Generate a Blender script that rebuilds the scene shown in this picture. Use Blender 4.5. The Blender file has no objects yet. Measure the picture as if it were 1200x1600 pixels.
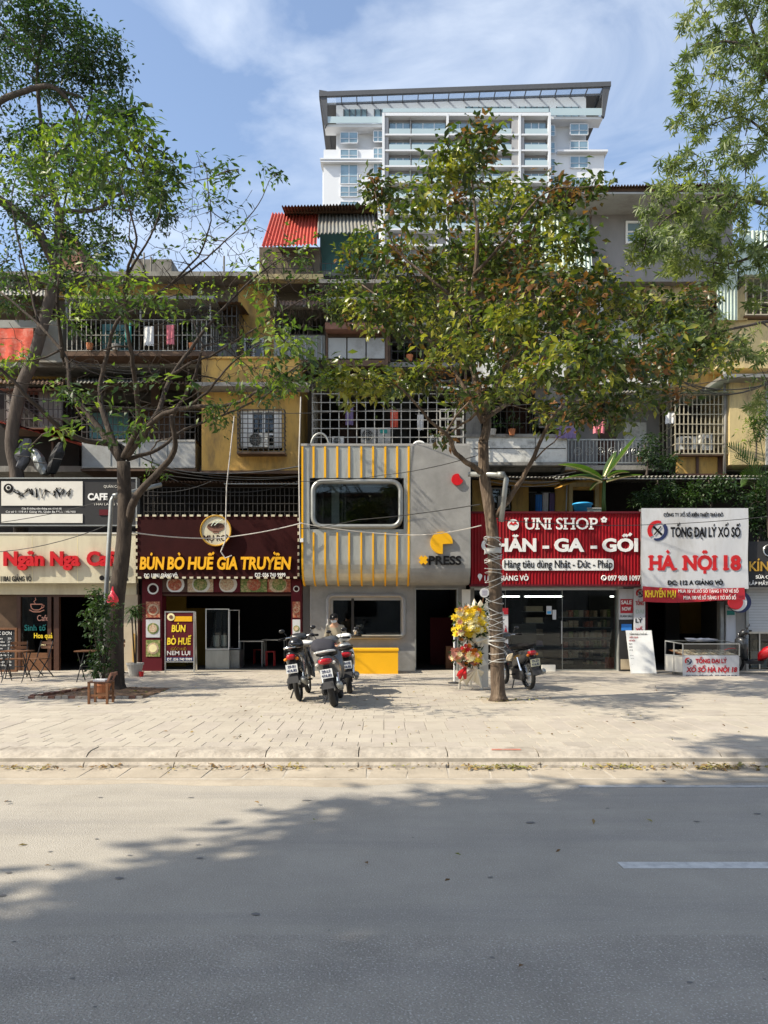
import bpy, math, random
import numpy as np
from mathutils import Vector, Matrix
random.seed(7); rng = np.random.default_rng(7)
SC = bpy.context.scene; COL = SC.collection
# ---------------------------------------------------------------- camera, sky, sun, exposure
CAMZ = 1.7; F = 1200.0; HOR = 955.0
cam = bpy.data.objects.new('camera', bpy.data.cameras.new('camera')); COL.objects.link(cam)
cam.location = (0, 0, CAMZ); cam.rotation_euler = (math.pi/2, 0, 0)
cam.data.sensor_width = 36; cam.data.lens = 36*F/1600; cam.data.shift_y = (HOR-800)/1600
cam.data.clip_start = .05; cam.data.clip_end = 3000
SC.camera = cam
SUN_D = Vector((1.0, 0.36, -1.0)).normalized()          # the way the light travels
EL = math.asin(-SUN_D.z)
world = bpy.data.worlds.new('World'); SC.world = world; world.use_nodes = True
nt = world.node_tree; N = nt.nodes; Lk = nt.links
bg = N['Background']; sky = N.new('ShaderNodeTexSky'); sky.sky_type = 'NISHITA'; sky.sun_disc = False
sky.sun_elevation = EL
sky.sun_rotation = math.atan2(-SUN_D.x, -SUN_D.y)       # towards the sun
sky.air_density = 1.0; sky.dust_density = 1.3; sky.ozone_density = 1.2
tc = N.new('ShaderNodeTexCoord'); mp = N.new('ShaderNodeMapping'); mp.inputs['Scale'].default_value = (2.2, 2.2, 5.5)
mp.inputs['Rotation'].default_value = (0, .35, .4)
nz = N.new('ShaderNodeTexNoise'); nz.inputs['Scale'].default_value = 1.5; nz.inputs['Detail'].default_value = 7; nz.inputs['Roughness'].default_value = .55
nz.inputs['Distortion'].default_value = .6
cr = N.new('ShaderNodeValToRGB'); cr.color_ramp.elements[0].position = .40; cr.color_ramp.elements[0].color = (.03,.03,.03,1)
cr.color_ramp.elements[1].position = .85; cr.color_ramp.elements[1].color = (.75, .75, .75, 1)
mx = N.new('ShaderNodeMixRGB'); mx.inputs[2].default_value = (5.6, 5.9, 6.2, 1)
Lk.new(tc.outputs['Generated'], mp.inputs[0]); Lk.new(mp.outputs[0], nz.inputs['Vector']); Lk.new(nz.outputs['Fac'], cr.inputs[0])
Lk.new(cr.outputs[0], mx.inputs[0]); Lk.new(sky.outputs[0], mx.inputs[1]); Lk.new(mx.outputs[0], bg.inputs[0])
bg.inputs[1].default_value = .132
sl = bpy.data.lights.new('sun', 'SUN'); sl.energy = 4.05; sl.angle = math.radians(.55); sl.color = (1, .905, .74)
sun = bpy.data.objects.new('sun', sl); COL.objects.link(sun); sun.location = (-30, -20, 40)
sun.rotation_euler = SUN_D.to_track_quat('-Z', 'Y').to_euler()
SC.view_settings.view_transform = 'Standard'; SC.view_settings.look = 'None'
SC.view_settings.exposure = .9; SC.view_settings.gamma = 1; SC.view_settings.use_curve_mapping = False
SC.render.engine = 'CYCLES'
SC.cycles.max_bounces = 7; SC.cycles.transparent_max_bounces = 12; SC.cycles.diffuse_bounces = 3
SC.cycles.caustics_reflective = False; SC.cycles.caustics_refractive = False; SC.cycles.use_denoising = True
SC.cycles.sample_clamp_indirect = 6

# ---------------------------------------------------------------- materials
def lin(h):
    if not isinstance(h, str): return tuple(h)[:3]
    c = [int(h[i:i+2], 16)/255 for i in (0, 2, 4)]
    return tuple(x/12.92 if x <= .04045 else ((x+.055)/1.055)**2.4 for x in c)
MATS = {}
def mul(c, k): return tuple(min(1, x*k) for x in c)
def M(name, col='808080', rough=.7, metal=0, var=.12, scale=2.5, bump=0, bscale=30, dirt=None, damt=.5, dscale=1.2, dstretch=None,
      stretch=(1, 1, 1), spec=.4, emit=None, est=0, speck=None, speckscale=200, speckamt=.5, coat=0):
    m = bpy.data.materials.new(name); MATS[name] = m; m.use_nodes = True; t = m.node_tree; n = t.nodes; l = t.links
    p = n['Principled BSDF']; c = lin(col)
    p.inputs['Roughness'].default_value = rough; p.inputs['Metallic'].default_value = metal
    p.inputs['Specular IOR Level'].default_value = spec; p.inputs['Coat Weight'].default_value = coat
    g = n.new('ShaderNodeNewGeometry'); mp = n.new('ShaderNodeMapping'); mp.inputs['Scale'].default_value = stretch
    l.new(g.outputs['Position'], mp.inputs[0])
    a = n.new('ShaderNodeTexNoise'); a.inputs['Scale'].default_value = scale; a.inputs['Detail'].default_value = 5; a.inputs['Roughness'].default_value = .65
    l.new(mp.outputs[0], a.inputs['Vector'])
    mr = n.new('ShaderNodeMapRange'); mr.inputs[1].default_value = .3; mr.inputs[2].default_value = .7
    l.new(a.outputs['Fac'], mr.inputs[0])
    x = n.new('ShaderNodeMixRGB'); x.inputs[1].default_value = (*mul(c, 1-var), 1); x.inputs[2].default_value = (*mul(c, 1+var), 1)
    l.new(mr.outputs[0], x.inputs[0]); out = x.outputs[0]
    if dirt:
        b = n.new('ShaderNodeTexNoise'); b.inputs['Scale'].default_value = dscale; b.inputs['Detail'].default_value = 8; b.inputs['Roughness'].default_value = .7
        if dstretch:
            m3 = n.new('ShaderNodeMapping'); m3.inputs['Scale'].default_value = dstretch; l.new(g.outputs['Position'], m3.inputs[0]); l.new(m3.outputs[0], b.inputs['Vector'])
        else: l.new(mp.outputs[0], b.inputs['Vector'])
        r = n.new('ShaderNodeMapRange'); r.inputs[1].default_value = .48; r.inputs[2].default_value = .68; r.inputs[4].default_value = damt
        l.new(b.outputs['Fac'], r.inputs[0])
        y = n.new('ShaderNodeMixRGB'); y.inputs[2].default_value = (*lin(dirt), 1); l.new(r.outputs[0], y.inputs[0]); l.new(out, y.inputs[1]); out = y.outputs[0]
    if speck:
        b = n.new('ShaderNodeTexNoise'); b.inputs['Scale'].default_value = speckscale; b.inputs['Detail'].default_value = 2
        l.new(g.outputs['Position'], b.inputs['Vector'])
        r = n.new('ShaderNodeMapRange'); r.inputs[1].default_value = .56; r.inputs[2].default_value = .72; r.inputs[4].default_value = speckamt
        l.new(b.outputs['Fac'], r.inputs[0])
        y = n.new('ShaderNodeMixRGB'); y.inputs[2].default_value = (*lin(speck), 1); l.new(r.outputs[0], y.inputs[0]); l.new(out, y.inputs[1]); out = y.outputs[0]
    l.new(out, p.inputs['Base Color'])
    if bump:
        b = n.new('ShaderNodeTexNoise'); b.inputs['Scale'].default_value = bscale; b.inputs['Detail'].default_value = 4
        l.new(mp.outputs[0], b.inputs['Vector'])
        k = n.new('ShaderNodeBump'); k.inputs['Strength'].default_value = bump; k.inputs['Distance'].default_value = .02
        l.new(b.outputs['Fac'], k.inputs['Height']); l.new(k.outputs[0], p.inputs['Normal'])
    if emit:
        p.inputs['Emission Color'].default_value = (*lin(emit), 1); p.inputs['Emission Strength'].default_value = est
    return m
def leafmat(name, cols, trans=.35, rough=.45):
    m = bpy.data.materials.new(name); MATS[name] = m; m.use_nodes = True; t = m.node_tree; n = t.nodes; l = t.links
    p = n['Principled BSDF']; p.inputs['Roughness'].default_value = rough; p.inputs['Specular IOR Level'].default_value = .45
    g = n.new('ShaderNodeNewGeometry'); a = n.new('ShaderNodeTexNoise'); a.inputs['Scale'].default_value = 1.1; a.inputs['Detail'].default_value = 3
    l.new(g.outputs['Position'], a.inputs['Vector'])
    mr = n.new('ShaderNodeMapRange'); mr.inputs[1].default_value = .3; mr.inputs[2].default_value = .7; mr.inputs[1].default_value = .36; mr.inputs[2].default_value = .64; mr.inputs[3].default_value = -.48; mr.inputs[4].default_value = .48
    l.new(a.outputs['Fac'], mr.inputs[0])
    ad = n.new('ShaderNodeMath'); ad.operation = 'ADD'; hf = n.new('ShaderNodeMapRange'); hf.inputs[3].default_value = .2; hf.inputs[4].default_value = .8; l.new(g.outputs['Random Per Island'], hf.inputs[0]); l.new(hf.outputs[0], ad.inputs[0]); l.new(mr.outputs[0], ad.inputs[1])
    r = n.new('ShaderNodeValToRGB'); e = r.color_ramp.elements
    while len(e) < len(cols): e.new(.5)
    for i, c in enumerate(cols):
        e[i].position = i/(len(cols)-1) if i else 0.0
    for i, c in enumerate(cols): e[i].color = (*lin(c), 1)
    l.new(ad.outputs[0], r.inputs[0]); l.new(r.outputs[0], p.inputs['Base Color'])
    tr = n.new('ShaderNodeBsdfTranslucent'); br = n.new('ShaderNodeMixRGB'); br.blend_type = 'MULTIPLY'; br.inputs[0].default_value = 1; br.inputs[2].default_value = (1.7, 1.9, .7, 1)
    l.new(r.outputs[0], br.inputs[1]); l.new(br.outputs[0], tr.inputs['Color'])
    ms = n.new('ShaderNodeMixShader'); ms.inputs[0].default_value = trans
    l.new(p.outputs[0], ms.inputs[1]); l.new(tr.outputs[0], ms.inputs[2]); l.new(ms.outputs[0], n['Material Output'].inputs[0])
    return m
def glassmat(name, tint=(.75, .8, .8), refl=.10, rough=.02):
    m = bpy.data.materials.new(name); MATS[name] = m; m.use_nodes = True; t = m.node_tree; n = t.nodes; l = t.links
    n.remove(n['Principled BSDF'])
    tr = n.new('ShaderNodeBsdfTransparent'); tr.inputs[0].default_value = (*tint, 1)
    gl = n.new('ShaderNodeBsdfGlossy'); gl.inputs['Roughness'].default_value = rough
    lw = n.new('ShaderNodeLayerWeight'); lw.inputs[0].default_value = refl*2
    mr = n.new('ShaderNodeMapRange'); mr.inputs[3].default_value = refl; mr.inputs[4].default_value = .8
    l.new(lw.outputs['Fresnel'], mr.inputs[0])
    ms = n.new('ShaderNodeMixShader'); l.new(mr.outputs[0], ms.inputs[0]); l.new(tr.outputs[0], ms.inputs[1]); l.new(gl.outputs[0], ms.inputs[2])
    l.new(ms.outputs[0], n['Material Output'].inputs[0])
    return m

# ---------------------------------------------------------------- mesh helpers
def X(px, Y): return (px-600)*Y/F
def Z(py, Y): return CAMZ-(py-HOR)*Y/F
def P(px, py, Y): return Vector((X(px, Y), Y, Z(py, Y)))
SWZ = .15                                              # top of the pavement
def YG(py, z=SWZ): return (CAMZ-z)*F/(py-HOR)          # depth of a ground point
LOC = {}
class MB:
    def __init__(s): s.v = []; s.f = []; s.m = []; s.cm = 0
    def add(s, vs, fs):
        b = len(s.v); s.v.extend([tuple(v) for v in vs]); s.f.extend([tuple(b+i for i in f) for f in fs]); s.m.extend([s.cm]*len(fs)); return s
    def box(s, x0, x1, y0, y1, z0, z1):
        return s.add([(x0,y0,z0),(x1,y0,z0),(x1,y1,z0),(x0,y1,z0),(x0,y0,z1),(x1,y0,z1),(x1,y1,z1),(x0,y1,z1)],
              [(0,3,2,1),(4,5,6,7),(0,1,5,4),(1,2,6,5),(2,3,7,6),(3,0,4,7)])
    def px(s, a, b, c, d, Yf, Yb): return s.box(X(a, Yf), X(c, Yf), min(Yf, Yb), max(Yf, Yb), Z(d, Yf), Z(b, Yf))
    def quad(s, a, b, c, d): return s.add([a, b, c, d], [(0, 1, 2, 3)])
    def bar(s, p0, p1, w, h=None):
        h = h or w; p0 = Vector(p0); p1 = Vector(p1); d = (p1-p0).normalized()
        u = d.cross(Vector((0, 0, 1)));
        if u.length < 1e-3: u = Vector((1, 0, 0))
        u.normalize(); n = u.cross(d)
        vs = [p+u*a*w/2+n*b*h/2 for p in (p0, p1) for a, b in ((-1,-1),(1,-1),(1,1),(-1,1))]
        return s.add(vs, [(0,1,2,3),(7,6,5,4),(0,4,5,1),(1,5,6,2),(2,6,7,3),(3,7,4,0)])
    def tube(s, pts, r, n=6, cap=True):
        pts = [Vector(p) for p in pts]; k = len(pts)
        rs = list(r) if hasattr(r, '__len__') else [r]*k
        ref = None; vs = []
        for i, p in enumerate(pts):
            d = (pts[min(i+1, k-1)]-pts[max(i-1, 0)])
            d = d.normalized() if d.length > 1e-9 else Vector((0, 0, 1))
            if ref is None:
                ref = Vector((1, 0, 0)) if abs(d.x) < .9 else Vector((0, 1, 0))
            u = (ref-d*ref.dot(d)).normalized(); ref = u; w = d.cross(u)
            for j in range(n):
                a = 2*math.pi*j/n; vs.append(p+(u*math.cos(a)+w*math.sin(a))*rs[i])
        fs = [(i*n+j, i*n+(j+1) % n, (i+1)*n+(j+1) % n, (i+1)*n+j) for i in range(k-1) for j in range(n)]
        if cap: fs += [tuple(range(n))[::-1], tuple((k-1)*n+j for j in range(n))]
        return s.add(vs, fs)
    def lathe(s, c, prof, n=16, axis='z'):
        vs = []
        for r, h in prof:
            for j in range(n):
                a = 2*math.pi*j/n
                q = (r*math.cos(a), r*math.sin(a), h)
                if axis == 'y': q = (q[0], q[2], q[1])
                if axis == 'x': q = (q[2], q[0], q[1])
                vs.append((c[0]+q[0], c[1]+q[1], c[2]+q[2]))
        k = len(prof)
        fs = [(i*n+j, i*n+(j+1) % n, (i+1)*n+(j+1) % n, (i+1)*n+j) for i in range(k-1) for j in range(n)]
        fs += [tuple(range(n))[::-1], tuple((k-1)*n+j for j in range(n))]
        return s.add(vs, fs)
    def prism(s, poly, y0, y1):                        # poly of (x, z)
        n = len(poly); vs = [(x, y0, z) for x, z in poly]+[(x, y1, z) for x, z in poly]
        return s.add(vs, [tuple(range(n)), tuple(range(2*n-1, n-1, -1))]+[(i, (i+1) % n+n*0, (i+1) % n+n, i+n)[::-1] for i in range(n)])
    def ball(s, c, r, n=10, k=6, sc=(1, 1, 1)):
        prof = [(max(1e-4, r*math.sin(math.pi*i/k)), -r*math.cos(math.pi*i/k)) for i in range(k+1)]
        b = len(s.v); s.lathe((0, 0, 0), prof, n)
        for i in range(b, len(s.v)):
            v = s.v[i]; s.v[i] = (c[0]+v[0]*sc[0], c[1]+v[1]*sc[1], c[2]+v[2]*sc[2])
        return s
    def loft(s, secs, n=12, e=2.6):                    # secs: (y, x, z, halfw, halfh)
        vs = []
        for y, x, z, w, h in secs:
            for j in range(n):
                a = 2*math.pi*j/n; ca, sa = math.cos(a), math.sin(a)
                vs.append((x+w*math.copysign(abs(ca)**(2/e), ca), y, z+h*math.copysign(abs(sa)**(2/e), sa)))
        k = len(secs)
        return s.add(vs, [(i*n+j, i*n+(j+1) % n, (i+1)*n+(j+1) % n, (i+1)*n+j) for i in range(k-1) for j in range(n)]+[tuple(range(n))[::-1], tuple((k-1)*n+j for j in range(n))])
    def sheet(s, p00, p10, p01, p11, ribs, amp, nrm, seg=6, vseg=1):   # corrugated; ribs run from p0* to p1* in the second index
        p00, p10, p01, p11, nrm = [Vector(p) for p in (p00, p10, p01, p11, nrm)]
        nu = ribs*seg; vs = []
        for j in range(vseg+1):
            for i in range(nu+1):
                u = i/nu; v = j/vseg
                p = p00.lerp(p10, u).lerp(p01.lerp(p11, u), v)+nrm*amp*math.sin(2*math.pi*i/seg)
                vs.append(p)
        w = nu+1
        return s.add(vs, [(j*w+i, j*w+i+1, (j+1)*w+i+1, (j+1)*w+i) for j in range(vseg) for i in range(nu)])
    def build(s, name, mats, parent=None, smooth=False, stuff=False):
        me = bpy.data.meshes.new(name); off = LOC.get(parent.name, Vector()) if parent else Vector()
        vs = [(v[0]-off[0], v[1]-off[1], v[2]-off[2]) for v in s.v] if off.length else s.v
        me.from_pydata(vs, [], s.f)
        if not isinstance(mats, (list, tuple)): mats = [mats]
        for m in mats: me.materials.append(MATS[m] if isinstance(m, str) else m)
        if len(mats) > 1: me.polygons.foreach_set('material_index', s.m)
        if smooth: me.polygons.foreach_set('use_smooth', [True]*len(me.polygons))
        return link(name, me, parent, stuff)
def link(name, me, parent=None, stuff=False):
    o = bpy.data.objects.new(name, me); COL.objects.link(o)
    if parent: o.parent = parent; LOC[o.name] = LOC.get(parent.name, Vector())
    if stuff: o['kind'] = 'stuff'
    return o
def tag(o, label, cat, group=None):
    o['label'] = label; o['category'] = cat
    if group: o['group'] = group
    return o
def thing(name, label, cat, loc=(0, 0, 0), group=None):
    o = bpy.data.objects.new(name, None); COL.objects.link(o); o.location = loc; o.empty_display_size = .1
    LOC[o.name] = Vector(loc); return tag(o, label, cat, group)
def struct(o): o['kind'] = 'structure'; return o
def copy_tree(o, parent=None):
    c = o.copy(); COL.objects.link(c)
    if parent: c.parent = parent
    LOC[c.name] = LOC.get(o.name, Vector())
    for ch in list(o.children): copy_tree(ch, c)
    return c
def part(name, mat, parent, *boxes, stuff=False):      # boxes (px0, py0, px1, py1, Yfront, Yback)
    out = [MB().px(*q).build(name, mat, parent, stuff=stuff) for q in boxes]
    return out[0]
def hb(name, mat, parent, *boxes):                     # boxes in metres
    b = MB()
    for q in boxes: b.box(*q)
    return b.build(name, mat, parent)
def pxr(cx, cy, rw, n=24, a0=0, a1=360):
    return [(cx+rw*math.cos(math.radians(a0+(a1-a0)*i/n)), cy+rw*math.sin(math.radians(a0+(a1-a0)*i/n))) for i in range(n+(a1-a0 < 360))]
def pxpoly(mb, pts, Y, th):                            # pts in pixels at depth Y
    q = [(X(a, Y), Z(b, Y)) for a, b in pts]
    ar = sum(q[i][0]*q[(i+1) % len(q)][1]-q[(i+1) % len(q)][0]*q[i][1] for i in range(len(q)))
    if ar < 0: q = q[::-1]
    return mb.prism(q, Y, Y+th)
def frame_px(mb, a, b, c, d, w, Yf, Yb):               # frame of bar width w pixels
    mb.px(a, b, a+w, d, Yf, Yb); mb.px(c-w, b, c, d, Yf, Yb); mb.px(a+w, b, c-w, b+w, Yf, Yb); mb.px(a+w, d-w, c-w, d, Yf, Yb); return mb
def rrect(cx, cz, w, h, r, n=6):
    out = []
    for qx, qz, a0 in ((1, 1, 0), (-1, 1, 90), (-1, -1, 180), (1, -1, 270)):
        for i in range(n+1):
            a = math.radians(a0+90*i/n); out.append((cx+qx*(w/2-r)+r*math.cos(a), cz+qz*(h/2-r)+r*math.sin(a)))
    return out
# lettering
def glyph_mesh(s, shear=0, bold=0.0, spacing=1.0):
    cu = bpy.data.curves.new('lettering', 'FONT'); cu.body = s; cu.size = 1; cu.extrude = .5; cu.offset = bold; cu.shear = shear
    cu.space_character = spacing; cu.resolution_u = 3
    o = bpy.data.objects.new('lettering', cu); COL.objects.link(o)
    dg = bpy.context.evaluated_depsgraph_get(); me = bpy.data.meshes.new_from_object(o.evaluated_get(dg))
    bpy.data.objects.remove(o); bpy.data.curves.remove(cu)
    n = len(me.vertices); co = np.empty(n*3); me.vertices.foreach_get('co', co)
    fs = [tuple(p.vertices) for p in me.polygons]; bpy.data.meshes.remove(me)
    return co.reshape(-1, 3), fs
CAPH = None
SERIF = {'H': ('b.12', 'b.88', 't.12', 't.88'), 'A': ('b.08', 'b.92'), 'N': ('b.1', 't.1', 't.9'), 'I': ('b.5', 't.5'), '1': ('b.62',), 'U': ('t.1', 't.9'), 'P': ('b.14', 't.14')}
def _acc(marks, x0, x1, z1, cap, t, lower):
    """strokes of the Vietnamese marks of one letter, as rectangles (p, q, thickness) in glyph units"""
    cx = (x0+x1)/2; y = z1+.05+t*.3; out = []; dx = 0
    if '\u0302' in marks: out += [((cx-.12, y), (cx, y+.11)), ((cx, y+.11), (cx+.12, y))]; dx = .20; yy = y+.05
    elif '\u0306' in marks: out += [((cx-.11, y+.10), (cx-.06, y+.02)), ((cx-.07, y+.02), (cx+.07, y+.02)), ((cx+.06, y+.02), (cx+.11, y+.10))]; dx = 0; yy = y+.13
    else: yy = y
    if '\u0301' in marks: out.append(((cx+dx-.02, yy), (cx+dx+.09, yy+.13)))
    if '\u0300' in marks: out.append(((cx-dx+.02, yy), (cx-dx-.09, yy+.13)) if dx else ((cx+.04, yy), (cx-.08, yy+.13)))
    if '\u0309' in marks: out += [((cx+dx-.04, yy+.14), (cx+dx+.04, yy+.14)), ((cx+dx+.04, yy+.14), (cx+dx+.03, yy+.07)), ((cx+dx+.03, yy+.08), (cx+dx, yy+.02))]
    if '\u0303' in marks: out += [((cx-.12, yy+.04), (cx-.05, yy+.09)), ((cx-.05, yy+.09), (cx+.05, yy+.03)), ((cx+.05, yy+.03), (cx+.12, yy+.08))]
    if '\u0323' in marks: out.append(((cx-t*.55, -.13), (cx+t*.55, -.13)))
    if '\u031b' in marks: out += [((x1-.06, z1-.03), (x1+.05, z1+.02)), ((x1+.05, z1+.0), (x1+.06, z1+.08))]
    if 'bar' in marks: yb = cap*.5 if not lower else cap*.86; out.append(((x0-.07, yb), (x0+.20, yb)) if not lower else ((x1-.22, yb), (x1+.06, yb)))
    return out
def text(s, x0, x1, ytop, ybase, Y, mat, parent, th=.006, bold=.0, shear=0, spacing=1.0, split=False, serif=None, name='lettering'):
    """letters between pixel columns x0..x1, capital tops at ytop, baseline at ybase, front face at depth Y"""
    import unicodedata
    global CAPH
    if CAPH is None:
        c, _ = glyph_mesh('H'); CAPH = c[:, 1].max()
    bold *= .8; base = []; marks = []
    for ch in s:
        if ch in '\u0110\u0111': base.append('D' if ch == '\u0110' else 'd'); marks.append(['bar']); continue
        d = unicodedata.normalize('NFD', ch); base.append(d[0]); marks.append(list(d[1:]))
    bs = ''.join(base); co, fs = glyph_mesh(bs, shear, bold, spacing)
    par = list(range(len(co)))
    def find(a):
        while par[a] != a: par[a] = par[par[a]]; a = par[a]
        return a
    for f in fs:
        r = find(f[0])
        for v in f[1:]: par[find(v)] = r
    isl = {}
    for i in range(len(co)): isl.setdefault(find(i), []).append(i)
    gs = []
    for vs in sorted(isl.values(), key=lambda q: -len(q)):
        a, b_ = co[vs, 0].min(), co[vs, 0].max(); hit = None
        for g in gs:
            if min(b_, g[1])-max(a, g[0]) > .5*min(b_-a, g[1]-g[0]): hit = g; break
        if hit: hit[0] = min(a, hit[0]); hit[1] = max(b_, hit[1]); hit[2] += vs
        else: gs.append([a, b_, list(vs)])
    gs.sort(key=lambda g: g[0])
    chars = [(c, m) for c, m in zip(base, marks) if c != ' ']; ok = len(gs) == len(chars); L = []
    for gi, g in enumerate(gs):
        ids = set(g[2]); mp = {v: i for i, v in enumerate(g[2])}; q = co[g[2]]; vl = [tuple(v) for v in q.tolist()]; fl = [tuple(mp[v] for v in f) for f in fs if f[0] in ids]
        if ok:
            c, m = chars[gi]; t = .075+bold*1.6; zt = q[:, 1].max(); extra = _acc(m, g[0], g[1], zt, CAPH, t, c == 'd') if m else []
            rects = [(p, r, t) for p, r in extra]
            if serif:
                for k in SERIF.get(c, ()):
                    xx = g[0]+(g[1]-g[0])*float(k[1:]); zz = .035 if k[0] == 'b' else CAPH-.035; rects.append(((xx-serif*CAPH, zz), (xx+serif*CAPH, zz), .085))
            for ri, ((px_, pz_), (qx, qz), t_) in enumerate(rects):
                d = Vector((qx-px_, qz-pz_)); n_ = Vector((-d.y, d.x)).normalized()*t_/2; k = len(vl); sh = lambda z: shear*z if (px_, pz_) else 0
                for h in (-.46+.01*ri, .46+.012*ri):
                    for a_, c_ in ((px_, pz_), (qx, qz)):
                        for sg in (-1, 1): vl.append((a_+n_.x*sg+0*sh(c_), c_+n_.y*sg, h))
                fl += [(k, k+1, k+3, k+2), (k+4, k+6, k+7, k+5), (k, k+4, k+5, k+1), (k+2, k+3, k+7, k+6), (k, k+2, k+6, k+4), (k+1, k+5, k+7, k+3)]
        L.append((vl, fl))
    allx = [v[0] for q in L for v in q[0]]; xm = min(allx); w = max(allx)-xm
    k = (Z(ytop, Y)-Z(ybase, Y))/(CAPH+2*max(bold, 0)); kx = (X(x1, Y)-X(x0, Y))/w
    if not split and not serif: L = [(sum((q[0] for q in L), []), None, L)]
    res = []
    for q in L:
        b = MB()
        for vl, fl in ([(q[0], q[1])] if q[1] is not None else q[2]):
            b.add([(X(x0, Y)+(v[0]-xm)*kx, Y+th/2-v[2]*th, Z(ybase, Y)+v[1]*k) for v in vl], fl)
        res.append(b.build('letter' if (split or serif) else name, mat, parent))
    return res
def skin(name, verts, edges, radii, mat, parent, subd=1):
    me = bpy.data.meshes.new(name); me.from_pydata(verts, edges, []); o = bpy.data.objects.new(name, me); COL.objects.link(o)
    o.modifiers.new('s', 'SKIN'); su = o.modifiers.new('u', 'SUBSURF'); su.levels = subd; su.render_levels = subd
    for i, r in enumerate(radii):
        sv = me.skin_vertices[0].data[i]; sv.radius = r if hasattr(r, '__len__') else (r, r); sv.use_root = (i == 0)
    dg = bpy.context.evaluated_depsgraph_get(); m2 = bpy.data.meshes.new_from_object(o.evaluated_get(dg)); bpy.data.objects.remove(o)
    m2.materials.clear(); m2.materials.append(MATS[mat]); m2.polygons.foreach_set('use_smooth', [True]*len(m2.polygons))
    return link(name, m2, parent)

# ---------------------------------------------------------------- trees
def nrm(a): return a/np.maximum(np.linalg.norm(a, axis=1, keepdims=True), 1e-9)
def leaves(pos, dirv, up, L, W):
    side = nrm(np.cross(dirv, up)); nn = nrm(np.cross(side, dirv)); L = L[:, None]; W = W[:, None]
    n = len(pos); v = np.empty((n, 5, 3))
    v[:, 0] = pos; v[:, 1] = pos+dirv*L*.45+side*W*.5+nn*W*.18; v[:, 2] = pos+dirv*L*.5-side*W*.5+nn*W*.18
    v[:, 3] = pos+dirv*L-nn*L*.12; v[:, 4] = pos+dirv*L*.5
    f = np.array([[0, 1, 4], [0, 4, 2], [4, 1, 3], [4, 3, 2]])
    fs = (np.arange(n)[:, None, None]*5+f[None]).reshape(-1, 3)
    return v.reshape(-1, 3), fs
def mesh_np(name, v, f, mat, parent, stuff=True):
    me = bpy.data.meshes.new(name); off = LOC.get(parent.name, Vector()) if parent else Vector()
    v = v-np.array(off); nv, nf = len(v), len(f)
    me.vertices.add(nv); me.vertices.foreach_set('co', v.astype(np.float32).ravel())
    me.loops.add(nf*3); me.loops.foreach_set('vertex_index', f.astype(np.int32).ravel())
    me.polygons.add(nf); me.polygons.foreach_set('loop_start', np.arange(0, nf*3, 3, dtype=np.int32))
    me.update(calc_edges=True); me.validate()
    me.materials.append(MATS[mat]); return link(name, me, parent, stuff)
def smooth_line(pts, k=4):
    pts = [np.array(p, float) for p in pts]
    if len(pts) < 3: return pts
    out = []
    q = [2*pts[0]-pts[1]]+pts+[2*pts[-1]-pts[-2]]
    for i in range(1, len(q)-2):
        for j in range(k):
            t = j/k; a, b, c, d = q[i-1], q[i], q[i+1], q[i+2]
            out.append(.5*((2*b)+(-a+c)*t+(2*a-5*b+4*c-d)*t*t+(-a+3*b-3*c+d)*t**3))
    out.append(pts[-1]); return out
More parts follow.
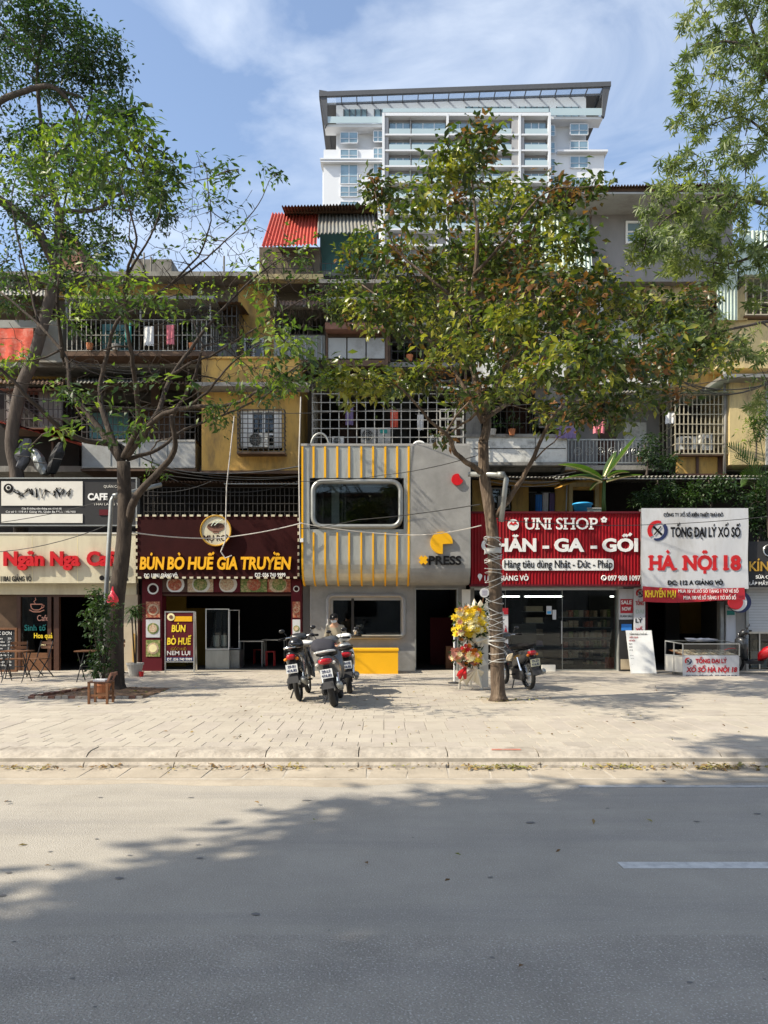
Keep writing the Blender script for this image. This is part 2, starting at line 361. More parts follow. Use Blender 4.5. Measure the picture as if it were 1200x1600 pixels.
def tree(root, limbs, clusters, bark, leafm, depth=None, style='ovate', ll=.12, lw=.05, per=18, spread=.16, droop=.3, seed=1, limbjit=.04, thin=None, bare=(), twigr=.007, crownname='crown'):
    """limbs: list of (points [(px,py,Y)], r0, r1); first one is the trunk.  clusters: (px,py,Y, rx_m, ry_m, rz_m, ntwigs)"""
    rg = np.random.default_rng(seed); nodes = []; nr = []
    tb = MB(); bb = MB()
    for li, (pts, r0, r1) in enumerate(limbs):
        w = [np.array(P(*p)) if len(p) == 3 else np.array(p[1:]) for p in pts]
        w = [p+(rg.normal(0, limbjit*2, 3)*(0 < i < len(w)-1 and li > 0)) for i, p in enumerate(w)]; w = smooth_line(w, 5); k = len(w)
        w = [p+(rg.normal(0, limbjit*.15, 3)*(i > 0 and li > 0)) for i, p in enumerate(w)]
        rs = [r0+(r1-r0)*(i/(k-1))**.8 for i in range(k)]
        if li == 0:
            rs[0] *= 1.55; rs[1] *= 1.12
            tb.tube(w, rs, 14)
        else: bb.tube(w, rs, 8)
        nodes += w; nr += rs
    nodes = np.array(nodes); nr = np.array(nr)
    def grow(tg, rmax, tw):
        nonlocal nodes, nr
        d = np.linalg.norm(nodes-tg, axis=1)+np.where(nodes[:, 2] > tg[2]+.3, .6, 0); i = int(d.argmin()); a = nodes[i]; dist = np.linalg.norm(tg-a)
        k = max(2, int(dist/.22)); mid = (a+tg)/2+rg.normal(0, .10, 3)*dist+np.array([0, 0, -.06*dist])
        t = np.linspace(0, 1, k+1)[:, None]; pts = a*(1-t)**2+mid*2*t*(1-t)+tg*t*t
        pts[1:-1] += rg.normal(0, .018, (k-1, 3))
        r0 = min(nr[i]*.75, rmax); rs = r0+(tw-r0)*t[:, 0]
        bb.tube(list(map(Vector, pts)), list(rs), 5 if rmax > .015 else 3, cap=False)
        nodes = np.vstack([nodes, pts[1:]]); nr = np.concatenate([nr, rs[1:]]); return pts
    twigs = []
    cl = []
    for c in clusters:
        if thin and c[1] > thin[0]: c = (*c[:-1], max(1, int(c[-1]*thin[1])))
        if depth: c = (c[0], c[1], c[2]+rg.uniform(*depth), *c[3:])
        ctr = np.array(P(*c[:3])) if len(c) == 7 else np.array(c[1:4], float); rad = np.array(c[-4:-1]); cl.append((ctr, rad, int(c[-1])))
    for ctr, rad, n in sorted(cl, key=lambda q: np.linalg.norm(nodes-q[0], axis=1).min()):
        m = max(1, n//9)
        for _ in range(m): grow(ctr+rg.normal(0, .38, 3)*rad, .028, .010)
        tg = []
        for _ in range(n):
            q = rg.normal(0, 1, 3); q /= np.linalg.norm(q); tg.append(ctr+q*rad*rg.uniform(.35, 1)**.6)
        for g in sorted(tg, key=lambda g: np.linalg.norm(g-ctr)): twigs.append(grow(g, .010, .004))
    for c in bare:
        ctr = np.array(P(*c[:3])); rad = np.array(c[3:6])
        for _ in range(int(c[6])): q = rg.normal(0, 1, 3); q /= np.linalg.norm(q); grow(ctr+q*rad*rg.uniform(.4, 1.1), .022, .005)
    tb.build('trunk', bark, root, smooth=True)
    bb.build('branches', bark, root, smooth=True, stuff=True)
    pos = []; dr = []; up = []; LL = []; WW = []
    for tw in twigs:
        tip = tw[-1]; td = tw[-1]-tw[max(0, len(tw)-3)]; td /= max(1e-6, np.linalg.norm(td)); nl = max(3, int(per*rg.uniform(.5, 1.4)))
        if style == 'whorl':
            for wi in range(3):
                c = tip-td*wi*.14+rg.normal(0, .03, 3); m = nl//3
                ang = rg.uniform(0, 6.28)+np.arange(m)*2*math.pi/m+rg.normal(0, .2, m)
                u = np.cross(td, [0.3, .2, 1]); u /= np.linalg.norm(u); w = np.cross(td, u)
                d = np.cos(ang)[:, None]*u+np.sin(ang)[:, None]*w+td*rg.uniform(.1, .9, (m, 1)); d[:, 2] -= droop*rg.uniform(.3, 1.3, m)
                pos.append(np.repeat(c[None], m, 0)); dr.append(nrm(d)); up.append(nrm(td[None]+rg.normal(0, .3, (m, 3))))
                LL.append(ll*rg.uniform(.7, 1.2, m)); WW.append(lw*rg.uniform(.8, 1.2, m))
        else:
            idx = rg.integers(max(0, len(tw)//2-1), len(tw), nl); c = tw[idx]+rg.normal(0, spread, (nl, 3))*np.array([1, 1, .7])
            d = rg.normal(0, 1, (nl, 3)); d[:, 2] = d[:, 2]*.5-droop; d += (c-tw[idx])*2+td*.5
            pos.append(c); dr.append(nrm(d)); up.append(nrm(rg.normal(0, .55, (nl, 3))+np.array([0, 0, 1])))
            LL.append(ll*rg.uniform(.4, 1.35, nl)); WW.append(lw*rg.uniform(.7, 1.25, nl))
    v, f = leaves(np.vstack(pos), np.vstack(dr), np.vstack(up), np.concatenate(LL), np.concatenate(WW))
    return mesh_np(crownname, v, f, leafm, root)
# ---------------------------------------------------------------- material list
M('asphalt', (.345, .318, .272), .9, var=.10, scale=1.3, bump=.5, bscale=90, dirt=(.25, .235, .215), damt=.7, dscale=1.0, dstretch=(.12, 1.1, 1), speck=(.58, .56, .53), speckscale=95, speckamt=.6, spec=.15)
M('asphalt_near', (.34, .312, .27), .95, var=.14, scale=2.2, bump=.9, bscale=70, dirt=(.24, .225, .21), damt=.6, dscale=1.0, dstretch=(.15, 1.3, 1), speck=(.62, .60, .56), speckscale=85, speckamt=.8, spec=.15)
M('asphalt_dark', (.16, .155, .15), .95, var=.2, scale=8)
M('dust', (.37, .32, .25), .95, var=.15, scale=1.5, bump=.3, bscale=40, dirt=(.26, .22, .17), dscale=2.5)
M('road_paint', (.56, .56, .54), .7, var=.12, scale=14, dirt=(.25, .25, .25), damt=.6, dscale=9)
M('worn_paint', (.40, .40, .39), .8, var=.12, scale=8, dirt=(.22, .22, .22), damt=.9, dscale=5)
M('kerb_concrete', (.38, .34, .285), .9, var=.2, scale=4, bump=.7, bscale=18, dirt=(.22, .19, .155), damt=.9, dscale=2.6)
M('paving', (.385, .347, .287), .9, var=.10, scale=1.1, bump=.25, bscale=40, dirt=(.30, .26, .215), damt=.6, dscale=1.7)
M('paving_b', (.40, .362, .30), .9, var=.10, scale=1.3, bump=.25, bscale=40, dirt=(.32, .28, .23), damt=.6, dscale=1.9)
M('paving_c', (.375, .335, .285), .9, var=.10, scale=1.7, bump=.25, bscale=40, dirt=(.27, .24, .2), damt=.6, dscale=1.4)
M('mortar', (.40, .36, .30), .95, var=.2, scale=6)
M('soil', (.16, .10, .06), 1, var=.35, scale=12, bump=.8, bscale=30)
M('red_mark', (.45, .16, .11), .9, var=.2, scale=9, dirt=(.4, .33, .27), damt=.9, dscale=14)
M('earth', (.2, .18, .15), 1, var=.2, scale=.2)
M('bark', (.040, .030, .023), .95, var=.35, scale=9, bump=1.0, bscale=22, dirt=(.11, .085, .065), damt=.6, dscale=6, stretch=(1, 1, .28))
M('bark_pale', (.085, .06, .042), .95, var=.4, scale=12, bump=1.5, bscale=30, dirt=(.30, .23, .165), damt=.7, dscale=9, stretch=(1, 1, .2))
M('bark_dark', (.075, .06, .05), .95, var=.35, scale=9, bump=.8, bscale=22, stretch=(1, 1, .28))
leafmat('leaf_bright', [(.022, .045, .012), (.035, .068, .016), (.065, .11, .02), (.20, .26, .035)], .38)
leafmat('leaf_autumn', [(.20, .09, .035), (.035, .055, .018), (.034, .058, .018), (.065, .095, .022), (.12, .15, .028), (.26, .25, .04)], .3, .33)
leafmat('leaf_willow', [(.07, .10, .035), (.11, .15, .05), (.16, .20, .07), (.24, .27, .10)], .35)
leafmat('leaf_dark', [(.018, .042, .015), (.03, .062, .02), (.045, .085, .025)], .3)
leafmat('leaf_banana', [(.035, .075, .02), (.07, .13, .03)], .35, .4)
leafmat('leaf_dry', [(.14, .075, .03), (.24, .15, .06), (.30, .24, .08), (.18, .2, .05)], .1, .8)
M('ochre', (.52, .32, .09), .9, var=.16, scale=1.5, bump=.2, bscale=20, dirt=(.17, .12, .065), damt=.9, dscale=1.3, stretch=(1.6, 1.6, .5))
M('ochre_pale', (.58, .46, .23), .9, var=.14, scale=1.5, dirt=(.22, .17, .11), damt=.85, dscale=1.5, stretch=(1.6, 1.6, .5))
M('beige_wall', (.15, .125, .095), .9, var=.12, scale=2, dirt=(.16, .13, .10), damt=.8, dscale=1.2, stretch=(2, 2, .4))
M('old_concrete', (.25, .24, .22), .9, var=.18, scale=2, bump=.3, bscale=15, dirt=(.07, .07, .065), damt=.85, dscale=1.6, stretch=(1.5, 1.5, .5))
M('white_peeling', (.60, .60, .57), .9, var=.08, scale=3, bump=.3, bscale=15, dirt=(.16, .16, .15), damt=.9, dscale=2.6)
M('grey_render', (.235, .225, .22), .9, var=.10, scale=1.2, dirt=(.15, .145, .14), damt=.6, dscale=.9, stretch=(1.5, 1.5, .5))
M('cement', (.27, .268, .26), .8, var=.22, scale=1.8, bump=.12, bscale=9, dirt=(.23, .23, .225), damt=.8, dscale=1.4)
M('cement_plain', (.33, .325, .315), .8, var=.08, scale=2.5, dirt=(.26, .255, .25), damt=.5, dscale=2.2)
M('zinc', (.46, .48, .46), .4, .5, var=.10, scale=3, dirt=(.33, .33, .31), damt=.6, dscale=2, stretch=(2, 2, .5))
M('steel', (.60, .61, .60), .28, .85, var=.06, scale=3)
M('galv', (.30, .31, .30), .45, .6, var=.14, scale=6)
M('sheet_grey', (.24, .24, .22), .6, .3, var=.15, scale=2, dirt=(.22, .17, .12), damt=.6, dscale=1.3)
M('sheet_green', (.42, .50, .44), .6, .1, var=.1, scale=2, dirt=(.26, .27, .22), damt=.6, dscale=1.5)
M('sheet_red', (.46, .075, .05), .6, 0, var=.12, scale=2, dirt=(.3, .1, .07), damt=.5)
M('sheet_teal', (.10, .26, .27), .6, .1, var=.12, scale=2)
M('rust', (.12, .075, .05), .8, .2, var=.3, scale=5)
M('grille_white', (.36, .35, .32), .6, .1, var=.15, scale=6)
M('grille_dark', (.06, .055, .05), .6, .3, var=.2, scale=5)
M('grille_beige', (.38, .34, .25), .6, .1, var=.15, scale=6)
M('white_panel', (.34, .345, .335), .6, 0, var=.08, scale=2, dirt=(.20, .19, .17), damt=.8)
M('white', (.78, .78, .76), .5, var=.04); M('offwhite', (.66, .64, .58), .6, var=.05)
M('cream', (.60, .55, .40), .6, var=.06, scale=1.5, dirt=(.42, .36, .25), damt=.7, stretch=(1.5, 1.5, .4))
M('cream_paper', (.82, .76, .62), .7, var=.06, scale=8)
M('yellow', (.80, .42, .008), .45, var=.03, scale=3); M('yellow_letter', (.86, .44, .015), .4, var=.05, scale=9)
M('orange', (.80, .24, .02), .5); M('gold', (.62, .36, .06), .35, .5)
M('red', (.52, .015, .018), .4, var=.04); M('red_bright', (.55, .008, .014), .4, var=.03)
M('red_ribbed', (.25, .005, .011), .5, 0, var=.10, scale=2, spec=.12, dirt=(.15, .02, .02), damt=.6, stretch=(2, 2, .4)); M('red_print', (.40, .015, .025), .6, var=.05)
M('brown_sign', (.030, .006, .006), .6, var=.2, scale=2, spec=.1); M('maroon', (.10, .012, .018), .6, var=.1, spec=.15)
M('black', (.008, .008, .009), .6, spec=.15); M('black_gloss', (.012, .012, .014), .22, coat=.3); M('charcoal', (.035, .035, .037), .6, var=.1, spec=.2)
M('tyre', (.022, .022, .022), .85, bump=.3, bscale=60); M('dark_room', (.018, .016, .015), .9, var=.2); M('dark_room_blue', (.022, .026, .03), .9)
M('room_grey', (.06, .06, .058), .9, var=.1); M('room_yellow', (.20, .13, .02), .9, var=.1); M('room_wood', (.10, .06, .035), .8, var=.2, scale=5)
M('wood', (.16, .07, .03), .6, var=.25, scale=6, stretch=(1, 1, 6)); M('wood_dark', (.07, .03, .018), .5, var=.2, scale=6)
M('navy', (.02, .03, .10), .5); M('blue', (.03, .20, .62), .5); M('sky_blue', (.04, .36, .72), .4); M('teal_letter', (.02, .22, .20), .5)
M('terracotta', (.42, .15, .06), .8, var=.15, scale=8); M('brick', (.20, .10, .07), .9, var=.25, scale=6)
M('pot_grey', (.40, .38, .34), .8, var=.1); M('clay', (.5, .42, .3), .8)
M('chrome', (.7, .7, .7), .15, 1); M('silver_paint', (.10, .103, .11), .3, .5, coat=.4); M('dark_paint', (.03, .032, .035), .25, .2, coat=.6)
M('white_paint', (.72, .72, .70), .3, coat=.5); M('tail_red', (.35, .005, .01), .2, coat=.5); M('plate', (.72, .74, .74), .5, var=.03); M('plate_old', (.62, .60, .42), .6)
M('skin', (.50, .29, .19), .6); M('jacket', (.30, .26, .19), .9, var=.15, scale=9, bump=.3, bscale=40); M('trousers', (.03, .03, .04), .9)
M('mask', (.72, .74, .76), .8); M('pink_cloth', (.66, .20, .24), .9, var=.1); M('purple_cloth', (.20, .15, .30), .9, var=.1); M('white_cloth', (.66, .66, .66), .9)
M('red_cloth', (.60, .10, .06), .9, var=.2, scale=5, dirt=(.7, .35, .28), damt=.8, dscale=3); M('tarp', (.55, .29, .05), .8, var=.15); M('tarp_grey', (.12, .12, .13), .8, var=.2)  # last one: plain grey tarpaulin of the wrapped bundle
M('tower_white', (.62, .645, .68), .6, var=.02, scale=.1); M('tower_grey', (.34, .34, .345), .7, var=.03, scale=.1); M('tower_dark', (.075, .08, .09), .6)
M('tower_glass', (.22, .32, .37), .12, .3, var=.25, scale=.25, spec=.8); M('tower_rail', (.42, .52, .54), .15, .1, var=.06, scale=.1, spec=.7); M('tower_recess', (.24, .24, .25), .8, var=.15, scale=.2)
M('roof_panel', (.72, .76, .80), .4, var=.05, scale=.3)
M('tube_light', 'ffffff', emit='fff8ee', est=5); M('paper', (.55, .56, .58), .7, var=.05, scale=3, dirt=(.40, .39, .37), damt=.6, dscale=1.4, stretch=(1.5, 1.5, .5)); M('whiteboard', (.62, .63, .62), .55, var=.07, scale=4, dirt=(.45, .44, .42), damt=.4)
M('food_red', (.35, .08, .04), .5, var=.6, scale=24, dirt=(.62, .45, .28), damt=.9, dscale=14)
M('food_green', (.16, .22, .06), .5, var=.6, scale=24, dirt=(.60, .42, .22), damt=.9, dscale=12)
M('food_pale', (.55, .45, .30), .5, var=.4, scale=24, dirt=(.45, .10, .05), damt=.8, dscale=16)
M('ticket', (.45, .33, .20), .8, var=.5, scale=30, dirt=(.66, .58, .46), damt=.9, dscale=18)
M('goods', (.16, .12, .08), .7, var=.7, scale=9, dirt=(.35, .22, .10), damt=.7, dscale=11)
M('fl_yellow', (.85, .62, .03), .6); M('fl_pale', (.85, .76, .42), .6); M('fl_orange', (.75, .26, .03), .6); M('fl_pink', (.80, .40, .30), .6); M('fl_white', (.8, .78, .7), .6)
M('wrap_white', (.45, .45, .43), .6, var=.1, scale=10); M('bag_red', (.72, .03, .05), .35, var=.1, coat=.3); M('cable', (.03, .03, .03), .6); M('cable_pale', (.45, .43, .40), .7)
M('shutter', (.50, .52, .54), .5, .2, var=.06, scale=3); M('ac_white', (.62, .63, .61), .6, var=.06, scale=4, dirt=(.4, .39, .35), damt=.4)
glassmat('canopy_glass', (.8, .85, .9), .05); glassmat('glass', refl=.04); glassmat('glass_dark', (.35, .38, .38), .06); glassmat('glass_clear', (.88, .92, .92), .06)

# ---------------------------------------------------------------- ground, road, kerb
struct(hb('ground', 'earth', None, (-900, 900, -500, 1500, -.5, -.30)))
struct(hb('road', 'asphalt', None, (-60, 60, -40, 7.62, -.25, 0)))
struct(hb('road_dust', 'dust', None, (-60, 60, 7.62, 8.34, -.25, .002)))
b = MB()                                                    # ragged dust film drifting on to the asphalt
xs = np.linspace(-16, 16, 130); yy = 7.50+.05*np.sin(xs*1.7)+.04*np.sin(xs*5.1+1)+rng.normal(0, .02, 130)+.03*np.clip(xs, 0, 4)
for i in range(129): b.quad((xs[i], yy[i], .0006), (xs[i+1], yy[i+1], .0006), (xs[i+1], 7.64, .004), (xs[i], 7.64, .004))
struct(b.build('dust_film', 'dust', None))
b = MB(); b.add([(X(964, 5.2), YG(1347, 0), .0015), (9, YG(1347, 0), .0015), (9, YG(1357, 0), .0015), (X(973, 5.1), YG(1357, 0), .0015)], [(0, 3, 2, 1)])
struct(b.build('lane_line', 'road_paint', None))
struct(hb('edge_line', 'worn_paint', None, (X(905, 7.45), 16, 7.40, 7.49, .001, .0045)))
struct(hb('near_road_strip', 'asphalt_near', None, (-60, 60, -40, 4.03, -.02, .0015)))
b = MB()
for i in range(50):
    x = random.uniform(-5, 6); y = random.uniform(2.9, 7.2); s = random.uniform(.006, .022)*(y/4)
    q = pxr(0, 0, 1, 7); b.add([(x+a*s*random.uniform(.7, 1.6), y+c*s*random.uniform(.5, 1), .005) for a, c in q], [tuple(range(len(q)))])
b.build('tar_spots', 'asphalt_dark', None); struct(bpy.data.objects['tar_spots'])
gut = struct(hb('gutter', 'mortar', None, (-30, 30, 7.74, 8.30, -.2, .004)))
x = -9.0
while x < 9:
    w = .42 if random.random() < .75 else .84; z = random.uniform(.008, .013); g = .004 if random.random() < .6 else .018
    b = MB(); sk = random.uniform(-.02, .05)
    b.add([(x+g, 7.80, z-.004), (x+w-g, 7.80, z-.004), (x+w-g+sk, 8.29, z), (x+g+sk, 8.29, z), (x+g, 7.80, -.02), (x+w-g, 7.80, -.02), (x+w-g+sk, 8.29, -.02), (x+g+sk, 8.29, -.02)], [(0,1,2,3),(4,5,1,0),(5,6,2,1),(6,7,3,2),(7,4,0,3)])
    b.build('gutter_slab', 'dust', gut); x += w
kerb = struct(hb('kerb', 'mortar', None, (-30, 30, 8.36, 8.78, -.2, .10)))
x = -10.3
while x < 10:
    w = random.choice((.98, 1.0, 1.02)); dz = random.uniform(-.004, .004); b = MB(); g = .006
    prof = [(8.31, -.02), (8.325, .03), (8.40, .095), (8.47, .135+dz), (8.55, SWZ+dz), (8.80, SWZ+dz), (8.80, .0)]
    n = len(prof); vs = [(x+g, a, c) for a, c in prof]+[(x+w-g, a, c) for a, c in prof]
    b.add(vs, [(i, i+n, (i+1) % n+n, (i+1) % n) for i in range(n)]+[tuple(range(n)), tuple(range(2*n-1, n-1, -1))])
    b.build('kerb_stone', 'kerb_concrete', kerb); x += w
pav = struct(hb('pavement', 'mortar', None, (-60, 60, 8.80, 20.35, -.2, SWZ-.012), (-60, 60, 20.35, 30, -.2, SWZ-.014)))
struct(hb('kerb_paint', 'red_mark', None, (X(770, 8.5), X(816, 8.5), 8.56, 8.62, SWZ+.002, SWZ+.006)))
# paving: small tiles, a band of long slabs, small tiles again
def tile_mesh(nm, w, d, mat):
    b = MB(); g = .0025; e = .003; h = .03
    b.add([(g, g, -h), (w-g, g, -h), (w-g, d-g, -h), (g, d-g, -h), (g, g, -e), (w-g, g, -e), (w-g, d-g, -e), (g, d-g, -e), (g+e, g+e, 0), (w-g-e, g+e, 0), (w-g-e, d-g-e, 0), (g+e, d-g-e, 0)],
          [(0,1,5,4),(1,2,6,5),(2,3,7,6),(3,0,4,7),(4,5,9,8),(5,6,10,9),(6,7,11,10),(7,4,8,11),(8,9,10,11)])
    me = bpy.data.meshes.new(nm); me.from_pydata(b.v, [], b.f); me.materials.append(MATS[mat]); return me
tm = [tile_mesh('paving_tile', .3, .3, m) for m in ('paving', 'paving_b', 'paving_c')]
sm = [tile_mesh('paving_slab', .28, .8, m) for m in ('paving', 'paving_b', 'paving_c')]
cnt = 0; far = [MB(), MB(), MB()]
PIT = (-6.35, -4.3, 13.75, 15.5); PIT2 = (1.72, 2.42, 13.0, 13.75)
def hole(x, y, w, d): return any(x+w > p[0] and x < p[1] and y+d > p[2] and y < p[3] for p in (PIT, PIT2))
y = 8.81
while y < 20.2:
    band = abs(y-10.01) < .02; w, d = (.28, .8) if band else (.3, .3); off = (int(y*10) % 2)*w/2*(0 if band else 1)
    hw = y*.5+1.2; k0 = int(-hw/w)
    for k in range(k0, -k0+1):
        x = k*w+off
        if hole(x, y, w, d): continue
        mi = random.choice((0, 0, 1, 1, 2)) if not band else random.choice((0, 2, 2)); z = SWZ+random.uniform(-.0015, .001)
        if y < 11.7 and cnt < 294:
            o = link('paving_slab' if band else 'paving_tile', (sm if band else tm)[mi], pav); o.location = (x, y, z); cnt += 1
            o.rotation_euler = (random.gauss(0, .002), random.gauss(0, .002), random.gauss(0, .003))
        else:
            g = .0025; dz = random.uniform(-.001, .001)
            far[mi].box(x+g, x+w-g, y+g, y+d-g, SWZ-.02, z+dz)
    y += d
b = MB()
for i, q in enumerate(far):
    b.cm = i; b.add(q.v, q.f)
b.build('far_paving', ['paving', 'paving_b', 'paving_c'], pav, stuff=True)
# tree pits
b = MB(); n = 16
for i in range(n):
    for j in range(n):
        x0 = PIT[0]+(PIT[1]-PIT[0])*i/n; x1 = PIT[0]+(PIT[1]-PIT[0])*(i+1)/n; y0 = PIT[2]+(PIT[3]-PIT[2])*j/n; y1 = PIT[2]+(PIT[3]-PIT[2])*(j+1)/n
        h = lambda a, c: SWZ-.01+.07*math.exp(-((a+5.15)**2+(c-14.9)**2)*2.5)+.012*math.sin(a*17+c*13)
        b.quad((x0, y0, h(x0, y0)), (x1, y0, h(x1, y0)), (x1, y1, h(x1, y1)), (x0, y1, h(x0, y1)))
struct(b.build('soil_pit', 'soil', None, smooth=True))
struct(hb('small_soil_pit', 'dust', None, (PIT2[0]-.02, PIT2[1]+.02, PIT2[2]-.02, PIT2[3]+.02, .05, SWZ-.006)))
ed = thing('pit_edging', 'raised brick edging round the soil pit of the left tree', 'edging', (-5.3, 13.8, SWZ))
for i in range(17):
    x = PIT[0]+i*.12; b = MB(); b.box(x, x+.11, PIT[2]-.05, PIT[2]+.02, SWZ-.01, SWZ+.035+random.uniform(-.01, .01)); b.build('brick', 'kerb_concrete' if i % 3 else 'brick', ed)
for i in range(10):
    t = i/10; x = PIT[0]+t*.5+random.uniform(-.02, .02); y = PIT[2]+.1+i*.14; b = MB(); b.box(x-.04, x+.04, y, y+.12, SWZ-.01, SWZ+.04+random.uniform(-.01, .01)); b.build('brick', 'brick', ed)
# dead leaves in the gutter and over the pavement
def litter(name, spots, mat='leaf_dry', L=.07):
    pos = []
    for cx, cy, rx, ry, n, z in spots:
        q = rng.normal(0, 1, (n, 2)); pos.append(np.stack([cx+q[:, 0]*rx, cy+q[:, 1]*ry, np.full(n, z)+rng.uniform(0, .03, n)], 1))
    pos = np.vstack(pos); n = len(pos); d = rng.normal(0, 1, (n, 3)); d[:, 2] *= .2
    v, f = leaves(pos, nrm(d), nrm(rng.normal(0, .35, (n, 3))+[0, 0, 1]), L*rng.uniform(.6, 1.3, n), L*.45*rng.uniform(.6, 1.3, n))
    o = mesh_np(name, v, f, mat, None); return o
sp = [(X(px, 8.25), 8.24, .22*w, .05, n, .02) for px, w, n in ((40, 1, 26), (70, .5, 14), (165, .4, 22), (290, 1, 22), (335, .6, 12), (420, 1, 26), (470, .9, 26), (560, 1, 10), (655, 1.2, 14), (745, .6, 40), (780, .9, 60), (810, .5, 20), (870, 1.5, 8), (985, 1, 70), (1100, .9, 60), (1120, .6, 40), (1180, 1, 40))]
litter('gutter_leaves', sp)
litter('scattered_leaves', [(0, 9.6, 4, .6, 30, SWZ+.004), (0, 13, 5, 2.0, 150, SWZ+.004), (-5.2, 14.6, .7, .5, 90, SWZ+.03), (2.1, 13.4, .5, .3, 50, SWZ+.004), (1, 5.5, 3.5, 1.4, 22, .006)], L=.06)
# ---------------------------------------------------------------- distant tower
TY = 150.0
tw = thing('apartment_tower', 'tall white modern tower with a wide flat roof, far behind the old block', 'tower', (16, TY, 0))
tb = MB()
def tpx(mb, a, b, c, d, y0, y1): mb.px(a, b, c, d, TY+y0, TY+y1)
def TX(px): return X(px, TY)
def tbox(name, mat, boxes):
    for a, b, c, d, y0, y1 in boxes: MB().box(TX(a), TX(c), TY+y0, TY+y1, Z(d, TY), Z(b, TY)).build(name, mat, tw)
tbox('wall', 'tower_white', [(505, 229, 946, 930, 1, 24)])

tbox('side_block', 'tower_white', [(502, 245, 506, 930, 3, 20), (945, 232, 949, 930, 3, 20)])
tbox('ledge', 'tower_white', [(501, 250, 600, 252.5, .1, 3), (500, 246.5, 599, 249, .0, 3), (871, 233.5, 950, 236.5, 0, 3), (507, 193, 598, 197, .2, 3), (856, 181, 942, 185, .2, 3), (598, 180, 858, 183, -.9, 3)])
# projecting balcony grid
fl = [183, 213.5, 238, 262.5, 287, 311.5, 336, 360.5, 385, 410, 435]
bal = []; rec = []
tbox('balcony_frame', 'tower_white', [(597, 181, 601, 450, -1, 1.5), (855, 181, 859, 450, -1, 1.5), (697, 183, 700.5, 450, -1, 1.5), (809, 183, 812.5, 450, -1, 1.5)]+[(601, f, 855, f+2.6, -.95, 1.5) for f in fl])
tbox('screen_panel', 'tower_grey', [(a, f+2.6, c, g, -.7, .9) for f, g in zip(fl, fl[1:]) for a, c in ((601, 607), (799, 809), (812.5, 818))]+[(640 if i % 2 else 641, f+2.6, 642, g, -.3, 1) for i, (f, g) in enumerate(zip(fl, fl[1:]))])
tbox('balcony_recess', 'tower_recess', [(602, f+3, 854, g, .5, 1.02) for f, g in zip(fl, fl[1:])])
for i, (f, g) in enumerate(zip(fl, fl[1:])):
    for a, c in ((608, 641), (643, 697), (701, 752), (756, 798), (819, 854)):
        if i > 6 and a > 640: continue
        mb = MB(); mb.box(TX(a+1), TX(c-1), TY+.30, TY+.46, Z(g-1, TY), Z(f+8, TY)); o = mb.build('balcony_window', 'tower_glass', tw)
        fm = MB()
        for t in (.33, .66): fm.box(TX(a+(c-a)*t)-.07, TX(a+(c-a)*t)+.07, TY+.24, TY+.32, Z(g-1, TY), Z(f+8, TY))
        fm.build('mullion', 'tower_white', o)
        mb = MB(); mb.box(TX(a), TX(c), TY-.92, TY-.86, Z(g, TY), Z(g-8, TY)); mb.build('balustrade', 'tower_rail', tw)
# windows of the two side bays
for x0, x1, rows in ((532, 558, [(203, 219), (230, 245), (254, 283), (288, 303), (312, 330), (340, 358)]), (584, 597, [(201, 217), (228, 243), (252, 277), (288, 303), (312, 330)]), (856, 868, [(192, 208), (219, 235), (245, 262), (272, 288)]), (893, 920, [(190, 206), (217, 233), (241, 258), (274, 290), (300, 318)])):
    for a, c in rows:
        mb = MB(); mb.box(TX(x0), TX(x1), TY+.82, TY+.97, Z(c, TY), Z(a, TY)); o = mb.build('window', 'tower_glass', tw)
        fm = MB(); frame = .12
        xa, xb, za, zb = TX(x0), TX(x1), Z(c, TY), Z(a, TY)
        for q in ((xa-frame, xa, za, zb), (xb, xb+frame, za, zb), ((xa+xb)/2-.06, (xa+xb)/2+.06, za, zb), (xa, xb, zb, zb+frame), (xa, xb, za-frame, za), (xa, xb, (za*.6+zb*.4)-.04, (za*.6+zb*.4)+.04)): fm.box(q[0], q[1], TY+.76, TY+.99, q[2], q[3])
        fm.build('window_frame', 'tower_white', o)
for a, c in ((537, 573), (585, 634), (650, 716), (728, 799), (812, 858), (870, 905)):
    mb = MB(); mb.box(X(a, TY+2), X(c, TY+2), TY+2.35, TY+2.55, Z(186, TY+2), Z(169 if a < 700 else 165, TY+2)); o = mb.build('window', 'tower_glass', tw)
    fm = MB(); k = max(3, int((c-a)/9))
    for i in range(k+1): xx = X(a+(c-a)*i/k, TY+2); fm.box(xx-.09, xx+.09, TY+2.25, TY+2.4, Z(186, TY+2), Z(169 if a < 700 else 165, TY+2))
    fm.build('mullion', 'tower_dark', o)
tbox('terrace_balustrade', 'tower_rail', [(510, 183, 598, 193, -.2, -.1), (598, 174, 856, 180.5, -.9, -.8), (859, 170, 942, 181, -.2, -.1)])
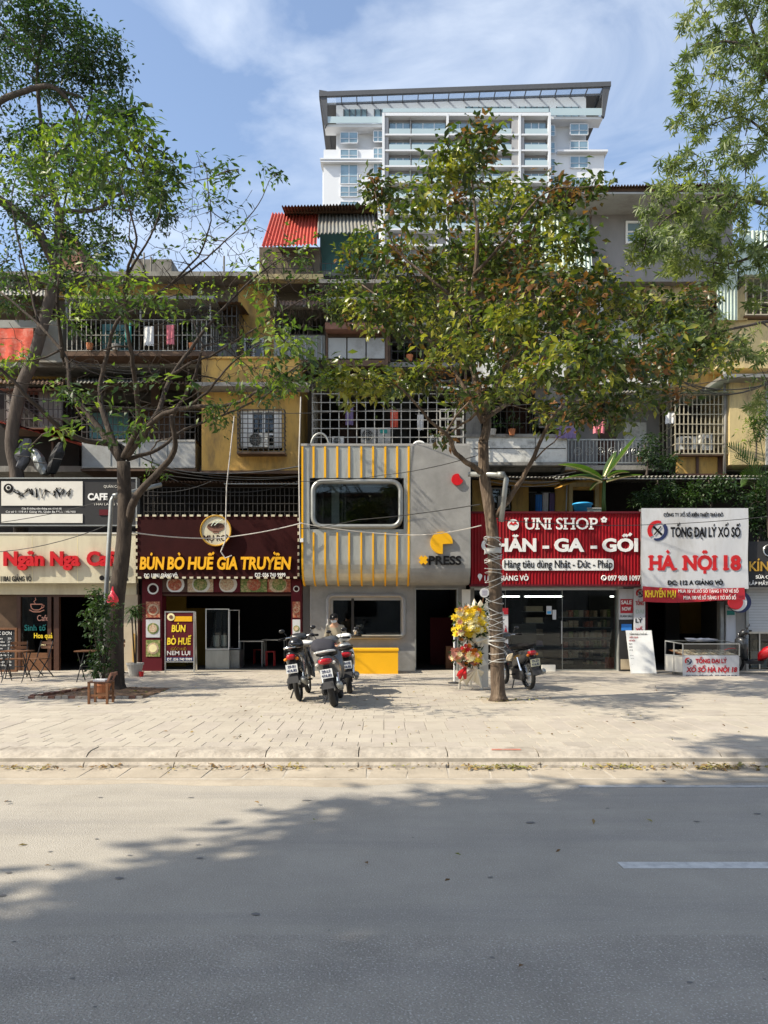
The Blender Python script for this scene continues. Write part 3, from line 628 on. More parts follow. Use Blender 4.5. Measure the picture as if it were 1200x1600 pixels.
# roof: dark rim sloping towards the right, with a glazed strip
rf = MB(); zl, zr = Z(143, TY-.8), Z(127, TY-.8); xl, xr = TX(499), TX(953)
def rb(mb, a, c, y0, y1, h0, h1):                      # box following the roof slope; a, c in 0..1
    xa = xl+(xr-xl)*a; xc = xl+(xr-xl)*c; za = zl+(zr-zl)*a; zc = zl+(zr-zl)*c
    mb.add([(xa, TY+y0, za+h0), (xc, TY+y0, zc+h0), (xc, TY+y1, zc+h0), (xa, TY+y1, za+h0), (xa, TY+y0, za+h1), (xc, TY+y0, zc+h1), (xc, TY+y1, zc+h1), (xa, TY+y1, za+h1)],
           [(0,3,2,1),(4,5,6,7),(0,1,5,4),(1,2,6,5),(2,3,7,6),(3,0,4,7)])
rb(rf, 0, 1, -.8, -.2, -.9, 0); rb(rf, 0, .022, -.2, 24, -1.1, 0); rb(rf, .978, 1, -.2, 24, -1.1, 0); rb(rf, .022, .978, 2.6, 24, -.5, 0)
for i in range(19): rb(rf, .022+.956*i/18-.0015, .022+.956*i/18+.0015, -.2, 2.6, -.6, -.3)
rf.build('roof', 'tower_dark', tw)
for i in range(18):
    mb = MB(); rb(mb, .022+.956*i/18+.0018, .022+.956*(i+1)/18-.0018, -.2, 2.6, -.5, -.42); mb.build('roof_panel', 'canopy_glass', tw)
for a, zt, s in ((503, 150, 1), (949, 138, -1)):           # fins that fold down at both ends
    fn = MB(); fn.add([(TX(a-4*s), TY-.7, Z(zt-6, TY)), (TX(a+8*s), TY-.7, Z(zt-4, TY)), (TX(a+9*s), TY-.35, Z(193 if s > 0 else 183, TY)), (TX(a+5*s), TY-.35, Z(200 if s > 0 else 184, TY)),
            (TX(a-4*s), TY-.1, Z(zt-6, TY)), (TX(a+8*s), TY-.1, Z(zt-4, TY)), (TX(a+9*s), TY+.4, Z(193 if s > 0 else 183, TY)), (TX(a+5*s), TY+.4, Z(200 if s > 0 else 184, TY))],
           [(0,1,2,3),(7,6,5,4),(0,4,5,1),(1,5,6,2),(2,6,7,3),(3,7,4,0)])
    fn.px(a+10*s if s > 0 else a-24, 158 if s > 0 else 146, a+24 if s > 0 else a-10, 160 if s > 0 else 148, TY+1, TY+2) if False else None; fn.build('end_fin', 'tower_dark', tw)
mb = MB(); rb(mb, .055, .93, 2.62, 20, -13, -.502); mb.build('penthouse_wall', 'tower_white', tw)
mb = MB()
for px, h in ((905, 14), (909, 10), (901, 8)): mb.box(TX(px)-.1, TX(px)+.1, TY+6, TY+6.2, zr-1, zr+h*.13)
mb.build('antenna', 'tower_dark', tw)

# ---------------------------------------------------------------- old apartment block
ap = thing('apartment_block', 'weathered old ochre apartment block with caged balconies above the row of shops', 'building', (0, 23.5, 0))
AY = 23.5
def wall_holes(a, b, c, d, Y, th, holes, mb):
    xs = sorted({a, c}|{v for h in holes for v in (h[0], h[2])}); ys = sorted({b, d}|{v for h in holes for v in (h[1], h[3])})
    for i in range(len(xs)-1):
        for j in range(len(ys)-1):
            cx, cy = (xs[i]+xs[i+1])/2, (ys[j]+ys[j+1])/2
            if any(h[0] < cx < h[2] and h[1] < cy < h[3] for h in holes): continue
            mb.quad((X(xs[i], Y), Y, Z(ys[j+1], Y)), (X(xs[i+1], Y), Y, Z(ys[j+1], Y)), (X(xs[i+1], Y), Y, Z(ys[j], Y)), (X(xs[i], Y), Y, Z(ys[j], Y)))
    for h in holes:
        x0, x1, z0, z1 = X(h[0], Y), X(h[2], Y), Z(h[3], Y), Z(h[1], Y)
        mb.add([(x0,Y,z0),(x1,Y,z0),(x1,Y,z1),(x0,Y,z1),(x0,Y+th,z0),(x1,Y+th,z0),(x1,Y+th,z1),(x0,Y+th,z1)], [(0,1,5,4),(1,2,6,5),(2,3,7,6),(3,0,4,7)])
    return mb
holes = [(-60,600,90,700),(120,610,300,700),(500,600,722,700),(745,625,880,690),(900,620,1015,728),(1055,615,1137,705),
         (-40,470,85,545),(110,470,325,548),(430,480,505,545),(610,505,700,565),(750,480,880,550),(900,470,1010,560),(1060,480,1120,550),(1150,430,1260,520)]
mb = MB(); wall_holes(-140, 428, 1340, 905, AY, .25, holes, mb)
mb.box(X(-140, AY), X(1340, AY), AY+3, AY+12, 0, Z(428, AY)); mb.box(X(-140, AY), X(1340, AY), AY+.001, AY+3.2, Z(428, AY)-.25, Z(428, AY))
mb.build('wall', 'beige_wall', ap)
part('ochre_wall', 'ochre', ap, (372, 440, 432, 574, AY-.12, AY), (-140, 552, 100, 598, AY-.12, AY), (330, 576, 480, 735, AY-.1, AY), (-140, 428, 300, 466, AY-.12, AY), (725, 575, 1060, 600, AY-.1, AY), (1010, 428, 1150, 470, AY-.12, AY))
part('inner_wall', 'room_grey', ap, (-140, 440, 1340, 905, AY+2.9, AY+3.0)); part('recess_shade_panel', 'dark_room', ap, (-140, 742, 700, 905, AY-.25, AY-.2), (735, 742, 1340, 905, AY-.25, AY-.2), (-140, 604, 124, 742, AY-.6, AY-.5))  # near-black panels added to stand in for the shade of the recesses
part('floor_slab', 'old_concrete', ap, (-140, 566, 1340, 574, AY-1.0, AY+3), (-140, 728, 1340, 737, AY-1.2, AY+3), (-140, 424, 1340, 431, AY-.7, AY+3))
# timber doors and shutters inside the loggias
for a, b, c, d, m in ((530,630,560,700,'wood_dark'),(600,620,640,700,'room_grey'),(150,640,190,700,'wood'),(220,630,262,700,'room_wood'),(160,490,200,548,'sheet_teal'),(240,485,280,548,'room_wood'),(790,630,830,690,'wood_dark'),(920,640,962,728,'wood_dark'),(985,630,1010,728,'old_concrete'),(640,520,680,565,'wood_dark')):
    o = part('inner_door', m, ap, (a, b, c, d, AY+.5, AY+.6)); part('door_panel', m, o, (a+4, b+5, c-4, (b+d)/2-2, AY+.46, AY+.5), (a+4, (b+d)/2+2, c-4, d-5, AY+.46, AY+.5))
def grille(a, b, c, d, Yf, Yb, nx, nz, mat, parent, r=.011, roof=None, name='window_cage', floor=True):
    mb = MB(); x0, x1, z0, z1 = X(a, Yf), X(c, Yf), Z(d, Yf), Z(b, Yf)
    for i in range(nx+1): x = x0+(x1-x0)*i/nx; mb.box(x-r, x+r, Yf-r, Yf+r, z0, z1)
    for j in range(nz+1): z = z0+(z1-z0)*j/nz; mb.box(x0-r, x1+r, Yf-2*r-.001, Yf-r-.001, z-r, z+r)
    ny = max(2, int((Yb-Yf)/.3))
    for x in (x0, x1):
        for j in range(nz+1): z = z0+(z1-z0)*j/nz; mb.box(x-r*.8, x+r*.8, Yf+r, Yb, z-r*.8, z+r*.8)
        for k in range(1, ny): y = Yf+(Yb-Yf)*k/ny; mb.box(x-r, x+r, y-r, y+r, z0, z1)
    o = mb.build(name, mat, parent)
    if floor: hb('cage_floor', 'rust', o, (x0-.02, x1+.02, Yf-.02, Yb, z0-.05, z0-.015))
    if roof:
        s = MB(); s.sheet((x0-.15, Yf-.25, z1+.02), (x1+.15, Yf-.25, z1+.02), (x0-.15, Yb, z1+.22), (x1+.15, Yb, z1+.22), max(6, int((x1-x0)/.12)), .014, (0, -.2, 1)); s.build('cage_roof', roof, o)
    return o
def window(a, b, c, d, Y, parent, fm='white', gm='glass_dark', mull=1, trans=None, fw=3):
    o = MB(); frame_px(o, a, b, c, d, fw, Y, Y+.09)
    for i in range(mull): x = a+(c-a)*(i+1)/(mull+1); o.px(x-fw*.5, b+fw, x+fw*.5, d-fw, Y+.01, Y+.08)
    if trans: o.px(a+fw, b+(d-b)*trans, c-fw, b+(d-b)*trans+fw*.7, Y+.012, Y+.078)
    f = o.build('window_frame', fm, parent); part('pane', gm, f, (a+fw, b+fw, c-fw, d-fw, Y+.04, Y+.05)); return f
# floor 2, from the left ------------------------------------------------
o = part('bay', 'white_panel', ap, (128, 690, 305, 732, 21.7, 21.76), (128, 690, 131, 732, 21.76, AY), (302, 690, 305, 732, 21.76, AY))
part('bay_floor', 'rust', o, (126, 732.5, 307, 736, 21.66, AY)); part('bay_trim', 'grille_white', o, (128, 687, 305, 690, 21.68, 21.8), (128, 729, 305, 731, 21.66, 21.7))
for x in (172, 216, 260): part('panel_seam', 'galv', o, (x, 690, x+1, 729, 21.685, 21.7))
grille(128, 640, 305, 687, 21.72, AY, 22, 4, 'grille_dark', ap, roof='sheet_grey')
part('inner_shutter', 'rust', ap, (215, 642, 290, 685, 22.3, 22.34)); part('inner_shutter', 'sheet_teal', ap, (140, 645, 200, 685, 22.3, 22.34))
mb = MB(); mb.add([(X(0,21), 20.9, Z(657,21)), (X(112,21), 20.9, Z(688,21)), (X(112,21), 23.3, Z(680,21)), (X(0,21), 23.3, Z(645,21))], [(0,1,2,3)])
mb.sheet((X(-60,21), 20.85, Z(645,21)), (X(112,21), 20.85, Z(690,21)), (X(-60,21), 23.3, Z(628,21)), (X(112,21), 23.3, Z(675,21)), 16, .02, (0, 0, 1)); mb.build('lean_to_roof', 'sheet_red', ap)
part('awning_post', 'rust', ap, (80, 690, 83, 748, 21.2, 21.25), (14, 660, 17, 748, 21.2, 21.25))
# tarpaulins bundled under the lean-to
# yellow bay
yb = MB(); wall_holes(315, 560, 468, 732, 21.5, .15, [(374, 640, 441, 704)], yb)
yb.px(315, 560, 317, 732, 21.501, AY); yb.px(466, 560, 468, 732, 21.501, AY); yb.px(315, 557, 468, 560, 21.45, AY); yb.px(315, 732, 468, 735, 21.48, AY)
o = yb.build('ochre_bay', 'ochre', ap); part('bay_interior', 'dark_room', o, (318, 562, 465, 730, 22.4, 22.45))
part('bay_skirt', 'rust', o, (312, 735.2, 470, 740, 21.46, 21.52), (315, 606, 468, 609, 21.44, 21.5)); part('bay_canopy', 'old_concrete', o, (300, 597, 480, 603, 20.9, 21.5))
f = window(392, 640, 432, 700, 21.58, ap, 'white', 'glass_dark', 1, .62, 4)
part('shutter_leaf', 'white', ap, (376, 640, 392, 700, 21.60, 21.64)); part('shutter_leaf', 'white', ap, (432, 640, 440, 700, 21.60, 21.64))
grille(371, 640, 444, 706, 21.1, 21.5, 9, 9, 'grille_dark', ap, r=.010)
grille(302, 478, 370, 560, 22.2, AY, 9, 5, 'grille_dark', ap, r=.012, roof='rust')
grille(8, 612, 98, 668, 22.0, AY, 12, 4, 'grille_dark', ap, r=.011, roof='sheet_grey')
part('patch_panel', 'old_concrete', ap, (302, 536, 370, 560, 22.25, 22.3))
# big white cage over the grey shop
grille(488, 602, 724, 697, 21.5, AY, 17, 7, 'grille_white', ap, r=.011, roof='sheet_grey')
part('cage_base', 'old_concrete', ap, (486, 697.5, 726, 704, 21.48, AY))
mb = MB(); mb.add([P(682, 603, 21.2), P(722, 608, 21.2), P(722, 600, 22.2), P(682, 592, 22.2), P(682, 605, 21.2), P(722, 610, 21.2), P(722, 602, 22.2), P(682, 594, 22.2)], [(0,1,2,3),(7,6,5,4),(0,4,5,1),(1,5,6,2),(2,6,7,3),(3,7,4,0)]); mb.build('small_awning', 'zinc', ap)
grille(688, 640, 724, 696, 21.2, 21.5, 3, 4, 'grille_white', ap, r=.014)
# concrete parapet and windows right of the tree
o = part('parapet', 'white_peeling', ap, (728, 682, 886, 722, 21.8, 21.95)); part('parapet_rail', 'old_concrete', o, (726, 678, 888, 683, 21.76, 22.0)); part('parapet_groove', 'grille_dark', o, (740, 700, 884, 701.2, 21.79, 21.81), (836, 684, 837, 720, 21.79, 21.81)); part('parapet_base', 'old_concrete', o, (726, 722.3, 888, 727, 21.7, 22.1))
part('loggia_wall', 'old_concrete', ap, (728, 600, 752, 682, 21.9, 22.0), (836, 600, 886, 660, 22.2, 22.3)); grille(752, 625, 832, 680, 21.9, 22.6, 8, 3, 'grille_dark', ap, floor=False)
window(842, 628, 880, 668, 22.1, ap, 'old_concrete', 'glass_dark', 1, None, 2)
# balcony with the towel
part('balcony_slab', 'old_concrete', ap, (884, 727, 1030, 734, 21.7, AY)); rl = MB(); Y = 21.75
for i in range(25): x = X(888+i*5.6, Y); rl.box(x-.009, x+.009, Y, Y+.018, Z(725, Y), Z(687, Y))
rl.box(X(886, Y), X(1026, Y), Y-.01, Y+.03, Z(688, Y), Z(686, Y)); rl.box(X(886, Y), X(1026, Y), Y-.01, Y+.03, Z(724, Y), Z(722, Y))
for cx in (903, 921, 939, 957, 975, 993, 1011):
    q = [(X(a, Y), Y+.01, Z(c, Y)) for a, c in pxr(cx, 705, 6, 10)]; q.append(q[0]); rl.tube(q, .010, 4); q = [(X(a, Y), Y+.01, Z(c, Y)) for a, c in pxr(cx, 705, 3, 6)]; q.append(q[0]); rl.tube(q, .008, 4)
rl.build('balcony_railing', 'galv', ap)
part('balcony_door', 'wood_dark', ap, (935, 655, 962, 726, 22.9, 22.96)); part('balcony_back_wall', 'grey_render', ap, (886, 600, 934, 727, 22.85, 23.0), (963, 600, 1030, 727, 22.85, 23.0)); part('wall_patch', 'white_peeling', ap, (975, 660, 1010, 700, 22.8, 22.849))
# cage at right, ochre skirting
part('cage_backing', 'ochre', ap, (1040, 575, 1140, 612, 22.6, 22.75)); grille(1055, 617, 1136, 709, 21.6, AY, 12, 6, 'grille_beige', ap, r=.013, roof='sheet_green')
part('ochre_skirt', 'ochre', ap, (1058, 713, 1088, 740, 21.8, 21.9), (1092, 713, 1122, 740, 21.8, 21.9)); part('skirt_frame', 'wood_dark', ap, (1088, 712, 1092, 742, 21.76, 21.9), (1122, 712, 1134, 742, 21.76, 21.9), (1050, 740, 1136, 745, 21.7, 22))
part('ochre_side_bay', 'ochre_pale', ap, (1140, 590, 1196, 726, 21.5, AY)); part('white_side_bay', 'white_panel', ap, (1197, 590, 1310, 726, 21.45, AY))
part('slant_awning', 'sheet_grey', ap, (1130, 584, 1320, 589.5, 21.0, AY))
# floor 3
o = part('balcony_slab', 'rust', ap, (100, 549, 335, 556, 21.8, AY)); grille(105, 500, 330, 548, 21.9, AY, 30, 2, 'grille_white', ap, r=.009, floor=False)
part('metal_awning', 'sheet_grey', ap, (100, 462, 335, 467, 21.6, AY)); part('awning_post', 'grille_white', ap, (108, 467, 110.5, 500, 21.9, 21.95), (218, 467, 220.5, 500, 21.9, 21.95), (327, 467, 329.5, 500, 21.9, 21.95))
part('bay', 'sheet_grey', ap, (-60, 500, 60, 512, 21.9, AY), (60, 500, 98, 566, 22.2, AY))
window(381, 528, 412, 560, AY-.2, ap, 'white', 'glass_dark', 1, None, 3)
o = part('bay', 'sheet_grey', ap, (428, 524, 508, 562, 21.9, 22.0)); grille(428, 486, 508, 523, 21.9, AY, 12, 3, 'grille_dark', ap, r=.009, floor=False, roof='sheet_grey')
for i in range(9): part('panel_rib', 'galv', o, (434+i*8.5, 525, 435.4+i*8.5, 561, 21.88, 21.9))
o = part('bay', 'rust', ap, (510, 562, 606, 572, 21.7, AY), (509, 470, 512, 572, 21.68, 21.72), (602, 470, 606, 572, 21.68, 21.72), (512, 516, 602, 527, 21.8, 21.9)); part('pink_ledge', 'brick', o, (508, 504, 608, 514, 21.4, 22.2))
for a, c in ((513, 541), (543, 571), (573, 601)): part('white_panel', 'white_panel', o, (a, 528, c, 560, 21.7, 21.74))
grille(513, 470, 602, 503, 21.72, AY, 10, 2, 'grille_dark', ap, r=.009, floor=False); part('metal_awning', 'sheet_grey', ap, (505, 464, 610, 468, 21.3, AY))
part('metal_awning', 'old_concrete', ap, (612, 504, 705, 509, 21.8, AY), (606, 566, 706, 573, 21.9, AY)); grille(612, 535, 700, 563, 22, AY, 9, 2, 'grille_dark', ap, r=.009, floor=False); part('awning_post', 'rust', ap, (606, 470, 610, 566, 21.8, 21.86))
ms = MB(); ms.sheet(P(760, 560, 21.8), P(880, 560, 21.8), P(760, 500, 21.8), P(880, 500, 21.8), 22, .016, (0, -1, 0)); ms.sheet(P(935, 572, 21.8), P(1050, 572, 21.8), P(935, 500, 21.8), P(1050, 500, 21.8), 22, .016, (0, -1, 0)); ms.build('corrugated_siding', 'white_panel', ap)
part('balcony_box', 'white_peeling', ap, (935, 576, 1056, 600, 21.6, AY), (745, 565, 885, 590, 21.8, AY)); part('balcony_box', 'ochre_pale', ap, (1120, 500, 1240, 575, 22.0, AY)); grille(1165, 436, 1260, 492, 21.8, AY, 8, 3, 'grille_beige', ap, r=.016, roof='sheet_green')
mb = MB(); mb.add([P(1125, 480, 21.9), P(1168, 440, 21.9), P(1168, 500, 21.9), P(1125, 500, 21.9)]+[p+Vector((0, 1.5, 0)) for p in (P(1125, 480, 21.9), P(1168, 440, 21.9), P(1168, 500, 21.9), P(1125, 500, 21.9))], [(0,3,2,1),(0,1,5,4),(1,2,6,5),(0,4,7,3)]); mb.build('stair_side', 'ochre_pale', ap)
ms = MB(); ms.sheet(P(1120, 500, 21.7), P(1152, 500, 21.7), P(1120, 405, 21.7), P(1152, 405, 21.7), 6, .02, (0, -1, 0)); ms.sheet(P(1155, 432, 21.7), P(1330, 432, 21.7), P(1155, 360, 21.9), P(1330, 360, 21.9), 26, .02, (0, -1, 0)); ms.build('corrugated_siding', 'sheet_green', ap)
# roof-top additions
o = part('roof_cabin', 'beige_wall', ap, (405, 386, 500, 436, 22.5, 27)); part('cabin_parapet', 'ochre_pale', o, (395, 428, 505, 436, 22.3, 22.6)); grille(412, 395, 490, 420, 22.3, 22.5, 8, 2, 'grille_dark', ap, r=.009, floor=False)
part('roof_cabin', 'sheet_teal', ap, (500, 362, 592, 440, 23.2, 27)); part('cabin_post', 'rust', ap, (545, 366, 548, 440, 22.6, 22.65), (588, 366, 591, 440, 22.6, 22.65)); part('cabin_balcony', 'old_concrete', ap, (498, 436, 612, 442, 22.2, 23.3)); grille(500, 412, 606, 434, 22.4, 23.2, 12, 2, 'grille_dark', ap, r=.008, floor=False)
rr = MB(); rr.sheet(P(408, 386, 21.9), P(495, 382, 21.9), P(425, 333, 23.2), P(497, 333, 23.2), 15, .03, (0, -.7, .7)); rr.build('roof_sheet', 'sheet_red', ap)
rr = MB(); rr.sheet(P(495.5, 365, 21.9), P(592, 362, 21.9), P(497.5, 331, 23.2), P(584, 331, 23.2), 16, .03, (0, -.7, .7)); rr.build('roof_sheet', 'sheet_grey', ap)
rr = MB(); rr.sheet(P(440, 322, 22.4), P(590, 318, 22.4), P(440, 322, 22.4)+Vector((0, 3, .5)), P(590, 318, 22.4)+Vector((0, 3, .5)), 30, .03, (0, 0, 1)); rr.build('roof_sheet', 'rust', ap); part('roof_fascia', 'rust', ap, (444, 323, 588, 332, 22.9, 22.96))
o = part('roof_cabin', 'grey_render', ap, (925, 312, 1145, 440, 22.0, 27)); window(978, 345, 1004, 380, 21.95, ap, 'white', 'tower_glass', 0, .45, 3)
part('eave_soffit', 'white_panel', ap, (905, 300, 1150, 303, 20.9, 22.6)); rr = MB(); rr.sheet(P(862, 292, 20.8), P(1145, 286, 20.8), P(862, 292, 20.8)+Vector((0, 4, .3)), P(1145, 286, 20.8)+Vector((0, 4, .3)), 60, .03, (0, 0, 1)); rr.build('roof_sheet', 'rust', ap); part('roof_fascia', 'rust', ap, (866, 293, 1142, 299, 20.95, 21.0))
rr = MB(); rr.sheet(P(845, 425, 21.2), P(926, 424, 21.2), P(845, 320, 22.2), P(918, 320, 22.2), 12, .035, (0, -.9, .3)); rr.build('corrugated_siding', 'sheet_green', ap)
part('roof_cabin', 'beige_wall', ap, (700, 385, 844, 440, 22.8, 27)); grille(700, 392, 850, 420, 22, 22.8, 16, 3, 'grille_white', ap, r=.009, floor=False, roof='sheet_red')
part('roof_cabin', 'ochre_pale', ap, (1010, 425, 1120, 470, 22.3, AY)); part('roof_cabin', 'beige_wall', ap, (-140, 440, 60, 470, 23, AY+2))
bp = MB(); bp.add([P(80, 440, 24), P(132, 440, 24), P(120, 372, 24), P(92, 352, 24)]+[p+Vector((0, 2, 0)) for p in (P(80, 440, 24), P(132, 440, 24), P(120, 372, 24), P(92, 352, 24))], [(0,1,2,3),(3,2,6,7),(0,3,7,4),(1,5,6,2),(4,7,6,5)]); bp.build('brick_gable', 'brick', ap)
ms = MB(); ms.sheet(P(80, 436, 23.2), P(150, 436, 23.2), P(88, 400, 25), P(142, 400, 25), 10, .03, (0, -.5, .8)); ms.build('roof_sheet', 'rust', ap)
for px, py in ((225, 395), (236, 402), (350, 400)): MB().tube([P(px, 428, 24), P(px, py, 24)], .03, 5).build('roof_pipe', 'old_concrete', ap)
o = part('roof_cabin', 'old_concrete', ap, (205, 405, 268, 430, 24.2, 26))

# wavy awning edges over the shop roofs, low roofs
la = thing('shop_roof_sheeting', 'long grey corrugated sheeting roof with white wavy edge, right side above the shop signs', 'roof', (10, 21, 3))
ms = MB(); ms.sheet(P(868, 745, 20.7), P(1330, 743, 20.7), P(868, 745, 20.7)+Vector((0, 2.4, .25)), P(1330, 743, 20.7)+Vector((0, 2.4, .25)), 70, .03, (0, 0, 1)); ms.build('corrugated_sheet', 'sheet_grey', la); part('edge_trim', 'grille_white', la, (868, 747, 1330, 748.5, 20.72, 20.76))
lb = thing('shop_roof_sheeting', 'rusty corrugated sheeting edge above the dark grilles over the brown noodle sign', 'roof', (-5, 21, 3))
ms = MB(); ms.sheet(P(225, 752, 20.8), P(466, 754, 20.8), P(225, 752, 20.8)+Vector((0, 2.4, .25)), P(466, 754, 20.8)+Vector((0, 2.4, .25)), 40, .03, (0, 0, 1)); ms.build('corrugated_sheet', 'rust', lb); part('edge_trim', 'galv', lb, (350, 755, 466, 756.5, 20.82, 20.86))
grille(225, 762, 466, 812, 21.0, 22.6, 34, 4, 'grille_dark', lb, floor=False, r=.008)
lc = thing('shop_roof_sheeting', 'corrugated roof edge between the tree and the banana plant above the red sign', 'roof', (4, 21, 3))
ms = MB(); ms.sheet(P(740, 744, 20.9), P(866, 746, 20.9), P(740, 744, 20.9)+Vector((0, 2.4, .25)), P(866, 746, 20.9)+Vector((0, 2.4, .25)), 22, .03, (0, 0, 1)); ms.build('corrugated_sheet', 'sheet_grey', lc)
# ochre shack wall above the red sign
sh = thing('rooftop_shack', 'small ochre shack with dark openings on the shop roof behind the red sign', 'shack', (5, 22, 3))
mb = MB(); wall_holes(738, 750, 945, 815, 21.9, .15, [(765, 758, 800, 800), (826, 760, 868, 815), (895, 765, 930, 815)], mb); mb.build('wall', 'ochre', sh)
part('dark_interior', 'dark_room', sh, (738, 750, 945, 815, 22.7, 22.8)); window(768, 762, 797, 796, 22.0, sh, 'grille_white', 'glass_dark', 1, None, 2); part('window_surround', 'ochre_pale', sh, (889, 760, 895, 815, 21.84, 21.9), (930, 760, 936, 815, 21.84, 21.9), (889, 754, 936, 760, 21.84, 21.9))
# ---------------------------------------------------------------- wear and clutter on the old block
rc = random.Random(17)
for (a, b, c, Yc_) in ((-20, 452, 70, 22.2), (120, 590, 230, 22.6), (232, 594, 312, 22.5), (436, 470, 508, 21.6), (615, 470, 700, 22.3), (720, 470, 830, 22.0), (836, 462, 930, 21.9), (950, 478, 1030, 22.2), (1050, 470, 1120, 22.2), (735, 598, 850, 21.5), (905, 604, 1010, 22.0), (0, 592, 95, 22.3)):
    dx = rc.uniform(-4, 4); ms = MB(); ms.sheet(P(a, b+rc.uniform(4, 10), Yc_-.7), P(c+dx, b+rc.uniform(4, 10), Yc_-.7), P(a, b, Yc_+.9), P(c+dx, b, Yc_+.9), max(8, int((c-a)/6)), .02, (0, 0, 1)); ms.build('patched_awning', rc.choice(('sheet_grey', 'rust', 'sheet_grey', 'rust', 'sheet_green')), ap)
for (a, b, c, d, m) in ((24, 466, 52, 500, 'rust'), (60, 612, 96, 668, 'sheet_grey'), (236, 598, 250, 634, 'rust'), (436, 526, 458, 560, 'rust'), (756, 500, 790, 520, 'rust'), (830, 520, 878, 562, 'old_concrete'), (944, 602, 960, 620, 'rust'), (1064, 480, 1090, 545, 'sheet_teal'), (1095, 484, 1118, 548, 'old_concrete'), (300, 480, 322, 546, 'sheet_grey'), (706, 612, 722, 690, 'rust'), (10, 604, 22, 660, 'old_concrete'), (852, 430, 900, 458, 'white_panel'), (560, 444, 600, 462, 'sheet_teal')):
    part('patch_panel', m, ap, (a, b, c, d, 22.9 if d < 640 else 22.2, 23.0 if d < 640 else 22.25))
for px, b, d, Yc_ in ((311, 440, 735, 23.2), (476, 440, 600, 23.1), (727, 430, 720, 22.4), (1046, 470, 735, 22.6), (1132, 575, 740, 21.6), (104, 440, 600, 23.2), (430, 432, 560, 22.9), (892, 440, 600, 23.1)):
    mb = MB(); mb.tube([P(px, b, Yc_), P(px+rc.uniform(-2, 2), (b+d)/2, Yc_), P(px, d, Yc_)], .045, 7); mb.build('drain_pipe', rc.choice(('old_concrete', 'rust', 'galv')), ap, smooth=True)
for a, b, c, d, Yc_ in ((20, 620, 120, 655, 21.9), (110, 560, 250, 575, 21.4), (250, 735, 470, 750, 20.9), (420, 580, 500, 596, 21.3), (600, 578, 720, 590, 21.4), (720, 735, 900, 742, 20.9), (870, 600, 1060, 612, 21.5), (1040, 585, 1200, 600, 20.9), (100, 470, 330, 485, 21.5)):
    mb = MB()
    for k in range(4):
        p0, p1 = P(a, b+rc.uniform(-8, 8), Yc_), P(c, d+rc.uniform(-8, 8), Yc_); sg = rc.uniform(.05, .5); mb.tube([p0.lerp(p1, t)-Vector((0, 0, sg*4*t*(1-t))) for t in np.linspace(0, 1, 9)], .012, 4)
    mb.build('cable_bundle', 'cable', ap, stuff=True)
for px, py, Yc_ in ((140, 546, 21.8), (180, 547, 21.8), (300, 546, 21.8), (800, 680, 21.7), (770, 680, 21.7), (1000, 724, 21.9), (450, 522, 21.8), (640, 564, 21.9), (540, 502, 21.5), (580, 502, 21.5)):
    t = thing('balcony_plant', 'small potted plant on the balcony edge, '+{140:'leftmost on the upper left balcony',180:'second on the upper left balcony',300:'rightmost on the upper left balcony',800:'right one on the white parapet',770:'left one on the white parapet',1000:'on the iron balcony beside the towel',450:'on the grey metal bay',640:'before the dark third floor opening',540:'left one on the pink ledge',580:'right one on the pink ledge'}[px], 'potted plant', P(px, py, Yc_), 'potted plants on the balconies')
    z = Z(py, Yc_); c = P(px, py, Yc_); mb = MB(); mb.lathe(c, [(.07, 0), (.10, .15), (.10, .17), (.08, .17)], 10); mb.build('pot', rc.choice(('terracotta', 'pot_grey')), t)
    n = 60; q = rng.normal(0, .13, (n, 3)); q[:, 2] = np.abs(q[:, 2])*1.5+.18; v, f = leaves(np.array(c)+q*np.array([1, .7, 1]), nrm(q-np.array([0, 0, .1])), nrm(rng.normal(0, .5, (n, 3))+[0, 0, 1]), .10*rng.uniform(.6, 1.3, n), .045*rng.uniform(.7, 1.2, n)); mesh_np('foliage', v, f, 'leaf_dark', t)

# interiors: tables, stools and wall things deep in the noodle shop and the cafe
for i, (px, Yq) in enumerate(((395, 21.6), (430, 22.6), (280, 22.4))):
    t = thing('dining_table', ('steel table with a red top deep in the noodle shop, centre', 'steel table with a red top deepest in the noodle shop, right', 'steel table with a red top behind the standing maroon board')[i], 'table', (X(px, Yq), Yq, SWZ), 'tables in the noodle shop'); x = X(px, Yq)
    hb('tabletop', 'steel', t, (x-.35, x+.35, Yq-.3, Yq+.3, SWZ+.70, SWZ+.73))
    for sx in (-1, 1):
        for sy in (-1, 1): hb('leg', 'galv', t, (x+sx*.3-.015, x+sx*.3+.015, Yq+sy*.25-.015, Yq+sy*.25+.015, SWZ+.01, SWZ+.70))
    for k, sx in enumerate((-1, 1)):
        s_ = thing('plastic_stool', 'red plastic stool '+('left' if sx < 0 else 'right')+' of the '+('centre', 'deepest right', 'left')[i]+' table in the noodle shop', 'stool', (x+sx*.5, Yq, SWZ), 'stools in the noodle shop'); hb('seat', 'red', s_, (x+sx*.5-.13, x+sx*.5+.13, Yq-.13, Yq+.13, SWZ+.40, SWZ+.43))
        for ax in (-1, 1):
            for ay in (-1, 1): hb('leg', 'red', s_, (x+sx*.5+ax*.11-.015, x+sx*.5+ax*.11+.015, Yq+ay*.11-.015, Yq+ay*.11+.015, SWZ+.012, SWZ+.40))
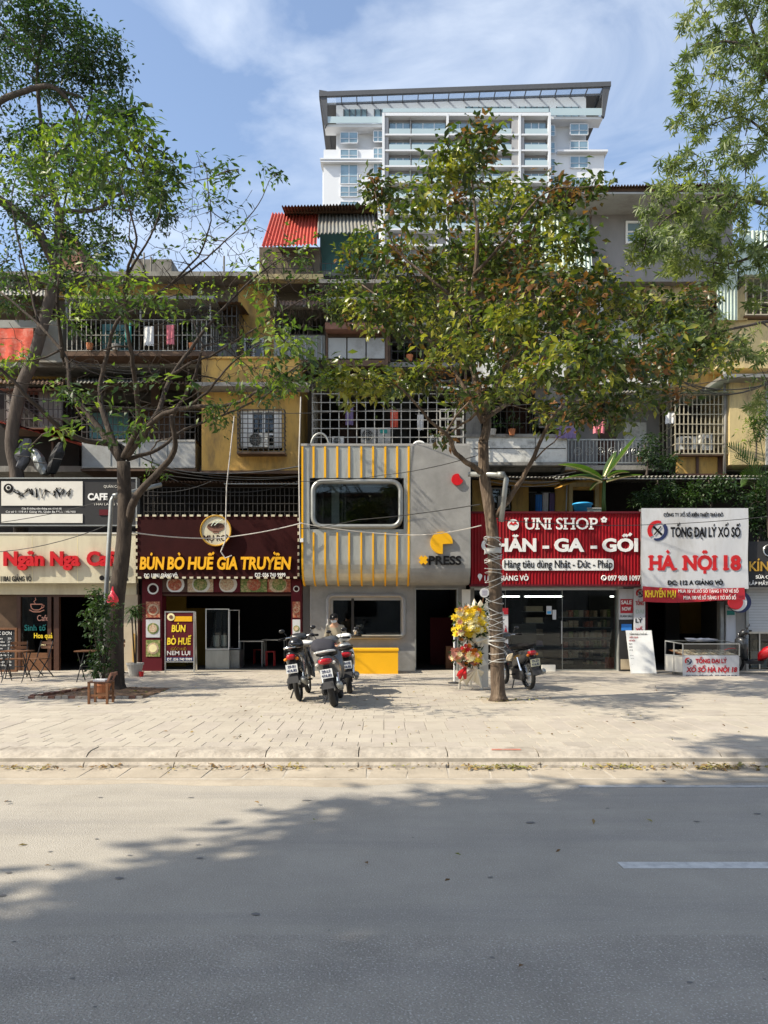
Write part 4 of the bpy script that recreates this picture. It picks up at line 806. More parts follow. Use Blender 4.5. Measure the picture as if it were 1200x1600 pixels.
# ---------------------------------------------------------------- shop rooms
GZ = SWZ
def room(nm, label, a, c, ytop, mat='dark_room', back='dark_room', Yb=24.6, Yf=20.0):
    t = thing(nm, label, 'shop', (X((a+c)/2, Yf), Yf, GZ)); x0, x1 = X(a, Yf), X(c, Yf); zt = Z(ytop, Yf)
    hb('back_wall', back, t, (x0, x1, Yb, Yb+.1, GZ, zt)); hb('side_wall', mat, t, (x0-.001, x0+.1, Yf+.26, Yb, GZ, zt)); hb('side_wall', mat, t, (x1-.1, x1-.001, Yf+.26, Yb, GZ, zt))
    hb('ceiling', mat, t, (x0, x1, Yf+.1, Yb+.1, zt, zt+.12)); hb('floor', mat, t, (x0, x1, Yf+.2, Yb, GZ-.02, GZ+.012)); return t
# --- cafe (left)
cf = room('cafe', 'dim corner cafe behind the cream sign at the far left, wooden door frames', -90, 213, 905, 'dark_room', 'dark_room')
part('lintel', 'cream', cf, (-90, 911.5, 213, 929, 19.95, 20.2)); part('pillar', 'clay', cf, (192, 929, 215, 1048, 19.97, 20.25)); part('pillar_edge', 'ochre', cf, (207, 990, 211, 1048, 19.94, 19.97))
part('door_post', 'wood_dark', cf, (26, 930, 32, 1048, 20.02, 20.12), (74, 930, 80, 1048, 20.02, 20.12), (84, 930, 92, 1048, 20.02, 20.14), (28, 930, 190, 932.5, 20.0, 20.02))
part('low_wall', 'room_wood', cf, (-90, 930, 26, 1048, 20.05, 20.2)); o = part('shop_window', 'glass', cf, (32, 932, 74, 1020, 20.06, 20.08)); part('door_kick_panel', 'wood', o, (32, 1020, 74, 1048, 20.04, 20.1))
part('glass_door', 'glass_dark', cf, (150, 934, 190, 1046, 20.3, 20.32)); part('notice', 'yellow', cf, (187, 988, 193, 994, 20.2, 20.21))
# window lettering: a drawn cup and the drinks
Y = 20.035
mb = MB(); mb.tube([P(*q, Y) for q in ((48,944),(49,950),(53,953),(61,953),(65,950),(66,944),(48,944))], .012, 4); mb.tube([P(*q, Y) for q in ((46,953),(52,956),(62,956),(69,953))], .012, 4); mb.tube([P(*q, Y) for q in ((55,943),(53,940),(56,937),(55,934))], .010, 4); mb.tube([P(*q, Y) for q in ((66,945),(69,946),(68,949),(65,950))], .010, 4)
mb.build('cup_drawing', 'fl_pink', cf)
text('Cafe', 58, 76, 961, 970, Y, 'fl_pink', cf, .004); text('Sinh tố', 38, 72, 976, 985, Y, 'teal_letter', cf, .004, bold=.02); text('Hoa quả', 53, 82, 989, 997, Y-.02, 'fl_yellow', cf, .004, bold=.02); text('ép', 63, 71, 1003, 1010, Y, 'fl_pale', cf, .004, bold=.02)
sgn = thing('cafe_sign', 'cream sign board with bulbous red letters Ngân Nga Cafe over the left cafe', 'sign', (X(60,19.7), 19.7, 3))
part('board', 'cream', sgn, (-60, 834, 212, 911, 19.6, 19.8))
part('board_edge', 'offwhite', sgn, (-60, 832, 213, 834, 19.58, 19.82)); part('panel_seam', 'fl_pale', sgn, (-18, 834, -17.4, 911, 19.597, 19.6), (50, 834, 50.5, 911, 19.597, 19.6), (121, 834, 121.5, 911, 19.597, 19.6), (190, 834, 190.5, 911, 19.597, 19.6))
text('Ngân', 5, 68, 860, 883, 19.5, 'red_bright', sgn, .08, bold=.055, split=True); text('Nga', 78, 124, 860, 883, 19.5, 'red_bright', sgn, .08, bold=.055, split=True); text('Cafe', 135, 190, 860, 883, 19.5, 'red_bright', sgn, .08, bold=.055, split=True)
text('118A1 GIẢNG VÕ', 1, 49, 900, 908, 19.592, 'black', sgn, .006, bold=.03); text('0936 285 826', 166, 200, 900, 907, 19.592, 'black', sgn, .006, bold=.03)
mb = MB(); pxpoly(mb, pxr(159, 903, 4, 12), 19.59, .008); mb.build('phone_symbol', 'black', sgn)
s2 = thing('cafe_sign', 'black framed sign with a white panel and the word CAFE, above the cream sign', 'sign', (X(60,20.2), 20.2, 4))
part('board', 'charcoal', s2, (-60, 748, 212, 820, 20.2, 20.4)); mb = MB(); frame_px(mb, -62, 746, 214, 822, 2, 20.17, 20.42); mb.build('board_frame', 'galv', s2)
part('white_panel', 'offwhite', s2, (2, 752, 129, 790, 20.18, 20.2)); part('white_strip', 'offwhite', s2, (2, 803, 129, 817, 20.18, 20.2))
mb = MB(); pxpoly(mb, pxr(13, 763, 7.5, 20), 20.165, .012); mb.build('round_emblem', 'black', s2); mb = MB(); pxpoly(mb, pxr(13, 762, 4, 14), 20.155, .009); mb.build('emblem_ring', 'offwhite', s2); mb = MB(); pxpoly(mb, pxr(13, 762, 2.6, 12), 20.148, .006); mb.build('emblem_bean', 'black', s2)
mb = MB(); rg = random.Random(4)                         # brush-like script across the white panel
for i in range(11):
    cx = 24+i*8.2; pts = []
    for k in range(7): pts.append(P(cx+rg.uniform(-4, 6), 766+rg.uniform(-4, 12)*(1 if i % 3 else .7), 20.165))
    mb.tube(pts, [.004+.011*rg.random() for _ in pts], 4)
mb.build('brush_script', 'black', s2)
text('CAFE', 137, 168, 770, 781, 20.185, 'white', s2, .01, bold=.05); text('QUÁN CÀ PHÊ', 162, 196, 758, 762, 20.19, 'offwhite', s2, .006); text('THAI LANG THANG', 146, 204, 786, 789.5, 20.19, 'offwhite', s2, .006)
text('Cửa đi những năm tháng xưa cũ trà đá', 34, 96, 793, 796, 20.19, 'white', s2, .006); text('Cơ sở 1: 118 A1 Giảng Võ, Quận Ba Đình - Hà Nội', 9, 118, 798, 801, 20.19, 'white', s2, .006)
part('red_badge', 'maroon', s2, (155, 796, 172, 805, 20.18, 20.2)); 
# --- noodle restaurant
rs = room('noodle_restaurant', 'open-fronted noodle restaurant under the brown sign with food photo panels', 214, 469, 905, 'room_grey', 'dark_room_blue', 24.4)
part('yellow_wall', 'room_yellow', rs, (238, 932, 290, 1048, 21.4, 21.5)); part('yellow_wall', 'room_yellow', rs, (290, 950, 322, 1048, 21.8, 21.9))
part('poster_pillar', 'maroon', rs, (222, 905, 253, 1050, 19.9, 20.3), (455, 905, 471, 1050, 19.9, 20.3)); part('poster_lintel', 'brown_sign', rs, (253, 903, 455, 928, 19.9, 20.15)); part('door_head', 'wood_dark', rs, (253, 928, 455, 931, 19.95, 20.2))
pm = ['food_red', 'food_green', 'food_pale', 'food_red', 'food_green']
for i, (a, c) in enumerate(((254, 292), (293, 333), (334, 375), (376, 417), (418, 454))):
    o = part('food_photo', ['wood_dark', 'food_pale', 'maroon', 'food_green', 'food_red'][i], rs, (a, 905, c, 925, 19.885, 19.9)); mb = MB(); q = [(x, min(925, max(905, y))) for x, y in pxr((a+c)/2+rng.uniform(-3, 3), 913, 14, 22)]; pxpoly(mb, q, 19.878, .007); mb.build('plate_print', ['white', 'offwhite', 'offwhite', 'food_green', 'food_pale'][i], o)
    mb = MB(); pxpoly(mb, [(x, min(925, max(905, 913+(y-913)*.9))) for x, y in pxr((a+c)/2, 913, 11, 18)], 19.872, .006); mb.build('dish_print', pm[i], o)
for a, c in ((228, 250), (457, 469)):
    for j, (y0, y1) in enumerate(((908, 932), (940, 965), (968, 996), (1000, 1026))):
        o = part('food_photo', ['maroon', 'food_red', 'paper', 'food_green'][j], rs, (a, y0, c, y1, 19.885, 19.9)); mb = MB(); r = (c-a)/2*.8; pxpoly(mb, pxr((a+c)/2, (y0+y1)/2, r, 18), 19.878, .007); mb.build('plate_print', ['white', 'food_pale', 'food_green', 'food_pale'][j], o)
        mb = MB(); pxpoly(mb, pxr((a+c)/2, (y0+y1)/2, r*.72, 14), 19.872, .006); mb.build('dish_print', ['brown_sign', 'food_red', 'food_pale', 'fl_pale'][j], o)
sg = thing('restaurant_sign', 'dark brown sign board reading BÚN BÒ HUẾ GIA TRUYỀN in orange letters', 'sign', (X(340,19.6), 19.6, 3))
part('board', 'brown_sign', sg, (214, 806, 467, 903, 19.55, 19.8))
mb = MB()
for i in range(22): x = 215+i*11.6; mb.px(x, 804, x+5.5, 807, 19.52, 19.56); mb.px(x, 901, x+5.5, 904, 19.52, 19.56)
for i in range(9): y = 809+i*10.8; mb.px(212, y, 214.5, y+5, 19.52, 19.56); mb.px(465, y, 467.5, y+5, 19.52, 19.56)
mb.build('dashed_border', 'cream', sg, stuff=True)
for a, b, c, d, s, k in ((218, 0, 257, 0, 'BÚN', 0), (261, 0, 288, 0, 'BÒ', 0), (293, 0, 335, 0, 'HUẾ', 0), (339, 0, 371, 0, 'GIA', 0), (376, 0, 455, 0, 'TRUYỀN', 0)):
    text(s, a, c, 869, 889, 19.50, 'yellow_letter', sg, .035, bold=.045, shear=.12, split=True)
text('ĐC: 118A1 GIẢNG VÕ', 225, 277, 896, 902, 19.53, 'white', sg, .015, bold=.03); text('ĐT: 036 740 9999', 398, 446, 895, 901, 19.53, 'white', sg, .015, bold=.03)
mb = MB(); pxpoly(mb, pxr(337, 829, 23, 36), 19.44, .10); o = mb.build('round_logo', 'cream', sg)
mb = MB(); q = pxr(337, 829, 23.3, 36); pts = [P(a, c, 19.43) for a, c in q]; mb.tube(pts+[pts[0]], .022, 5); mb.build('logo_rim', 'gold', o)
mb = MB(); pxpoly(mb, [(323, 822)]+[(337+14*math.cos(t), 822+9*math.sin(t)) for t in np.linspace(math.pi, 0, 12)]+[(351, 822)], 19.43, .008); pxpoly(mb, [(331, 830), (343, 830), (341, 833), (333, 833)], 19.43, .008); mb.build('bowl_symbol', 'brick', o)
mb = MB(); pxpoly(mb, [(337+13*math.cos(t), 821+4*math.sin(t)) for t in np.linspace(0, 2*math.pi, 20)][:-1], 19.424, .006); mb.build('broth_symbol', 'wood_dark', o)
mb = MB(); mb.tube([P(335, 821, 19.41), P(341, 816, 19.41), P(348, 812, 19.41)], .010, 4); mb.tube([P(330, 822, 19.41), P(334, 816, 19.41), P(342, 813, 19.41)], .010, 4); mb.build('noodle_symbol', 'sheet_green', o)
text('MỤ RƠI', 318, 356, 836, 845, 19.432, 'brown_sign', o, .006, bold=.008)
# the glass counter, bowls
gc = thing('glass_counter', 'grey counter with a white-framed glass cabinet and stacked bowls inside the noodle restaurant', 'counter', (X(348,20.7), 20.7, GZ))
part('counter_base', 'zinc', gc, (321, 1016, 358, 1049, 20.5, 21.3)); part('counter_side', 'galv', gc, (358.2, 1016, 374, 1049, 20.7, 21.3)); mb = MB(); frame_px(mb, 321, 951, 358, 1015, 1.5, 20.5, 20.53); frame_px(mb, 358.2, 953, 374, 1014, 1, 20.9, 20.93); mb.build('cabinet_frame', 'white', gc)
part('cabinet_glass', 'glass', gc, (322.5, 952.5, 356.5, 1013.5, 20.51, 20.52)); part('cabinet_back', 'dark_room_blue', gc, (322, 952, 357, 1014, 21.25, 21.27)); part('shelf', 'galv', gc, (322, 1012, 357, 1013.4, 20.54, 21.2))
for cx, k in ((338, 10), (350, 10)):
    st = thing('bowl_stack', 'stack of white bowls in the glass cabinet, '+('left' if cx == 338 else 'right')+' one', 'bowls', (X(cx, 20.9), 20.9, Z(1012, 20.9)), 'bowl stacks in the glass cabinet')
    for i in range(k): mb = MB(); z = Z(1011, 20.9)+i*.03; mb.lathe((X(cx, 20.9), 20.9, z), [(.04, 0), (.085, .035), (.088, .05), (.08, .045)], 12); mb.build('bowl', 'offwhite', st, smooth=True)
# A-frame board
af = thing('pavement_board', 'standing maroon board reading BÚN BÒ HUẾ, NEM LỤI at the restaurant entrance', 'board', (X(280,19.3), 19.3, GZ))
Ya = 19.3; mb = MB()
part('print_panel', 'maroon', af, (259, 957, 302, 1033, Ya, Ya+.03)); frame_px(mb, 257, 955, 304, 1035, 2, Ya-.01, Ya+.04); mb.px(257, 1035, 259, 1056, Ya-.01, Ya+.04); mb.px(302, 1035, 304, 1056, Ya-.01, Ya+.04); mb.px(259, 1046, 302, 1047.5, Ya, Ya+.03)
mb.bar(P(305, 956, Ya), P(307, 1052, 19.9), .04); mb.bar(P(295, 1060, 19.0), P(307, 1054, 19.6), .03); mb.build('steel_frame', 'steel', af)
part('phone_strip', 'navy', af, (259, 1027, 302, 1033, Ya-.012, Ya-.002)); part('yellow_strip', 'yellow', af, (272, 963, 300, 971, Ya-.012, Ya-.002))
mb = MB(); pxpoly(mb, pxr(267, 964, 6, 16), Ya-.02, .01); mb.build('round_logo', 'fl_pale', af); mb = MB(); pxpoly(mb, pxr(267, 964, 3, 12), Ya-.026, .006); mb.build('logo_mark', 'brick', af)
text('BÚN', 268, 290, 976, 987, Ya-.01, 'fl_yellow', af, .008, bold=.04, shear=.1); text('BÒ HUẾ', 261, 299, 996, 1007, Ya-.01, 'fl_yellow', af, .008, bold=.04, shear=.1); text('(GỐC HUẾ)', 267, 291, 1012, 1016, Ya-.01, 'gold', af, .008)
text('NEM LỤI', 261, 297, 1017, 1023.5, Ya-.01, 'white', af, .008, bold=.01); text('ĐT: 036 740 9999', 261, 300, 1028, 1032, Ya-.018, 'white', af, .006, bold=.02)

# --- grey and yellow kiosk building
kx = thing('kiosk_building', 'two-storey grey cement kiosk with rounded bulging upper floor and yellow fins', 'building', (X(600,20), 20, GZ))
YF = 19.3
def KX(px): return X(px, YF)
# upper volume: profile in y-z swept in x, with window opening cut as separate faces
z_top = Z(697, YF); z_bot = Z(913, YF); R = .62
def prof(rad=R, yf=YF, yb=22.0):
    p = [(yb, z_top), (yf, z_top), (yf, Z(833, YF)), (yf, z_bot+rad)]
    for i in range(1, 9): a = math.pi/2*i/8; p.append((yf+rad-rad*math.cos(a), z_bot+rad-rad*math.sin(a)))
    p.append((yb, z_bot)); return p
def sweep(x0, x1, pr, mb, ends=True):
    n = len(pr); vs = [(x0, y, z) for y, z in pr]+[(x1, y, z) for y, z in pr]
    fs = [(i, i+n, i+1+n, i+1) for i in range(n-1)]
    if ends: fs += [tuple(range(n)), tuple(range(2*n-1, n-1, -1))]
    mb.add(vs, fs)
wx0, wx1, wz0, wz1 = 484.0, 631.0, 827.0, 747.0             # window recess pixels
mb = MB(); pr = prof()
sweep(KX(472), KX(wx0), pr, mb); sweep(KX(wx1), KX(641), pr, mb)
mid = [(YF, Z(wz0, YF))]+pr[3:]; sweep(KX(wx0), KX(wx1), mid, mb, False)
sweep(KX(wx0), KX(wx1), [(22.0, z_top), (YF, z_top), (YF, Z(wz1, YF))], mb, False)
mb.build('ribbed_wall', 'zinc', kx)
mb = MB(); sweep(KX(641)+.002, KX(735), [(y-.03 if y < 21 else y, z) for y, z in prof(.5)], mb); mb.build('plain_wall', 'cement', kx)
part('roof_cap', 'cement_plain', kx, (470, 693, 735, 696.5, YF-.02, 22.1)); part('core', 'cement_plain', kx, (486, 905, 735, 911, 19.95, 22))
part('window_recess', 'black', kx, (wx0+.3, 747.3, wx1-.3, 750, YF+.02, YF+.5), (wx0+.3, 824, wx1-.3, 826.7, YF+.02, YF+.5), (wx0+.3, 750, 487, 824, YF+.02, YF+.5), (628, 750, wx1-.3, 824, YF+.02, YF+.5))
def rwindow(a, b, c, d, Yf, w, r, depth, fm):
    cx, cz = (X(a, Yf)+X(c, Yf))/2, (Z(b, Yf)+Z(d, Yf))/2; W = X(c, Yf)-X(a, Yf); H = Z(b, Yf)-Z(d, Yf)
    mb = MB(); rings = []
    for inset, y in ((0, Yf+depth), (0, Yf+.05), (.02, Yf+.012), (.05, Yf), (w-.05, Yf), (w-.02, Yf+.012), (w, Yf+.05), (w, Yf+depth)):
        rings.append([(x, y, z) for x, z in rrect(cx, cz, W-2*inset, H-2*inset, max(.02, r-inset))])
    n = len(rings[0]); vs = [v for q in rings for v in q]; mb.add(vs, [(i*n+j, i*n+(j+1) % n, (i+1)*n+(j+1) % n, (i+1)*n+j) for i in range(len(rings)-1) for j in range(n)])
    o = mb.build('window_surround', fm, kx, smooth=True)
    g = MB(); q = rrect(cx, cz, W-2*w+.01, H-2*w+.01, r-w); g.prism(q, Yf+.10, Yf+.115); g.build('pane', 'glass', o)
    return o, (cx, cz, W-2*w, H-2*w)
o, q = rwindow(485, 748, 630, 826, YF-.08, .12, .30, .55, 'galv')
m2 = MB()
for x, w in ((503, 2), (538, 2.5), (534, 1.5)): m2.px(x, 756, x+w, 818, YF+.06, YF+.10)
m2.px(492, 755, 623, 757, YF+.07, YF+.12); m2.build('mullion', 'charcoal', o)
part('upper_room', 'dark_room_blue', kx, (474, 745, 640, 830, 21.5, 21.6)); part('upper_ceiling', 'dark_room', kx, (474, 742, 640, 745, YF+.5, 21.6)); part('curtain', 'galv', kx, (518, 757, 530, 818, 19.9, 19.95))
# yellow fins that follow the curve
fins = [472.6, 490, 508, 527, 545.5, 564.5, 583, 602, 620.5, 638.5]
def fin(px, w, y0, y1, full):
    mb = MB(); pr = [(y, z) for y, z in prof()][1:-1]; d = .03; inner = []; outer = []
    zt = Z(y0, YF); zb = Z(y1, YF) if not full else -9
    pts = [(YF, zt)]
    for y, z in pr[1:]:
        if z < zt and z > zb: pts.append((y, z))
    if not full: pts.append((YF, zb))
    for i, (y, z) in enumerate(pts):
        a = pts[max(0, i-1)]; c = pts[min(len(pts)-1, i+1)]; t = Vector((c[0]-a[0], c[1]-a[1])).normalized(); nn = Vector((t.y, -t.x))
        if nn.x > 0: nn = -nn
        outer.append((y+nn.x*d, z+nn.y*d)); inner.append((y+.01, z))
    x0, x1 = KX(px-w/2), KX(px+w/2); n = len(pts); vs = []
    for x in (x0, x1): vs += [(x, *p) for p in outer]+[(x, *p) for p in inner]
    fs = []
    for i in range(n-1): fs += [(i, i+1, 2*n+i+1, 2*n+i), (i, n+i, n+i+1, i+1), (2*n+i, 2*n+i+1, 3*n+i+1, 3*n+i)]
    fs += [(0, 2*n, 3*n, n), (n-1, 2*n-1, 4*n-1, 3*n-1)]
    mb.add(vs, fs); mb.build('yellow_fin', 'yellow', kx)
for i, px in enumerate(fins):
    if i in (0, 9): fin(px, 2.9, 698, 0, True)
    else: fin(px, 3.1, 698, 746.5, False); fin(px, 2.6, 832, 0, True)
# ground floor
mb = MB(); YK = 20.0; wall_holes(486, 912, 728, 1050, YK, .28, [(520, 938, 626, 992), (650, 921, 714, 1050)], mb); mb.build('ground_wall', 'cement', kx)
part('left_return', 'cement_plain', kx, (472, 905, 486, 1050, 20.25, 20.35), (484.5, 905, 486, 1050, 20.0, 20.25)); part('right_jamb', 'offwhite', kx, (722, 921, 735, 1050, 19.92, 20.3))
mb = MB(); mb.px(648, 918.5, 650, 1050, 19.97, 20.1); mb.px(714, 918.5, 716, 1050, 19.97, 20.1); mb.px(650, 918.5, 714, 920.8, 19.97, 20.1); mb.build('door_frame', 'galv', kx)
o, q = rwindow(509, 927, 634, 999, YK-.08, .10, .20, .4, 'cement_plain')
part('mullion', 'charcoal', o, (549, 935, 553, 992, 20.0, 20.06)); part('window_sill', 'zinc', o, (515, 992, 628, 994, 19.86, 20.3))
x0, x1 = X(486, YK), X(728, YK)
hb('inner_back_wall', 'dark_room_blue', kx, (x0, x1, 23.6, 23.7, GZ, Z(912, YK))); hb('inner_side_wall', 'dark_room', kx, (x0+.01, x0+.1, YK+.3, 23.6, GZ, Z(912, YK))); hb('inner_side_wall', 'dark_room', kx, (x1-.1, x1-.01, YK+.3, 23.6, GZ, Z(912, YK))); hb('inner_floor', 'dark_room', kx, (x0, x1, YK+.28, 23.6, GZ-.02, GZ+.012))
part('partition', 'dark_room', kx, (640, 921, 646, 1050, 20.3, 23)); part('inner_panel', 'maroon', kx, (672, 965, 712, 1046, 22.0, 22.1))
# emblem and letters on the plain wall
YL = YF-.03
mb = MB(); pts = [(690+17*math.cos(math.radians(a)), 848+17*math.sin(math.radians(a))) for a in range(90, 361, 9)]; pts = [(692, 865)]+pts+[(707, 849), (692, 849)]; pxpoly(mb, [(692, 850)]+[(690+17.5*math.cos(math.radians(a)), 848+17.5*math.sin(math.radians(a))) for a in range(84, 367, 8)], YL-.07, .07); mb.build('round_emblem', 'yellow', kx)
mb = MB(); pxpoly(mb, [(719, 747)]+[(714.5+9*math.cos(math.radians(a)), 749+9*math.sin(math.radians(a))) for a in range(10, 292, 12)], YL-.06, .06); mb.build('red_emblem', 'red_bright', kx)
mb = MB()

c = (661.5, 875); a = 7.2; k = 2.9; s = .7071
poly = []
for q in ((k, k), (a, k), (a, -k), (k, -k), (k, -a), (-k, -a), (-k, -k), (-a, -k), (-a, k), (-k, k), (-k, a), (k, a)): poly.append((c[0]+(q[0]-q[1])*s, c[1]+(q[0]+q[1])*s))
pxpoly(mb, poly, YL-.07, .07); mb.build('cross_emblem', 'yellow', kx)
text('PRESS', 670, 721, 868, 882, YL-.03, 'black', kx, .03, bold=.035, split=True)

# wall lamp / cable junction on left edge
part('junction_box', 'white', kx, (468.5, 841, 474, 847, YF-.06, YF))
yc = thing('yellow_counter', 'bright yellow counter box standing under the kiosk window', 'counter', (X(585,19.2), 19.2, GZ))
part('counter_body', 'yellow', yc, (537, 1017, 622, 1061, 19.0, 19.75)); part('counter_top', 'yellow', yc, (536, 1014.5, 623, 1017, 18.98, 19.78))
part('box_inside', 'wood', kx, (697, 1010, 711, 1046, 20.6, 20.9))
cup = thing('takeaway_cup', 'small white cup on the kiosk window ledge', 'cup', (X(554.5,19.9), 19.9, Z(992, 19.9))); mb = MB(); mb.lathe((X(554.5,19.9), 19.9, Z(992, 19.9)+.003), [(.03, 0), (.045, .11), (.046, .12), (.03, .121)], 14); mb.build('cup_body', 'white', cup, smooth=True)
# threshold slab in front of the kiosk door
struct(part('door_step', 'cement_plain', None, (645, 1052, 722, 1056, 19.5, 20.2)))

# --- red-sign shop
us = room('bedding_shop', 'glass-fronted bedding shop under the red ribbed sign, tubes lit inside', 735, 1000, 905, 'room_grey', 'dark_room', 24.6)
part('left_jamb', 'old_concrete', us, (735, 918, 741, 1050, 19.98, 20.25)); part('head_beam', 'galv', us, (735, 914, 1003, 919, 19.95, 20.2)); part('door_track', 'steel', us, (741, 919, 969, 922, 20.0, 20.15))
for a, c in ((741, 790), (790, 879), (879, 968)): o = part('glass_panel', 'glass', us, (a+.6, 922, c-.6, 1048, 20.05, 20.065)); part('panel_edge', 'galv', o, (c-.6, 922, c, 1048, 20.04, 20.075), (a+.6, 1046, c-.6, 1048.5, 20.035, 20.05))
part('right_jamb', 'zinc', us, (966, 916, 974, 1052, 19.9, 20.2)); part('door_handle', 'steel', us, (877, 970, 878.5, 1006, 19.98, 20.03)); part('opening_notice', 'paper', us, (854, 947, 862, 960, 20.02, 20.045), (863.5, 953, 869, 968, 20.02, 20.045)); part('notice_print', 'sky_blue', us, (855, 955, 861, 959, 20.015, 20.02))
for a, c in ((778, 812), (820, 878), (954, 966)): part('tube_light', 'tube_light', us, (a, 931, c, 933, 21.2, 21.25))
for i, (a, c) in enumerate(((880, 912), (914, 940), (942, 966))):
    for j in range(6):
        y = 950+j*16; part('shelf', 'galv', us, (a, y+14, c, y+15, 22.2, 22.8))
        for k in range(random.randint(2, 4)): x = a+1+k*(c-a)/4; part('boxed_goods', random.choice(('goods', 'food_pale', 'food_red', 'food_green', 'clay')), us, (x, y+random.uniform(2, 6), x+(c-a)/4-1.2, y+14, 22.25, 22.6))
for j in range(5): part('shelf', 'galv', us, (820, 955+j*18, 850, 956+j*18, 22.5, 23)); part('folded_bedding', random.choice(('goods', 'clay', 'purple_cloth')), us, (822, 947+j*18, 848, 955+j*18, 22.55, 22.9))
part('room_divider', 'room_grey', us, (800, 975, 838, 1046, 21.9, 22.3)); part('white_bin', 'offwhite', us, (847, 1039, 868, 1050, 19.8, 19.9)); part('red_goods', 'sheet_red', us, (952, 1028, 964, 1047, 20.6, 21))
un = thing('shop_sign', 'deep red ribbed sign board with white letters UNI SHOP, CHĂN - GA - GỐI', 'sign', (X(870,19.5), 19.5, 3))
ms = MB(); ms.sheet(P(736, 913, 19.5), P(1006, 913, 19.5), P(736, 802, 19.5), P(1006, 802, 19.5), 54, .009, (0, -1, 0), seg=6); ms.build('ribbed_sheet', 'red_ribbed', un)
part('board', 'maroon', un, (736, 802, 1006, 913, 19.53, 19.75)); mb = MB(); mb.px(735, 799, 1008, 802, 19.46, 19.78); mb.px(735, 913, 1008, 916, 19.46, 19.78); mb.build('sign_edge', 'maroon', un); part('right_return', 'maroon', un, (1000, 914, 1008, 918, 19.9, 20.1))
YU = 19.462
text('UNI', 819, 862, 809, 827, YU, 'white', un, .015, bold=.01, serif=.2); text('SHOP', 869, 934, 809, 827, YU, 'white', un, .015, bold=.01, serif=.2)
mb = MB(); pxpoly(mb, pxr(802, 820, 8.8, 24), YU, .03); o = mb.build('round_logo', 'white', un); mb = MB(); pxpoly(mb, [(795, 820), (799, 815), (802, 818), (805, 814), (809, 820), (805, 819), (802, 821), (798, 819)], YU-.008, .008); mb.build('mountain_symbol', 'red', o)
mb = MB()
for i in range(5): a = math.radians(72*i-90); pxpoly(mb, pxr(944+3*math.cos(a), 812+3*math.sin(a), 2, 8), YU+.001*i, .03)
mb.build('flower_symbol', 'white', un)
text('CHĂN', 752, 838, 840, 861, YU, 'white', un, .02, bold=.05, split=True); text('-', 848, 858, 840, 861, YU, 'white', un, .02, bold=.05, split=True); text('GA', 866, 913, 840, 861, YU, 'white', un, .02, bold=.05, split=True); text('-', 923, 933, 840, 861, YU, 'white', un, .02, bold=.05, split=True); text('GỐI', 941, 997, 840, 861, YU, 'white', un, .02, bold=.05, split=True)
mb = MB(); cx, cz = (X(785, YU)+X(959, YU))/2, Z(882, YU); mb.prism(rrect(cx, cz, X(959, YU)-X(785, YU), Z(873, YU)-Z(891.5, YU), .09), YU+.01, YU+.04); o = mb.build('white_strip', 'white', un)
text('Hàng tiêu dùng Nhật - Đức - Pháp', 788, 957, 875, 887, YU, 'black', o, .008, bold=.012)
text('112A GIẢNG VÕ', 757, 826, 899, 907, YU+.02, 'white', un, .02, bold=.03); text('097 988 1097', 950, 1001, 899, 907, YU+.02, 'white', un, .02, bold=.03)
mb = MB(); pxpoly(mb, [(750, 908), (746.5, 901)]+[(750+3.6*math.cos(math.radians(a)), 900+3.6*math.sin(math.radians(a))) for a in range(180, 361, 30)]+[(753.5, 901)], YU+.02, .02); mb.tube([P(a, c, YU+.02) for a, c in pxr(943.5, 903, 3.6, 12)]+[P(947.1, 903, YU+.02)], .013, 4); pxpoly(mb, [(941.5, 901), (943, 901), (944, 904), (946, 905), (945, 906), (942, 904)], YU+.021, .02); mb.build('contact_symbols', 'white', un)

# --- lottery shop
lo = room('lottery_shop', 'narrow open lottery shop under the white sign, red sales banner hung across', 1003, 1166, 905, 'room_grey', 'dark_room', 23.8)
part('left_pillar', 'maroon', lo, (966, 916, 1012, 1050, 20.02, 20.4)); part('right_pillar', 'old_concrete', lo, (1130, 918, 1166, 1050, 20.02, 20.4)); part('door_frame', 'galv', lo, (1126, 940, 1131, 1050, 19.98, 20.05)); part('inner_wall', 'room_yellow', lo, (1060, 930, 1128, 990, 22.6, 22.7)); part('inner_partition', 'room_grey', lo, (1040, 930, 1062, 1048, 22.3, 22.4)); part('lintel', 'old_concrete', lo, (1003, 908, 1166, 920, 20.0, 20.2))
ls = thing('lottery_sign', 'light grey banner sign reading HÀ NỘI 18 with a red and navy arc logo', 'sign', (X(1085,19.4), 19.4, 3))
Yl = 19.4; mb = MB(); nx, nz = 14, 8
grid = [[(X(1002+167*i/nx, Yl)+.01*math.sin(j), Yl+.02*math.sin(i*.9+j*.6)*(0 if i in (0, nx) else 1)*.35, Z(794+126*j/nz, Yl)-(.03 if j == nz and 3 < i < 12 else 0)) for i in range(nx+1)] for j in range(nz+1)]
mb.add([p for r in grid for p in r], [(j*(nx+1)+i, (j+1)*(nx+1)+i, (j+1)*(nx+1)+i+1, j*(nx+1)+i+1) for j in range(nz) for i in range(nx)]); mb.build('banner_sheet', 'paper', ls, smooth=True)
part('back_frame', 'galv', ls, (1002, 795, 1168, 919, Yl+.03, Yl+.2)); YT = Yl-.012
text('CÔNG TY XỔ SỐ KIẾN THIẾT THỦ ĐÔ', 1037, 1130, 801.5, 807, YT, 'black', ls, .01, bold=.01); text('TỔNG ĐẠI LÝ XỔ SỐ', 1048, 1157, 823, 838.5, YT, 'black', ls, .01, bold=.03)
